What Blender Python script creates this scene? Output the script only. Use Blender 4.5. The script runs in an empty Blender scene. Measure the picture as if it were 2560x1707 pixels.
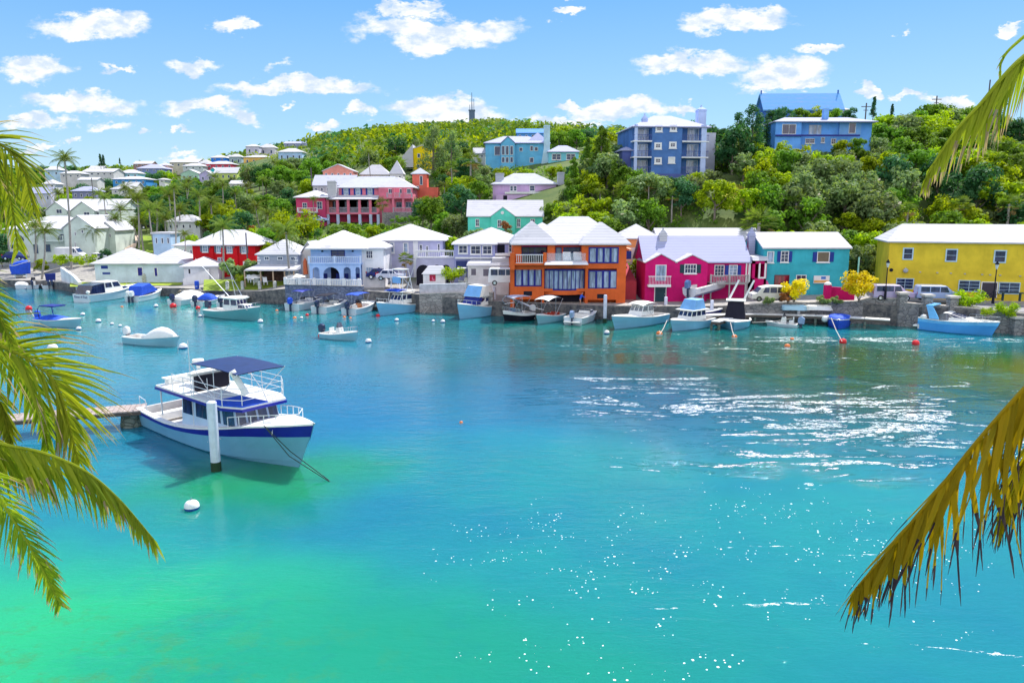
import bpy, math, random
from mathutils import Vector, Matrix, noise as mnoise
from math import radians as R, sin, cos, pi, sqrt, atan2
random.seed(7)
C = bpy.context.scene.collection
SC = bpy.context.scene
# ---------------------------------------------------------------- camera
F, CX, CY, TH, H = 1862.0, 1280.0, 853.5, R(10.1), 13.5
cd = bpy.data.cameras.new('camera'); cam = bpy.data.objects.new('camera', cd); C.objects.link(cam)
cam.location = (0, 0, H); cam.rotation_euler = (pi/2-TH, 0, 0)
cd.sensor_width = 36; cd.lens = 36*F/2560; cd.clip_start = 0.1; cd.clip_end = 20000
SC.camera = cam
FW = Vector((0, cos(TH), -sin(TH))); UP = Vector((0, sin(TH), cos(TH)))
def ray(px, py): return Vector(((px-CX)/F, 0, 0)) + FW - UP*((py-CY)/F)
def atY(px, py, Y):
    d = ray(px, py); t = Y/d.y
    return Vector((d.x*t, Y, H+d.z*t))
def atZ(px, py, z=0.0):
    d = ray(px, py); t = (z-H)/d.z
    return Vector((d.x*t, d.y*t, z))
def proj(p):
    v = Vector(p)-Vector((0, 0, H)); k = v.dot(FW)
    return (CX+F*v.x/k, CY-F*v.dot(UP)/k) if k > .1 else (-9999, -9999)
# ---------------------------------------------------------------- sun, sky, exposure
SUN_EL, SUN_AZ = R(54), R(33)
sdir = Vector((cos(SUN_EL)*sin(SUN_AZ), cos(SUN_EL)*cos(SUN_AZ), sin(SUN_EL)))
sl = bpy.data.lights.new('sun', 'SUN'); sl.energy = 4.3; sl.angle = R(.55); sl.color = (1, .955, .88)
so = bpy.data.objects.new('sun', sl); C.objects.link(so)
so.rotation_euler = sdir.to_track_quat('Z', 'Y').to_euler()
SC.view_settings.view_transform = 'Standard'; SC.view_settings.look = 'None'
SC.view_settings.exposure = 0.75; SC.view_settings.gamma = 1
cy = SC.cycles
cy.max_bounces = 6; cy.transparent_max_bounces = 6; cy.sample_clamp_indirect = 6; cy.sample_clamp_direct = 0
cy.caustics_reflective = False; cy.caustics_refractive = False; cy.blur_glossy = 0.3
try: cy.use_denoising = True
except Exception: pass
wd = bpy.data.worlds.new('World'); SC.world = wd; wd.use_nodes = True
nt = wd.node_tree; nt.nodes.clear()
class G:
    """tiny helper for building node graphs"""
    def __init__(s, nt): s.nt = nt
    def n(s, typ, ins=None, **kw):
        nd = s.nt.nodes.new(typ)
        for k, v in kw.items(): setattr(nd, k, v)
        for k, v in (ins or {}).items():
            sk = nd.inputs[k]
            if isinstance(v, bpy.types.NodeSocket): s.nt.links.new(v, sk)
            else: sk.default_value = v
        return nd
    def m(s, op, a, b=0.0, c=0.0, clamp=False):
        nd = s.n('ShaderNodeMath', {0: a, 1: b, 2: c}, operation=op); nd.use_clamp = clamp
        return nd.outputs[0]
    def mix(s, f, a, b, typ='MIX'):
        nd = s.n('ShaderNodeMix', {0: f, 6: a, 7: b}, data_type='RGBA', blend_type=typ)
        return nd.outputs[2]
    def ramp(s, f, stops, interp='LINEAR'):
        nd = s.n('ShaderNodeValToRGB', {0: f}); cr = nd.color_ramp; cr.interpolation = interp
        while len(cr.elements) < len(stops): cr.elements.new(.5)
        for e, (p, c) in zip(cr.elements, stops): e.position = p; e.color = (*c, 1) if len(c) == 3 else c
        return nd.outputs[0]
    def smooth(s, x, a, b, o0=0.0, o1=1.0):
        return s.n('ShaderNodeMapRange', {0: x, 1: a, 2: b, 3: o0, 4: o1}, interpolation_type='SMOOTHSTEP').outputs[0]
    def noise(s, vec, scale, detail=3, rough=.5, dist=0.0):
        return s.n('ShaderNodeTexNoise', {'Vector': vec, 'Scale': scale, 'Detail': detail, 'Roughness': rough, 'Distortion': dist})
g = G(nt)
sky = g.n('ShaderNodeTexSky', sky_type='NISHITA'); sky.sun_disc = False
sky.sun_elevation = SUN_EL; sky.sun_rotation = SUN_AZ; sky.altitude = 0; sky.air_density = 1.0; sky.dust_density = .35; sky.ozone_density = 2.2
tc = g.n('ShaderNodeTexCoord').outputs['Generated']
sep = g.n('ShaderNodeSeparateXYZ', {0: tc})
dy = g.m('MAXIMUM', sep.outputs[1], .08)
u = g.m('DIVIDE', sep.outputs[0], dy); v = g.m('DIVIDE', sep.outputs[2], dy)
uv0 = g.n('ShaderNodeCombineXYZ', {0: u, 1: g.m('MULTIPLY', v, 1.9), 2: 0.0}).outputs[0]
nz = g.noise(uv0, 26, 5, .62); nzc = g.n('ShaderNodeVectorMath', {0: nz.outputs['Color'], 1: (.5, .5, .5)}, operation='SUBTRACT').outputs[0]
nl = g.noise(uv0, 7, 2, .5); nlc = g.n('ShaderNodeVectorMath', {0: nl.outputs['Color'], 1: (.5, .5, .5)}, operation='SUBTRACT').outputs[0]
uv = g.n('ShaderNodeCombineXYZ', {0: u, 1: v, 2: 0.0}).outputs[0]
uvw = g.n('ShaderNodeVectorMath', {0: nzc, 1: (.085, .05, 0), 2: uv}, operation='MULTIPLY_ADD').outputs[0]
uvw = g.n('ShaderNodeVectorMath', {0: nlc, 1: (.10, .04, 0), 2: uvw}, operation='MULTIPLY_ADD').outputs[0]
uvw = g.n('ShaderNodeVectorMath', {0: uvw, 1: (0, 0, 0)}, operation='MULTIPLY_ADD'); uvw.inputs[1].default_value = (1, 1, 0); uvw = uvw.outputs[0]
CL = [(215,60,125,32,1),(540,52,50,20,1),(80,160,90,30,1),(265,150,50,7,.6),(440,148,70,16,.7),(180,240,140,28,1),(240,288,70,12,.7),(70,282,70,14,.7),
 (690,197,190,20,1),(490,245,125,24,1),(590,272,48,20,.8),(1010,60,195,34,1),(1010,100,110,26,1),(930,15,60,18,1),(1296,28,34,11,1),(1695,46,110,28,1),(1590,138,120,28,1),
 (1800,165,115,38,1),(1800,200,100,14,1),(1880,112,65,10,.8),(2085,62,15,6,.6),(2328,65,28,11,1),(1010,252,150,26,1),(1040,275,150,14,1),(820,255,25,18,.8),(1300,240,50,9,.9),(1410,250,130,24,1),
 (1560,245,50,14,1),(1300,282,60,16,1),(2000,218,35,14,1),(2100,222,50,12,1),(2190,238,75,15,1),(740,302,30,11,.9),(90,338,50,10,.8),(420,356,42,12,1),
 (355,290,20,8,.7),(430,291,26,7,.7),(685,255,15,8,.7),(150,325,20,5,.6),(630,150,25,8,.35),(-200,180,90,26,1),(2520,150,110,30,1),(2650,240,90,22,1),
 (400,-120,150,40,1),(1500,-200,190,50,1),(2200,-90,120,34,1)]
acc = None
for (x, y, rx, ry, s) in CL:
    r = ray(x*1.0884, y*1.0884); r0 = ray((x-rx)*1.0884, y*1.0884); r1 = ray(x*1.0884, (y-ry)*1.0884)
    cu, cv = r.x/r.y, r.z/r.y; a = abs(cu-r0.x/r0.y)*1.12; b = abs(cv-r1.z/r1.y)*1.18
    q = g.n('ShaderNodeVectorMath', {0: uvw, 1: (1/a, 1/b, 1), 2: (-cu/a, -cv/b, 0)}, operation='MULTIPLY_ADD').outputs[0]
    l = g.n('ShaderNodeVectorMath', {0: q}, operation='LENGTH').outputs['Value']
    d = g.m('MULTIPLY', g.m('SUBTRACT', 1.0, l), s)
    acc = d if acc is None else g.m('MAXIMUM', acc, d)
front = g.smooth(sep.outputs[1], .05, .15)
dens = g.m('MULTIPLY', g.smooth(g.m('ADD', acc, g.m('MULTIPLY', g.m('SUBTRACT', g.noise(uv0, 70, 4, .65).outputs[0], .5), .35)), .0, .42), front, clamp=True)
# a clear, deep sky: the bright glow round the sun is evened out
grad = g.ramp(g.m('MAXIMUM', sep.outputs[2], 0.0), [(0, (2.9, 4.1, 5.0)), (.10, (1.75, 3.3, 4.9)), (.25, (.75, 2.3, 4.7)), (1, (.45, 1.3, 3.6))])
skc = g.mix(.85, sky.outputs[0], grad)
# unseen bank of white cloud, added behind the camera to fill shaded fronts
bn = g.smooth(g.noise(tc, 2.6, 5, .6).outputs[0], .42, .56); bk = g.m('MULTIPLY', g.m('MULTIPLY', bn, g.smooth(sep.outputs[1], .05, -.35)), g.smooth(sep.outputs[2], -.02, .08))
skc = g.mix(bk, skc, (8.8, 8.3, 8.0, 1))
clc = g.mix(g.smooth(g.noise(uv0, 30, 4, .6).outputs[0], .35, .6), (3.3, 4.0, 4.9, 1), (5.5, 5.5, 5.5, 1))
colr = g.mix(g.m('MULTIPLY', dens, .97), skc, clc)
bg = g.n('ShaderNodeBackground', {0: colr, 1: .12})
out = g.n('ShaderNodeOutputWorld', {0: bg.outputs[0]})
try: wd.cycles.sampling_method = 'MANUAL'; wd.cycles.sample_map_resolution = 512
except Exception: pass
# ---------------------------------------------------------------- materials
MATS = {}
def newmat(name):
    m = bpy.data.materials.new(name); m.use_nodes = True; n = m.node_tree; n.nodes.clear(); gg = G(n)
    return m, gg
def finish(gg, sh, disp=None):
    gg.n('ShaderNodeOutputMaterial', {0: sh})
def plain(name, col, rough=.6, var=.12, scale=1.5, metal=0.0, spec=.35, bump=0.0, bscale=20, coat=0.0, streak=0.0):
    """painted surface: colour wanders a little, faint dirt streaks run down"""
    if name in MATS: return MATS[name]
    m, q = newmat(name)
    co = q.n('ShaderNodeTexCoord').outputs['Object']
    n1 = q.noise(co, scale, 5, .6).outputs[0]
    c = q.mix(q.smooth(n1, .3, .7), tuple(x*(1-var) for x in col)+(1,), tuple(min(1, x*(1+var*.6)) for x in col)+(1,))
    if streak:
        mp = q.n('ShaderNodeMapping', {0: co, 3: (3, 3, .35)}).outputs[0]
        n2 = q.noise(mp, 1.2, 5, .65).outputs[0]
        c = q.mix(q.smooth(n2, .55, .8, 0, streak), c, tuple(x*.55 for x in col)+(1,))
    ins = {'Base Color': c, 'Roughness': rough, 'Metallic': metal, 'Specular IOR Level': spec, 'Coat Weight': coat}
    if bump:
        ins['Normal'] = q.n('ShaderNodeBump', {'Strength': bump, 'Distance': .02, 'Height': q.noise(co, bscale, 4).outputs[0]}).outputs[0]
    b = q.n('ShaderNodeBsdfPrincipled', ins); finish(q, b.outputs[0]); MATS[name] = m
    return m
def wallm(name, col): return plain('stucco_'+name, col, .85, .16, .5, spec=.15, bump=.25, bscale=9, streak=.4)
def roofm(name='white_roof', col=(.56, .56, .60), mould=.55, step=.66):
    """limewashed stone roof laid in steps, with grey mould on it"""
    if name in MATS: return MATS[name]
    m, q = newmat(name)
    co = q.n('ShaderNodeTexCoord').outputs['Object']
    z = q.n('ShaderNodeSeparateXYZ', {0: co}).outputs[2]
    fr = q.m('FRACT', q.m('DIVIDE', q.m('ADD', z, q.m('MULTIPLY', q.noise(co, 1.5, 2).outputs[0], .04)), step*.5))
    line = q.smooth(fr, .0, .42, 1, 0)
    mp = q.n('ShaderNodeMapping', {0: co, 3: (.5, .5, 2.4)}).outputs[0]
    n1 = q.noise(mp, 1.1, 6, .7).outputs[0]
    c = q.mix(q.smooth(n1, .5, .72, 0, mould), col+(1,), (.36, .36, .42, 1))
    c = q.mix(q.m('MULTIPLY', line, .55), c, (.3, .3, .36, 1))
    hgt = q.m('ADD', fr, q.m('MULTIPLY', q.noise(co, 6, 3).outputs[0], .3))
    bp = q.n('ShaderNodeBump', {'Strength': .35, 'Distance': .05, 'Height': hgt}).outputs[0]
    b = q.n('ShaderNodeBsdfPrincipled', {'Base Color': c, 'Roughness': .8, 'Normal': bp, 'Specular IOR Level': .2})
    finish(q, b.outputs[0]); MATS[name] = m; return m
def leafm(name, lo, hi, trans=.45, tipc=None):
    if name in MATS: return MATS[name]
    m, q = newmat(name)
    co = q.n('ShaderNodeTexCoord').outputs['Object']
    rnd = q.n('ShaderNodeObjectInfo').outputs['Random']
    at = q.n('ShaderNodeAttribute', attribute_name='leaf').outputs['Fac']
    n1 = q.noise(co, .5, 3, .6).outputs[0]
    f = q.m('ADD', q.m('MULTIPLY', at, .55), q.m('MULTIPLY', q.smooth(n1, .3, .7), .45))
    c = q.mix(f, lo+(1,), hi+(1,))
    c = q.n('ShaderNodeHueSaturation', {'Hue': q.m('ADD', .485, q.m('MULTIPLY', rnd, .03)), 'Saturation': 1.0, 'Value': q.m('ADD', .8, q.m('MULTIPLY', rnd, .5)), 'Color': c}).outputs[0]
    if tipc: c = q.mix(q.smooth(at, .93, .97), c, tipc+(1,))
    d = q.n('ShaderNodeBsdfPrincipled', {'Base Color': c, 'Roughness': .65, 'Specular IOR Level': .15})
    t = q.n('ShaderNodeBsdfTranslucent', {'Color': q.mix(1.0, c, (1.25, 1.2, .5, 1), 'MULTIPLY')})
    s = q.n('ShaderNodeMixShader', {0: trans, 1: d.outputs[0], 2: t.outputs[0]})
    finish(q, s.outputs[0]); MATS[name] = m; return m
def stonem(name='grey_stone', a=(.16, .16, .18), b=(.36, .35, .34), sc=1.6):
    if name in MATS: return MATS[name]
    m, q = newmat(name)
    co = q.n('ShaderNodeTexCoord').outputs['Object']
    mp = q.n('ShaderNodeMapping', {0: co, 3: (1, 1, 1.7)}).outputs[0]
    vo = q.n('ShaderNodeTexVoronoi', {'Vector': mp, 'Scale': sc})
    ve = q.n('ShaderNodeTexVoronoi', {'Vector': mp, 'Scale': sc}, feature='DISTANCE_TO_EDGE').outputs[0]
    vr = q.n('ShaderNodeSeparateColor', {0: vo.outputs['Color']}).outputs[0]
    n1 = q.noise(co, .8, 5, .7).outputs[0]
    c = q.mix(q.m('MULTIPLY', q.m('ADD', vr, q.smooth(n1, .3, .7)), .5), a+(1,), b+(1,))
    c = q.mix(q.smooth(ve, 0, .08, .7, 0), c, tuple(x*.45 for x in a)+(1,))
    bp = q.n('ShaderNodeBump', {'Strength': .6, 'Distance': .08, 'Height': q.m('ADD', q.smooth(ve, 0, .15), q.m('MULTIPLY', n1, .6))}).outputs[0]
    s = q.n('ShaderNodeBsdfPrincipled', {'Base Color': c, 'Roughness': .9, 'Normal': bp}); finish(q, s.outputs[0]); MATS[name] = m; return m
def glass(name, col, rough=.08, spec=.8):
    if name in MATS: return MATS[name]
    m, q = newmat(name)
    co = q.n('ShaderNodeTexCoord').outputs['Object']
    n1 = q.noise(q.n('ShaderNodeMapping', {0: co, 3: (2.2, 2.2, .4)}).outputs[0], 1.3, 3, .6).outputs[0]
    c = q.mix(q.smooth(n1, .35, .7), tuple(x*.5 for x in col)+(1,), tuple(x*1.3 for x in col)+(1,))
    bp = q.n('ShaderNodeBump', {'Strength': .15, 'Distance': .02, 'Height': n1}).outputs[0]
    s = q.n('ShaderNodeBsdfPrincipled', {'Base Color': c, 'Roughness': rough, 'Specular IOR Level': spec, 'Normal': bp}); finish(q, s.outputs[0]); MATS[name] = m; return m
WHITE = lambda: plain('white_gelcoat', (.80, .80, .80), .3, .05, 2, coat=.3)
TRIM = lambda: plain('white_trim', (.78, .78, .80), .6, .06)
NAVY = lambda: plain('navy_canvas', (.015, .03, .22), .75, .2, 3)
BLUEC = lambda: plain('blue_canvas', (.02, .09, .62), .75, .2, 3)
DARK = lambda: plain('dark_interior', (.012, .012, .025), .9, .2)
STEEL = lambda: plain('steel', (.62, .64, .68), .25, .05, metal=.9)
PANE = lambda: glass('dark_pane', (.02, .035, .11))
LPANE = lambda: glass('curtained_pane', (.30, .40, .58), .12)
BARK = lambda: plain('bark', (.22, .18, .15), .9, .3, 4, bump=.6)
PALMBARK = lambda: plain('palm_bark', (.34, .31, .29), .9, .25, 5, bump=.5)
# ---------------------------------------------------------------- mesh builder and scene bookkeeping
class MB:
    def __init__(s): s.v = []; s.f = []; s.mi = []; s.col = None
    def add(s, vs, fs, mi=0):
        b = len(s.v); s.v += [tuple(x) for x in vs]; s.f += [tuple(b+i for i in f) for f in fs]; s.mi += [mi]*len(fs); return s
    def box(s, x0, y0, z0, x1, y1, z1, mi=0):
        if x1 < x0: x0, x1 = x1, x0
        if y1 < y0: y0, y1 = y1, y0
        if z1 < z0: z0, z1 = z1, z0
        return s.add([(x0,y0,z0),(x1,y0,z0),(x1,y1,z0),(x0,y1,z0),(x0,y0,z1),(x1,y0,z1),(x1,y1,z1),(x0,y1,z1)],
                     [(0,3,2,1),(4,5,6,7),(0,1,5,4),(1,2,6,5),(2,3,7,6),(3,0,4,7)], mi)
    def hexa(s, p, mi=0):  # 8 points: bottom ring then top ring
        return s.add(p, [(0,3,2,1),(4,5,6,7),(0,1,5,4),(1,2,6,5),(2,3,7,6),(3,0,4,7)], mi)
    def prism(s, poly, axis, a, b, mi=0):
        """extrude a 2-d outline along an axis from a to b"""
        n = len(poly)
        def P(p, t): return (t, p[0], p[1]) if axis == 'x' else ((p[0], t, p[1]) if axis == 'y' else (p[0], p[1], t))
        vs = [P(p, a) for p in poly]+[P(p, b) for p in poly]
        return s.add(vs, [tuple(range(n))[::-1], tuple(range(n, 2*n))]+[(i, (i+1) % n, n+(i+1) % n, n+i) for i in range(n)], mi)
    def tube(s, pts, r, n=6, mi=0, r1=None, cap=True):
        pts = [Vector(p) for p in pts]; rings = []
        for i, p in enumerate(pts):
            t = (pts[min(i+1, len(pts)-1)]-pts[max(i-1, 0)]).normalized()
            a = t.cross(Vector((0, 0, 1)) if abs(t.z) < .9 else Vector((1, 0, 0))).normalized(); b = t.cross(a)
            rr = r if r1 is None else r+(r1-r)*i/(len(pts)-1)
            rings.append([p+(a*cos(2*pi*k/n)+b*sin(2*pi*k/n))*rr for k in range(n)])
        vs = [q for ring in rings for q in ring]
        fs = [(i*n+k, i*n+(k+1) % n, (i+1)*n+(k+1) % n, (i+1)*n+k) for i in range(len(pts)-1) for k in range(n)]
        if cap: fs += [tuple(range(n))[::-1], tuple(range((len(pts)-1)*n, len(pts)*n))]
        return s.add(vs, fs, mi)
    def lathe(s, prof, c=(0, 0, 0), n=12, mi=0, sx=1, sy=1):
        vs = [(c[0]+r*sx*cos(2*pi*k/n), c[1]+r*sy*sin(2*pi*k/n), c[2]+z) for (r, z) in prof for k in range(n)]
        fs = [(i*n+k, i*n+(k+1) % n, (i+1)*n+(k+1) % n, (i+1)*n+k) for i in range(len(prof)-1) for k in range(n)]
        return s.add(vs, fs, mi)
    def ball(s, c, r, n=12, mi=0, sz=1, z0=-1, z1=1):
        k = 8; prof = []
        for i in range(k+1):
            t = -1+2*i/k
            if z0-.01 <= t <= z1+.01: prof.append((sqrt(max(0, 1-t*t))*r+1e-4, t*r*sz))
        return s.lathe(prof, c, n, mi)
    def loft(s, secs, mi=0, cap=True, mis=None):
        n = len(secs[0]); b = [q for sec in secs for q in sec]
        base = len(s.v)
        for i in range(len(secs)-1):
            for k in range(n-1):
                pass
        s.v += [tuple(q) for q in b]
        for i in range(len(secs)-1):
            for k in range(n-1):
                s.f.append((base+i*n+k, base+(i+1)*n+k, base+(i+1)*n+k+1, base+i*n+k+1)); s.mi.append(mis[k] if mis else mi)
        if cap:
            s.f.append(tuple(base+k for k in range(n))); s.mi.append(mi)
            s.f.append(tuple(base+(len(secs)-1)*n+k for k in range(n))[::-1]); s.mi.append(mi)
        return s
    def mesh(s, name, mats, smooth=False):
        me = bpy.data.meshes.new(name); me.from_pydata(s.v, [], s.f)
        for m in (mats if isinstance(mats, (list, tuple)) else [mats]): me.materials.append(m)
        me.polygons.foreach_set('material_index', s.mi)
        if s.col is not None:
            a = me.attributes.new('leaf', 'FLOAT', 'FACE'); a.data.foreach_set('value', s.col)
        if smooth: me.polygons.foreach_set('use_smooth', [True]*len(s.f))
        me.update(); return me
    def build(s, name, mats, parent=None, smooth=False, bevel=0.0):
        o = bpy.data.objects.new(name, s.mesh(name, mats, smooth)); C.objects.link(o)
        if parent is not None: o.parent = parent
        if bevel:
            b = o.modifiers.new('bevel', 'BEVEL'); b.width = bevel; b.segments = 2; b.limit_method = 'ANGLE'
        return o
LABELS = set()
def tag(o, label=None, cat=None, group=None, kind=None):
    if label: o['label'] = label; LABELS.add(label)
    if cat: o['category'] = cat
    if group: o['group'] = group
    if kind: o['kind'] = kind
    return o
def thing(name, label, cat, loc=(0, 0, 0), rz=0.0, group=None):
    o = bpy.data.objects.new(name, None); C.objects.link(o); o.empty_display_size = .3
    o.location = loc; o.rotation_euler = (0, 0, rz); return tag(o, label, cat, group)
KIDS = {}
def dup(src, loc, rz=0.0, sc=1.0, label=None, group=None):
    if src.name not in KIDS: KIDS[src.name] = [(c, [gc for gc in c.children]) for c in src.children]
    r = src.copy(); C.objects.link(r); r.location = loc; r.rotation_euler = (0, 0, rz)
    r.scale = (sc, sc, sc) if not isinstance(sc, tuple) else sc
    if label: r['label'] = label
    if group: r['group'] = group
    for c, gcs in KIDS[src.name]:
        n = c.copy(); C.objects.link(n); n.parent = r
        for gc in gcs:
            k = gc.copy(); C.objects.link(k); k.parent = n
    return r
def struct(name, mb, m, smooth=False): return tag(mb.build(name, m, None, smooth), kind='structure')
KEEP = []   # (px0, py0, px1, py1, Y): facades the planting must leave in view
def keep(px0, py0, px1, py1, Y): KEEP.append((px0, py0, px1, py1, Y))
# ---------------------------------------------------------------- terrain
SHORE = [(-1500,150),(-400,131),(0,131),(150,128),(215,119),(460,116),(600,109),(720,106),(900,101.5),(1050,98),(1200,95),(1350,93),(1500,91.5),(1800,90),(2100,89),(2300,85),(2560,80),(2900,74),(4200,60)]
def lerp(tab, x):
    if x <= tab[0][0]: return tab[0][1]
    for (a, b), (c, d) in zip(tab, tab[1:]):
        if x <= c: return b+(d-b)*(x-a)/(c-a)
    return tab[-1][1]
def bearing(x, y): return CX+F*(x/y)*cos(TH) if y > 1 else 0   # px column of a ground point, near enough
QUAY = [(-400,1.2),(450,1.3),(640,1.6),(760,2.6),(1050,2.4),(1200,1.9),(1500,1.7),(1760,1.8),(1900,2.1),(2150,2.4),(3000,2.4)]
HC = [-1500, -400, 0, 250, 500, 750, 1000, 1250, 1500, 1750, 2000, 2300, 2600, 4200]
HT = {   # ground height at a distance, one value per column above
 110: [0,0,0,0,0,2.6,3.2,3.0,2.6,3.0,4.5,6,6,6],
 120: [0,0,0,0,1.4,2.8,3.6,4.5,8,12,11,12,12,12],
 132: [1.2,1.2,1.3,1.5,2.0,3.4,4.6,9.0,15.5,18.8,18,18,18,18],
 150: [2,2,3,3.8,4,6,9.0,14.6,20,20,23,24.5,24,24],
 166: [3,3,5,8.0,7,9.8,10.0,17,23,23.5,26,28,27,27],
 200: [8,8,9,11.3,13.5,17,20.5,25,28,29,30,31,29,29],
 250: [13,13,13.5,16.2,19,26,30,32,34,34,33,32,30,30],
 320: [21,21,21,23.8,27,37,43,44,42,40,38,34,32,32],
 420: [26,26,27,29,31,45,53,56,50,46,42,37,35,35],
 550: [34,34,36,37,38,52,63.5,65.5,57,50,44,40,36,36],
 700: [26,26,28,30,32,40,48,48,44,40,36,32,28,28],
 1400: [0,0,0,0,0,0,0,0,0,0,0,0,0,0]}
HY = sorted(HT)
def ground(x, y):
    b = bearing(x, y); s = lerp(SHORE, b); q = lerp(QUAY, b)
    if y <= s: return q
    col = [(Y, lerp(list(zip(HC, HT[Y])), b)) for Y in HY if Y > s+8]
    col = [(s, q), (s+7, q)]+[(Y, max(z, q) if Y < 1000 else z) for Y, z in col]
    return lerp(col, y)
mb = MB(); cols = list(range(-1500, 4201, 40))
rows = ['w', 's', 4, 8, 12]; absr = [104, 108, 112, 116, 120, 125, 130, 136, 142, 150, 158, 166, 176, 188, 200, 215, 232, 250, 280, 320, 360, 420, 480, 550, 620, 700, 900, 1400]
grid = []
for c in cols:
    s = lerp(SHORE, c); k = (c-CX)/F/cos(TH); line = []
    for r in rows+absr:
        y = s if r in ('w', 's') else (s+r if r < 50 else max(r, s+12.5+.01*absr.index(r)))
        z = -2.5 if r == 'w' else ground(k*y, y)
        if y > s+14: z += mnoise.noise(Vector((k*y*.06, y*.06, 0)))*.5
        line.append((k*y, y, z))
    grid.append(line)
nr = len(grid[0])
mb.add([p for l in grid for p in l], [(i*nr+j, (i+1)*nr+j, (i+1)*nr+j+1, i*nr+j+1) for i in range(len(cols)-1) for j in range(nr-1)])
m, q = newmat('hill_ground')
co = q.n('ShaderNodeNewGeometry').outputs['Position']
n1 = q.noise(co, .12, 5, .65).outputs[0]; n2 = q.noise(co, 1.7, 5, .7).outputs[0]
c = q.mix(q.smooth(n1, .35, .6), (.05, .10, .015, 1), (.11, .15, .03, 1)); c = q.mix(q.smooth(n2, .5, .8, 0, .5), c, (.16, .14, .08, 1))
hz = q.n('ShaderNodeSeparateXYZ', {0: co}).outputs[2]
c = q.mix(q.smooth(hz, 2.55, 3.6, 1, 0), c, q.mix(q.smooth(n2, .35, .7), (.26, .25, .24, 1), (.42, .39, .35, 1)))
gn = q.n('ShaderNodeNewGeometry').outputs['Normal']; ny = q.m('ABSOLUTE', q.n('ShaderNodeSeparateXYZ', {0: gn}).outputs[2])
c = q.mix(q.smooth(ny, .2, .5, 1, 0), c, q.mix(q.smooth(n2, .3, .7), (.05, .055, .07, 1), (.20, .19, .18, 1)))
s_ = q.n('ShaderNodeBsdfPrincipled', {'Base Color': c, 'Roughness': .95, 'Normal': q.n('ShaderNodeBump', {'Strength': .5, 'Distance': .1, 'Height': n2}).outputs[0]}); finish(q, s_.outputs[0])
struct('ground', mb, m)
# the near bank the camera and the framing palms stand on (mostly outside the picture)
mb = MB(); xs = [-60, -30, -12, -4, 6, 20, 60]; ys = [(-40, 9), (-14, 8.5), (2, 5), (9, 1.2), (14, -1.2), (20, -3)]
mb.add([(x, y, z+.3*mnoise.noise(Vector((x*.2, y*.2, 3)))) for x in xs for (y, z) in ys], [(i*6+j, (i+1)*6+j, (i+1)*6+j+1, i*6+j+1) for i in range(6) for j in range(5)])
struct('near_bank', mb, m, True)
# ---------------------------------------------------------------- water
mb = MB(); mb.add([(-1500, -30, 0), (1500, -30, 0), (1500, 180, 0), (-1500, 180, 0)], [(0, 1, 2, 3)])
m, q = newmat('harbour_water'); P = q.n('ShaderNodeNewGeometry').outputs['Position']
def blob(cx, cy, rx, ry, a=1.0, b=.0):
    nd = q.n('ShaderNodeVectorMath', {0: PW, 1: (1/rx, 1/ry, 0), 2: (-cx/rx, -cy/ry, 0)}, operation='MULTIPLY_ADD').outputs[0]
    return q.smooth(q.n('ShaderNodeVectorMath', {0: nd}, operation='LENGTH').outputs['Value'], b, a, 1, 0)
wn = q.noise(P, .06, 4, .55).outputs['Color']
PW = q.n('ShaderNodeVectorMath', {0: q.n('ShaderNodeVectorMath', {0: wn, 1: (.5, .5, .5)}, operation='SUBTRACT').outputs[0], 1: (16, 16, 0), 2: P}, operation='MULTIPLY_ADD').outputs[0]
nb = q.noise(P, .035, 4, .6).outputs[0]
c = q.mix(q.smooth(nb, .35, .65), (.008, .135, .205, 1), (.012, .205, .195, 1))
a0 = atZ(150, 1640); c = q.mix(blob(a0.x, a0.y-1, 15, 9.5, 1.25, .2), c, (.02, .34, .13, 1))
a0 = atZ(1000, 1690); c = q.mix(q.m('MULTIPLY', blob(a0.x, a0.y, 14, 8, 1.2, .2), .8), c, (.008, .20, .12, 1))
a0 = atZ(2050, 960); c = q.mix(q.m('MULTIPLY', blob(a0.x, a0.y+6, 42, 20, 1.2, .4), .97), c, (.003, .055, .018, 1))  # dark green reflections at mid right, put into the water colour
a0 = atZ(1450, 835); c = q.mix(q.m('MULTIPLY', blob(a0.x, a0.y, 30, 15, 1.15, .2), .8), c, (.004, .08, .05, 1))  # reflections near the shore, painted in as dark green
a0 = atZ(600, 880); c = q.mix(q.m('MULTIPLY', blob(a0.x, a0.y, 40, 22, 1.1, .3), .5), c, (.008, .13, .25, 1))
a0 = atZ(640, 1200); c = q.mix(q.m('MULTIPLY', blob(a0.x, a0.y, 7, 6, 1.2, .2), .8), c, (.012, .20, .06, 1))  # green reflection below the tour boat, painted into the water
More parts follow.
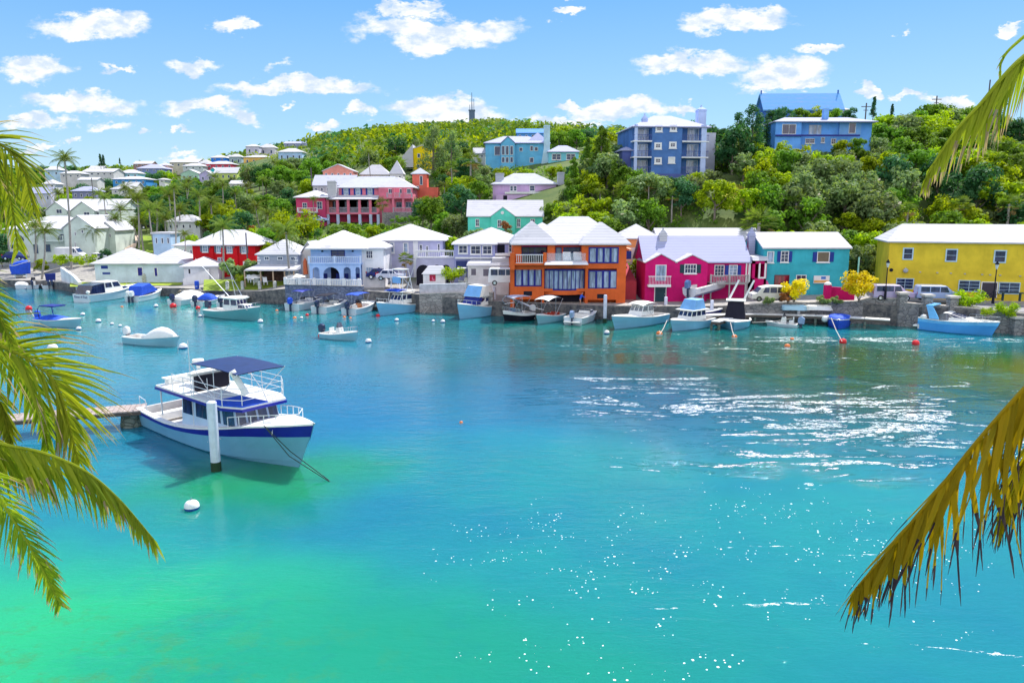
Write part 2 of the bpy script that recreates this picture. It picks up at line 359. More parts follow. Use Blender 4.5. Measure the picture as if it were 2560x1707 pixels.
# ripples: fine everywhere, stronger in the curved wakes on the right
# weed and stones on the shallow bottom show through near the left foreground
a0 = atZ(150, 1640); sh_ = blob(a0.x, a0.y-2, 11, 6, 1.3, .1); c = q.mix(q.m('MULTIPLY', sh_, q.smooth(q.noise(P, .8, 5, .7).outputs[0], .48, .66, 0, .55)), c, (.05, .20, .05, 1))
c = q.mix(q.smooth(q.noise(P, .16, 5, .7).outputs[0], .5, .7, 0, .35), c, (.006, .15, .17, 1))
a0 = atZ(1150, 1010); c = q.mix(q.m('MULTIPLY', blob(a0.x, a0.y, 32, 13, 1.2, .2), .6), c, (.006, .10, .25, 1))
sepP = q.n('ShaderNodeSeparateXYZ', {0: P})
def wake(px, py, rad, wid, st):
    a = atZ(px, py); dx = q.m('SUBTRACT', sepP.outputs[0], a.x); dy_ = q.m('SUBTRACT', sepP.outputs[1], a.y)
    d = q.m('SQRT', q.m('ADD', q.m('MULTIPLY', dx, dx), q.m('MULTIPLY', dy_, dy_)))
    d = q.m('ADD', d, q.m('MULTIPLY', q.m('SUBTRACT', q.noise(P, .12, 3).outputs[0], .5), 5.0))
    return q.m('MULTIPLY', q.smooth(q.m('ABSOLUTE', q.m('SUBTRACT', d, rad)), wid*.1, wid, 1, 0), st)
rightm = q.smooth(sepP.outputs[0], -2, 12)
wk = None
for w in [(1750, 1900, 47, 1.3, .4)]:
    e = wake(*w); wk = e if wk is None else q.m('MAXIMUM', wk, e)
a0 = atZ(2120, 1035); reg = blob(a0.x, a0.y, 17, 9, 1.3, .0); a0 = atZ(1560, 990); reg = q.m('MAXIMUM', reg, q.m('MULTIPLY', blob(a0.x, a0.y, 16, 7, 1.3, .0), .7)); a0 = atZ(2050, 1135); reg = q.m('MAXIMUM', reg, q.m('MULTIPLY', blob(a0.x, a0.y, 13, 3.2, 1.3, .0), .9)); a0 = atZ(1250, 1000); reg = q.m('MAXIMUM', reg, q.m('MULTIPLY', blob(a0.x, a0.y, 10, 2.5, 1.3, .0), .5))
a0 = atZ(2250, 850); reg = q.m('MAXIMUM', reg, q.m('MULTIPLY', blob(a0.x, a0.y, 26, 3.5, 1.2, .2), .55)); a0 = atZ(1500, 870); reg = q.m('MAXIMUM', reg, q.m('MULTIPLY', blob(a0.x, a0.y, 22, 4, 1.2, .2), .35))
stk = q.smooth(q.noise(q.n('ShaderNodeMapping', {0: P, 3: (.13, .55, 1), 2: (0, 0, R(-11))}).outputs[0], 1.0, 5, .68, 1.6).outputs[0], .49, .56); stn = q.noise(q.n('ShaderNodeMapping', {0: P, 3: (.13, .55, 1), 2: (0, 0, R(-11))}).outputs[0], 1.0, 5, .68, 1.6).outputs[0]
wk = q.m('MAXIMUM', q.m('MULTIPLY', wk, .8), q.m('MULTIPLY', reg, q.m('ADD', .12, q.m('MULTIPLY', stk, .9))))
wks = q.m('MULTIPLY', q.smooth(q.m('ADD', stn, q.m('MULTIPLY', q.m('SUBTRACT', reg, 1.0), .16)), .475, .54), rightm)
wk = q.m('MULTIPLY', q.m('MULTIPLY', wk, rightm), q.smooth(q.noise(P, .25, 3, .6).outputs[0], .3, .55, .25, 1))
st1 = q.n('ShaderNodeMapping', {0: P, 3: (.55, 1.5, 1)}).outputs[0]
h1 = q.noise(st1, .9, 3, .55, .4).outputs[0]; h2 = q.noise(st1, 3.4, 3, .6).outputs[0]; h3 = q.noise(P, 9.0, 2, .6).outputs[0]
patch = q.smooth(q.noise(P, .05, 3, .6).outputs[0], .38, .62, .35, 1.0)
hh = q.m('ADD', q.m('MULTIPLY', h1, .55), q.m('ADD', q.m('MULTIPLY', h2, .20), q.m('MULTIPLY', h3, .05)))
hh = q.m('MULTIPLY', hh, q.m('ADD', q.m('MULTIPLY', patch, .25), q.m('MULTIPLY', wk, .55)))
hh = q.m('ADD', hh, q.m('MULTIPLY', wk, q.m('ADD', q.m('MULTIPLY', h2, .34), q.m('MULTIPLY', h3, .16))))
bp = q.n('ShaderNodeBump', {'Strength': 1.0, 'Distance': .42, 'Height': hh}).outputs[0]
# sun glints on wakes and ripples, painted as white into the base colour
gl = q.noise(q.n('ShaderNodeMapping', {0: P, 3: (.8, 1.8, 1)}).outputs[0], 1.6, 6, .75).outputs[0]
gl2 = q.noise(q.n('ShaderNodeMapping', {0: P, 3: (.8, 2.4, 1)}).outputs[0], 2.6, 4, .7).outputs[0]
glint = q.m('MULTIPLY', q.smooth(gl2, .47, .54), q.smooth(wks, .2, .45), clamp=True)
glint = q.m('MULTIPLY', glint, q.smooth(q.noise(q.n('ShaderNodeMapping', {0: P, 3: (1, 1.6, 1)}).outputs[0], 7.0, 3, .7).outputs[0], .43, .50))
def glint_dots(sc, cut, keepf):
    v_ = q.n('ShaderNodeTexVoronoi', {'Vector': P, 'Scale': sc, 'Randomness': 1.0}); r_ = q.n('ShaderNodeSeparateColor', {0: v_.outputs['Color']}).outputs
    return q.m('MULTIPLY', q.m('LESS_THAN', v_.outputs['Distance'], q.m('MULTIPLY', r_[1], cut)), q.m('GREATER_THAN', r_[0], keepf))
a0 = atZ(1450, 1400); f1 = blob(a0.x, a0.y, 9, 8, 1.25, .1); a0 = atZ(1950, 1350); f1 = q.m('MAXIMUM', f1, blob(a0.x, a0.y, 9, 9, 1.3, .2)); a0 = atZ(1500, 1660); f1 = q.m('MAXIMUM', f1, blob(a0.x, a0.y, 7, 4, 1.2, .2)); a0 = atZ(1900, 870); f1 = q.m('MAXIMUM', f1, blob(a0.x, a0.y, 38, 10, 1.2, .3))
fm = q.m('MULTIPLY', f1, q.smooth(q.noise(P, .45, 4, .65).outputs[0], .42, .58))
fl_ = q.m('MULTIPLY', q.m('MAXIMUM', glint_dots(3.2, .17, .5), glint_dots(6.5, .24, .45)), q.m('GREATER_THAN', fm, q.noise(P, 1.3, 2).outputs[0]))
glint = q.m('MAXIMUM', glint, q.m('MAXIMUM', fl_, q.m('MULTIPLY', q.smooth(wk, .5, .9), q.m('MAXIMUM', glint_dots(1.5, .5, .3), glint_dots(3.0, .45, .3)))))
c = q.mix(q.m('MULTIPLY', glint, .9), c, (.80, .84, .86, 1))
s_ = q.n('ShaderNodeBsdfPrincipled', {'Base Color': c, 'Roughness': q.m('ADD', .05, q.m('MULTIPLY', glint, .4)), 'IOR': 1.36, 'Specular IOR Level': .65, 'Normal': bp, 'Subsurface Weight': .85, 'Subsurface Radius': (.5, 1.6, 1.4), 'Subsurface Scale': 1.0}, subsurface_method='BURLEY'); finish(q, s_.outputs[0])
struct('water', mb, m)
# ---------------------------------------------------------------- houses
ROOF = lambda: roofm()
class House:
    """A building whose street front runs from pixel column px0 to px1 at distance Y, eaves at row pyt, foot at row pyb."""
    def __init__(s, name, label, px0, px1, pyt, pyb, Y, yaw=0, depth=8, wall=None, cat='house', clear=None, group=None, zb=None):
        a = R(yaw); p = atY(px0, pyb, Y); s.a = a
        s.o = Vector((p.x, p.y, p.z if zb is None else zb)); s.u = Vector((cos(a), sin(a), 0)); s.nrm = Vector((-sin(a), cos(a), 0))
        s.w = s.uv(px1, pyb)[0]; s.h = s.uv(px0, pyt)[1]; s.d = depth
        s.root = thing(name, label, cat, s.o, a, group); s.wm = wall
        keep(*(clear or (px0, pyt-8, px1, pyb-6)), Y)
    def uv(s, px, py, off=0.0):
        d = ray(px, py); o = s.o+s.nrm*off; cpos = Vector((0, 0, H))
        t = (o-cpos).dot(s.nrm)/d.dot(s.nrm); q = cpos+d*t-s.o
        return q.dot(s.u), q.z
    def part(s, name, mb, m, parent=None, **k): return mb.build(name, m, parent or s.root, **k)
    def wall(s, u0=0, u1=None, y0=0, y1=None, z0=-2.5, z1=None, m=None, name='wall'):
        mb = MB().box(u0, y0, z0, s.w if u1 is None else u1, s.d if y1 is None else y1, s.h if z1 is None else z1)
        return s.part(name, mb, m or s.wm)
    def hip(s, rise, u0=0, u1=None, y0=0, y1=None, z=None, over=.35, ins=None, m=None, eave=.16, ins2=None, bell=0.0):
        u1 = s.w if u1 is None else u1; y1 = s.d if y1 is None else y1; z = s.h if z is None else z
        u0 -= over; u1 += over; y0 -= over; y1 += over
        W, D = u1-u0, y1-y0
        mb = MB(); b = [(u0,y0),(u1,y0),(u1,y1),(u0,y1)]
        if W >= D:
            i = (D/2 if ins is None else ins); i2 = i if ins2 is None else ins2; ym = (y0+y1)/2; t = [(u0+i, ym), (u1-i2, ym)]
        else:
            i = (W/2 if ins is None else ins); xm = (u0+u1)/2; t = [(xm, y0+i), (xm, y1-i)]
        vs = [(x, y, z) for x, y in b]+[(x, y, z+eave) for x, y in b]
        if bell:
            f = .22; cx_, cy_ = (t[0][0]+t[1][0])/2, (t[0][1]+t[1][1])/2
            vs += [(x+(t[0 if x < cx_ else 1][0]-x)*f if W >= D else x+(cx_-x)*f, y+(cy_-y)*f, z+eave+rise*bell) for x, y in b]
            vs += [(x, y, z+rise) for x, y in t]
            fs = [(3,2,1,0),(0,1,5,4),(1,2,6,5),(2,3,7,6),(3,0,4,7),(4,5,9,8),(5,6,10,9),(6,7,11,10),(7,4,8,11)]
            o = 8
        else: vs += [(x, y, z+rise) for x, y in t]; fs = [(3,2,1,0),(0,1,5,4),(1,2,6,5),(2,3,7,6),(3,0,4,7)]; o = 4
        k = o+4
        fs += [(o, o+1, k+1, k), (o+1, o+2, k+1), (o+2, o+3, k, k+1), (o+3, o, k)] if W >= D else [(o, o+1, k), (o+1, o+2, k+1, k), (o+2, o+3, k+1), (o+3, o, k, k+1)]
        mb.add(vs, fs); return s.part('roof', mb, m or ROOF())
    def gable(s, rise, u0=0, u1=None, y0=0, y1=None, z=None, over=.3, ax='x', m=None, wm=None, eave=.16, gm=True):
        """gabled roof whose ridge runs along the front (ax x) or into the depth (ax y); the gable triangles are wall"""
        u1 = s.w if u1 is None else u1; y1 = s.d if y1 is None else y1; z = s.h if z is None else z
        if ax == 'x':
            ym = (y0+y1)/2; pr = [(y0-over, z-over*.45), (ym, z+rise), (y1+over, z-over*.45), (y1+over, z-over*.45+eave), (ym, z+rise+eave*1.3), (y0-over, z-over*.45+eave)]
            mb = MB().prism(pr, 'x', u0-over, u1+over)
            if gm: s.part('gable', MB().prism([(y0, z-.01), (ym, z+rise-.03), (y1, z-.01)], 'x', u0+.003, u1-.003), wm or s.wm)
        else:
            xm = (u0+u1)/2; pr = [(u0-over, z-over*.45), (xm, z+rise), (u1+over, z-over*.45), (u1+over, z-over*.45+eave), (xm, z+rise+eave*1.3), (u0-over, z-over*.45+eave)]
            mb = MB().prism(pr, 'y', y0-over*.6, y1)
            if gm: s.part('gable', MB().prism([(u0, z-.01), (xm, z+rise-.03), (u1, z-.01)], 'y', y0+.003, y1), wm or s.wm)
        return s.part('roof', mb, m or ROOF())
    def wrect(s, x0, z0, x1, z1, off=0.0, nx=2, ny=2, fr=None, pane=None, sill=True, shut=None, name='window', side=None, fw=.09):
        """a window as frame, bars and sill, with the glass as its own piece; side='R'/'L' puts it on an end wall (x is depth)"""
        fm = fr or TRIM(); mb = MB(); d = .07
        def B(m_, a, b, c, e, y0, y1, mi=0):
            if side == 'R': m_.box(s.w+off-y1, a, b, s.w+off-y0, c, e, mi)
            elif side == 'L': m_.box(-off+y0, a, b, -off+y1, c, e, mi)
            else: m_.box(a, off+y0, b, c, off+y1, e, mi)
        B(mb, x0-fw, z0-fw, x0, z1+fw, -d, .03); B(mb, x1, z0-fw, x1+fw, z1+fw, -d, .03)
        B(mb, x0, z1, x1, z1+fw, -d, .03); B(mb, x0, z0-fw, x1, z0, -d, .03)
        for i in range(1, nx): x = x0+(x1-x0)*i/nx; B(mb, x-.025, z0, x+.025, z1, -.045, .02)
        for i in range(1, ny): z = z0+(z1-z0)*i/ny; B(mb, x0, z-.02, x1, z+.02, -.04, .019)
        w = s.part(name, mb, fm)
        pm = MB(); B(pm, x0+.002, z0+.002, x1-.002, z1-.002, -.022, .012); s.part('pane', pm, pane or PANE(), w)
        if sill: sm = MB(); B(sm, x0-fw-.08, z0-fw-.11, x1+fw+.08, z0-fw-.003, -.16, .03); s.part('sill', sm, TRIM(), w)
        if shut:
            sw = min(.55, (x1-x0)*.5)
            for a in ((x0-fw-sw-.01), (x1+fw+.01)):
                mb = MB(); B(mb, a, z0-.04, a+sw, z1+.04, -.06, .02)
                for k in range(7): z = z0+(z1-z0)*(k+.5)/7; B(mb, a+.05, z-.05, a+sw-.05, z+.03, -.085, -.061)
                s.part('shutter', mb, shut)
        return w
    def win(s, px0, py0, px1, py1, off=0.0, **k):
        x0, z1 = s.uv(px0, py0, off); x1, z0 = s.uv(px1, py1, off); return s.wrect(x0, z0, x1, z1, off, **k)
    def door(s, px0, py0, px1, py1, m, off=0.0, name='door'):
        x0, z1 = s.uv(px0, py0, off); x1, z0 = s.uv(px1, py1, off)
        mb = MB().box(x0-.1, off-.06, z0, x0, off+.03, z1+.1).box(x1, off-.06, z0, x1+.1, off+.03, z1+.1).box(x0, off-.06, z1, x1, off+.03, z1+.1)
        d = s.part(name, MB().box(x0, off-.03, z0, x1, off+.02, z1), m); s.part('frame', mb, TRIM(), d)
        s.part('handle', MB().box(x1-.14, off-.07, (z0+z1)/2-.05, x1-.09, off-.031, (z0+z1)/2+.05), STEEL(), d); return d
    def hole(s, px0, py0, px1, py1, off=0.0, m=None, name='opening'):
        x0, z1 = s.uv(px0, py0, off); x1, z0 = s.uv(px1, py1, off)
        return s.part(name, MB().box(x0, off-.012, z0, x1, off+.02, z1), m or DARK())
    def slab(s, px0, py0, px1, py1, out=.6, m=None, name='slab', off=0.0, back=.05):
        x0, z1 = s.uv(px0, py0, off-out); x1, z0 = s.uv(px1, py1, off-out)
        return s.part(name, MB().box(x0, off-out, z0, x1, off+back, z1), m or TRIM())
    def balus(s, x0, x1, z0, z1, y, m=None, step=.3, w=.07, posts=3.0, name='balustrade', ends=True, th=.07):
        mb = MB().box(x0, y-th, z1-.1, x1, y+th, z1).box(x0, y-th*.8, z0, x1, y+th*.8, z0+.08)
        n = max(1, int((x1-x0)/step))
        for i in range(n): x = x0+(x1-x0)*(i+.5)/n; mb.box(x-w/2, y-w/2, z0+.08, x+w/2, y+w/2, z1-.1)
        if posts:
            k = max(1, int((x1-x0)/posts))
            for i in range(0 if ends else 1, k+1 if ends else k): x = x0+(x1-x0)*i/k; mb.box(x-th*1.5, y-th*1.5, z0-.003, x+th*1.5, y+th*1.5, z1+.06)
        return s.part(name, mb, m or TRIM())
    def chimney(s, x, y, z0, z1, w=.9, d=.7, m=None, cap=True, base=0.0):
        mb = MB()
        if base: mb.hexa([(x-w*.5-base,y-d/2,z0),(x+w*.5+base,y-d/2,z0),(x+w*.5+base,y+d/2,z0),(x-w*.5-base,y+d/2,z0),(x-w*.5,y-d/2,z0+(z1-z0)*.5),(x+w*.5,y-d/2,z0+(z1-z0)*.5),(x+w*.5,y+d/2,z0+(z1-z0)*.5),(x-w*.5,y+d/2,z0+(z1-z0)*.5)]); zz = z0+(z1-z0)*.5
        else: zz = z0
        mb.box(x-w/2, y-d/2, zz, x+w/2, y+d/2, z1).box(x-w/2-.08, y-d/2-.08, z1-.35, x+w/2+.08, y+d/2+.08, z1-.2)
        if cap: mb.hexa([(x-w/2,y-d/2,z1),(x+w/2,y-d/2,z1),(x+w/2,y+d/2,z1),(x-w/2,y+d/2,z1),(x-.12,y-.12,z1+.5),(x+.12,y-.12,z1+.5),(x+.12,y+.12,z1+.5),(x-.12,y+.12,z1+.5)]).box(x-.1, y-.1, z1+.5, x+.1, y+.1, z1+.8)
        return s.part('chimney', mb, m or ROOF())
W = wallm
navyf = plain('navy_frame', (.01, .015, .22), .5, .1)
bluesh = plain('blue_shutter', (.01, .04, .30), .5, .1); darksh = plain('dark_green_shutter', (.01, .05, .07), .5, .1)
mould = roofm('mouldy_roof', (.50, .52, .62), .75); lav = roofm('shade_lavender_roof', (.40, .42, .62), .35)  # lav: bluish shade of hillside roofs is worked into its colour
# ---- yellow house, right
h = House('yellow_house', 'long two storey yellow house with white roof at the right edge', 2212, 2680, 606, 750, 93, -17, 9, W('yellow', (.74, .55, .045)), clear=(2150, 575, 2560, 770))
h.wall(); h.hip(2.2, ins=2.4, over=.4); h.part('base_trim', MB().box(-.03, -.03, 0, 4.3, -.002, .5), plain('teal_paint', (.03, .3, .33)))
for r in [(2261, 622, 2279, 647), (2368, 625, 2389, 652), (2489, 628, 2511, 655)]: h.win(*r, nx=1, ny=2, sill=False, fr=plain('pale_blue_trim', (.45, .62, .78)), fw=.14)
for r in [(2243, 697, 2281, 721), (2399, 702, 2446, 728), (2500, 707, 2546, 734), (2590, 712, 2640, 740)]: h.win(*r, nx=2, ny=3, sill=False, fr=plain('pale_blue_trim', (.45, .62, .78)))
h.door(2456, 706, 2489, 745, plain('dark_door', (.05, .04, .06)))
x0, z0 = h.uv(2263, 676); h.part('wall_lamp', MB().ball((x0, -.25, z0), .3, 8).box(x0-.05, -.25, z0+.25, x0+.05, 0, z0+.35), plain('grey_metal', (.4, .42, .45)))
x0, z0 = h.uv(2228, 675); h.part('round_vent', MB().tube([(x0, -.06, z0), (x0, .02, z0)], .22, 10), DARK())
for px in (2300, 2343, 2377, 2412, 2455, 2475, 2500, 2550): x0, z0 = h.uv(px, 680+(px-2300)*.04); h.part('wall_hook', MB().box(x0-.1, -.12, z0-.06, x0+.1, 0, z0+.06), plain('grey_metal', (.4, .42, .45)))
# ---- turquoise house
h = House('turquoise_house', 'turquoise two storey house with blue shutters and white roof', 1903, 2115, 620, 745, 97, 0, 9, W('turquoise', (.05, .42, .52)), clear=(1900, 582, 2150, 760))
h.wall(); h.gable(1.7, over=.25)
h.win(1954, 629, 1969, 654, nx=2, ny=3, shut=bluesh); h.win(2045, 631, 2071, 654, nx=1, ny=1, shut=bluesh, pane=plain('brown_blind', (.16, .13, .09)))
h.win(1920, 630, 1932, 655, nx=1, ny=1, pane=LPANE()); h.win(1938, 689, 1970, 715, nx=2, ny=1, sill=False, fr=plain('red_frame', (.12, .01, .03)), pane=glass('red_pane', (.22, .02, .03))); h.win(1992, 689, 2013, 708, nx=2, ny=2, sill=False)
x0, z1 = h.uv(2034, 689); x1, z0 = h.uv(2071, 708)
sg = h.part('shop_board', MB().box(x0, -.25, z0, x1, -.02, z1), TRIM()); h.part('stripe', MB().box(x0+.02, -.27, z0+.1, x1-.02, -.252, (z0+z1)/2-.1), plain('orange_band', (.75, .4, .12)), sg); h.part('picture', MB().box((x0+x1)/2-.1, -.27, (z0+z1)/2+.05, (x0+x1)/2+.5, -.252, z1-.1), plain('blue_band', (.05, .2, .6)), sg)
# outside stair on the end wall
x0 = h.w+.05; mb = MB()
for i in range(14): mb.box(x0, .4+i*.28, -.2+i*.22, x0+1.3, .4+(i+1)*.28, .03+i*.23)
h.part('stairs', mb, stonem('pale_stone', (.4, .42, .40), (.6, .62, .58))); h.part('stair_post', MB().box(x0+1.3, .2, -.5, x0+1.45, .35, 5.3), plain('mint_paint', (.4, .75, .66)))
h.part('stair_roof', MB().box(x0, 4, 4.9, x0+1.5, 7, 5.1), plain('teal_paint', (.03, .3, .33)))
# ---- magenta house
mag = W('magenta', (.60, .012, .16))
h = House('magenta_house', 'magenta twin gabled house with white balcony door', 1611, 1775, 657, 757, 95, 0, 5, mag, clear=(1600, 575, 1925, 760))
u1 = h.uv(1770, 657)[0]; um = h.uv(1691, 657)[0]
h.wall(u1=u1, y1=7); h.gable(1.05, 0, um, 0, 6, ax='y', over=.12, eave=.1); h.gable(.95, um, u1, 0, 6, ax='y', over=.12, eave=.1)
ub = h.uv(1872, 657, 1.6)[0]; h.wall(u0=u1, u1=ub, y0=1.6, y1=8, name='wing_wall')
h.gable(3.0, .2, ub, 1.6, 9.5, over=.3, m=lav)
h.door(1641, 664, 1663, 702, LPANE(), name='balcony_door'); x0 = h.uv(1618, 700)[0]; x1 = h.uv(1674, 700)[0]; z0 = h.uv(1618, 711)[1]
h.part('balcony', MB().box(x0, -1.0, z0-.25, x1, 0, z0), TRIM()); h.balus(x0, x1, z0+.003, z0+1.15, -.93, posts=0, step=.18, w=.035, name='balcony_rail', th=.04)
h.door(1638, 716, 1663, 754, darksh); h.win(1713, 662, 1739, 682, nx=4, ny=2, shut=darksh); h.hole(1715, 718, 1733, 730, m=darksh, name='vent')
h.win(1788, 664, 1808, 690, off=1.6, nx=3, ny=3, sill=False); h.win(1824, 664, 1841, 687, off=1.6, nx=2, ny=3, shut=bluesh, sill=False, pane=LPANE())
x0, z0 = h.uv(1776, 708); x1 = h.uv(1868, 708)[0]; h.part('deck', MB().box(x0, -.2, z0-.15, x1, 1.6, z0), plain('grey_wood', (.33, .32, .33), .8, .2)); h.balus(x0, x1, z0+.003, z0+1.05, -.15, m=plain('grey_wood', (.33, .32, .33), .8, .2), step=.2, posts=2.2, name='deck_rail')
for xx in (x0, (x0+x1)/2, x1-.15): h.part('deck_post', MB().box(xx, -.15, 0, xx+.15, 0, z0-.15), plain('grey_wood', (.33, .32, .33), .8, .2))
h.part('quoins', MB().box(ub-.02, 1.5, z0, ub+.25, 1.8, h.h), TRIM()); h.part('drain_pipe', MB().tube([(ub-.3, 1.5, 0), (ub-.3, 1.5, h.h)], .1, 6), TRIM())
x0 = h.uv(1657, 600, 5)[0]; z1 = h.uv(1657, 584, 5)[1]; h.chimney(x0, 5, h.h, z1, 1.0, .8, base=.25)
x0 = h.uv(1878, 600, 5)[0]; h.chimney(x0, 5, h.h, z1, .85, .8, m=lav)
x0 = h.uv(1884, 660, 1)[0]; x1 = h.uv(1919, 660, 1)[0]; z1 = h.uv(1890, 652, 1)[1]
tw = h.part('stair_porch', MB().box(x0, 1.2, -.5, x0+.3, 5, z1).box(x1-.3, 1.2, -.5, x1, 5, z1).box(x0, 1.2, 1.6, x1, 5, 3.0).box(x0, 4.8, -.5, x1, 5, z1).box(x0, 1.2, z1-.4, x1, 1.5, z1), mag); h.part('porch_roof', MB().hexa([(x0-.1,.9,z1),(x1+.1,.9,z1),(x1+.1,5,z1),(x0-.1,5,z1),(x0-.1,1.5,z1+.5),(x1+.1,1.5,z1+.5),(x1+.1,5,z1+.6),(x0-.1,5,z1+.6)]), ROOF())
h.part('porch_window', MB().box(x0+.75, 1.1, 3.2, x0+.95, 1.3, 5).box(x0+1.5, 1.1, 3.2, x0+1.7, 1.3, 5).box(x0+.75, 1.1, 3.0, x0+1.7, 1.3, 3.2), TRIM())
mb = MB()
for i in range(8): mb.box(x0, -.6+i*.22, -.3+i*.2, x1-.2, -.6+(i+1)*.22, i*.22)
h.part('porch_steps', mb, stonem('pale_stone')); h.part('stair_wall', MB().hexa([(x1,-1.2,-.3),(x1+.3,-1.2,-.3),(x1+.3,1.6,-.3),(x1,1.6,-.3),(x1,-1.2,.8),(x1+.3,-1.2,.8),(x1+.3,1.6,2.7),(x1,1.6,2.7)]), W('rose', (.70, .12, .3)))
# ---- white roofed house behind the magenta one
h = House('white_roofed_house', 'tall broad white roof rising right behind the magenta house', 1648, 1903, 612, 700, 109, 0, 9, W('cream_white', (.72, .68, .70)), clear=(1660, 570, 1903, 620))
h.wall(); h.gable(2.1, over=.2)
# ---- orange house
org = W('orange', (.70, .135, .035))
h = House('orange_house', 'large orange waterfront house with navy framed windows and tiered white roofs', 1276, 1563, 613, 752, 93.5, 1.5, 12, org, clear=(1270, 548, 1640, 775))
U = lambda px, off=0: h.uv(px, 650, off)[0]; Z = lambda py, off=0: h.uv(1400, py, off)[1]
zb, zf, ze = Z(722), Z(672), h.h
a, b, c_, d_ = U(1285), U(1383), U(1463), h.w
h.wall(0, h.w, 1.2, 12, -1.5, Z(657), name='ground_floor_wall'); h.wall(a, h.w, 1.6, 12, Z(657), ze, name='upper_wall')
# ground floor front: piers, spandrels and belts standing proud of the recessed windows
mb = MB()
for p0, p1 in ((0, U(1286)), (U(1355), U(1361)), (U(1464), U(1471)), (U(1543), h.w)): mb.box(p0, 0, -1.5, p1, 1.2, Z(657))
mb.box(0, .003, Z(672), h.w, 1.2, Z(657)-.003).box(U(1286)+.003, .004, Z(748), U(1355), 1.2, zb+.28).box(U(1361), .004, Z(729), U(1464), 1.2, zb).box(U(1471), .004, Z(750), U(1543), 1.2, zb)
mb.box(U(1286), .006, Z(674), U(1355), 1.2, Z(671)).box(U(1361), .01, -1.5, U(1400), 1.2, -1.2)
h.part('front_piers', mb, org)
h.wall(U(1455), h.w, 0, 1.6, Z(657)+.002, ze, name='bay_wall'); h.wall(a, U(1303), .3, 1.6, Z(657), ze, name='left_pier'); h.wall(U(1369), U(1387), .3, 1.6, Z(657), ze, name='middle_pier')
h.part('lintel', MB().box(U(1303), .35, Z(617), U(1369), 1.6, ze).box(U(1387), .9, Z(616), U(1455), 1.6, ze), W('dark_rose', (.4, .03, .08)))
lp = LPANE()
def bay(px0, px1, py0, py1, n, off=0.0):
    x0, z1 = h.uv(px0, py0, off); x1, z0 = h.uv(px1, py1, off); h.wrect(x0, z0, x1, z1, off, nx=n, ny=1, fr=navyf, pane=lp, sill=False, fw=.16)
    mb = MB()
    for i in range(1, n): x = x0+(x1-x0)*i/n; mb.box(x-.13, off-.09, z0, x+.13, off-.046, z1)
    h.part('mullions', mb, navyf)
bay(1290, 1352, 674, 713, 4, .35); bay(1474, 1540, 679, 719, 4, .2); bay(1475, 1543, 621, 655, 4, -.003)
# bowed window
mb, pb = MB(), MB(); n = 9; xa, xb = U(1363), U(1462); zt, zl = Z(677), Z(722)
pts = [(xa+(xb-xa)*i/n, .9-1.1*sin(pi*(.1+.8*i/n))) for i in range(n+1)]
for i in range(n):
    (x0, y0), (x1, y1) = pts[i], pts[i+1]; pb.add([(x0,y0,zl),(x1,y1,zl),(x1,y1,zt),(x0,y0,zt)], [(0,1,2,3)])
    mb.box(x0-.05, y0-.06, zl, x0+.05, y0+.05, zt)
mb.box(xb-.05, pts[-1][1]-.06, zl, xb+.05, pts[-1][1]+.05, zt)
for zz, t in ((zl-.2, .2), (zt, .2)): mb.prism([(x, y-.1) for x, y in pts]+[(xb, 1.2), (xa, 1.2)], 'z', zz, zz+t)
w = h.part('bow_window', mb, navyf); h.part('pane', pb, lp, w)
h.part('bow_base', MB().prism([(x, y-.12) for x, y in pts]+[(xb, 1.25), (xa, 1.25)], 'z', zl-.75, zl-.21), org)
# balcony, awning slab, recessed rooms
h.win(1306, 619, 1367, 634, off=1.6, nx=4, ny=1, fr=navyf, pane=PANE(), sill=False); h.hole(1306, 636, 1367, 656, off=1.6)
h.win(1391, 620, 1402, 655, off=1.6, nx=1, ny=1, fr=navyf, pane=LPANE(), sill=False); h.win(1410, 620, 1452, 655, off=1.6, nx=3, ny=1, fr=navyf, sill=False, pane=PANE())
z1 = Z(657)
h.part('balcony_floor', MB().box(0, -.9, z1-.22, U(1368), 0, z1), org); h.balus(U(1289), U(1357), z1+.003, z1+1.1, -.8, step=.22, w=.05, posts=0, name='balcony_rail')
h.part('balcony_pier', MB().box(-.05, -1.0, z1-.8, U(1286), 0, z1+1.25), org); h.part('balcony_pier', MB().box(U(1357), -.95, z1+.01, U(1365), -.3, z1+1.3), org)
h.part('awning', MB().hexa([(U(1359),-1.9,z1-.12),(U(1467),-1.9,z1-.12),(U(1467),0,z1-.05),(U(1359),0,z1-.05),(U(1362),-1.7,z1+.1),(U(1462),-1.7,z1+.1),(U(1467),0,z1+.25),(U(1359),0,z1+.25)]), TRIM())
m_, q_ = newmat('clear_rail'); s_ = q_.n('ShaderNodeMixShader', {0: .25, 1: q_.n('ShaderNodeBsdfTransparent').outputs[0], 2: q_.n('ShaderNodeBsdfPrincipled', {'Base Color': (.5, .6, .7, 1), 'Roughness': .1}).outputs[0]}); finish(q_, s_.outputs[0]); CLEAR = m_
h.part('glass_rail', MB().box(U(1366), -.85, z1+.26, U(1462), -.82, z1+1.25), CLEAR)
for px in (1418, 1445): x = U(px, 0); h.part('terrace_chair', MB().box(x-.5, .2, z1+.3, x+.5, .9, z1+.7).box(x-.5, .8, z1+.7, x+.5, .9, z1+1.3), TRIM())
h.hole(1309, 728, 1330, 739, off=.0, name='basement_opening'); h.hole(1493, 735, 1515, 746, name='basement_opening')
h.part('boat_cellar', MB().box(U(1362), 1.19, -1.4, U(1463), 1.21, Z(731)), DARK())
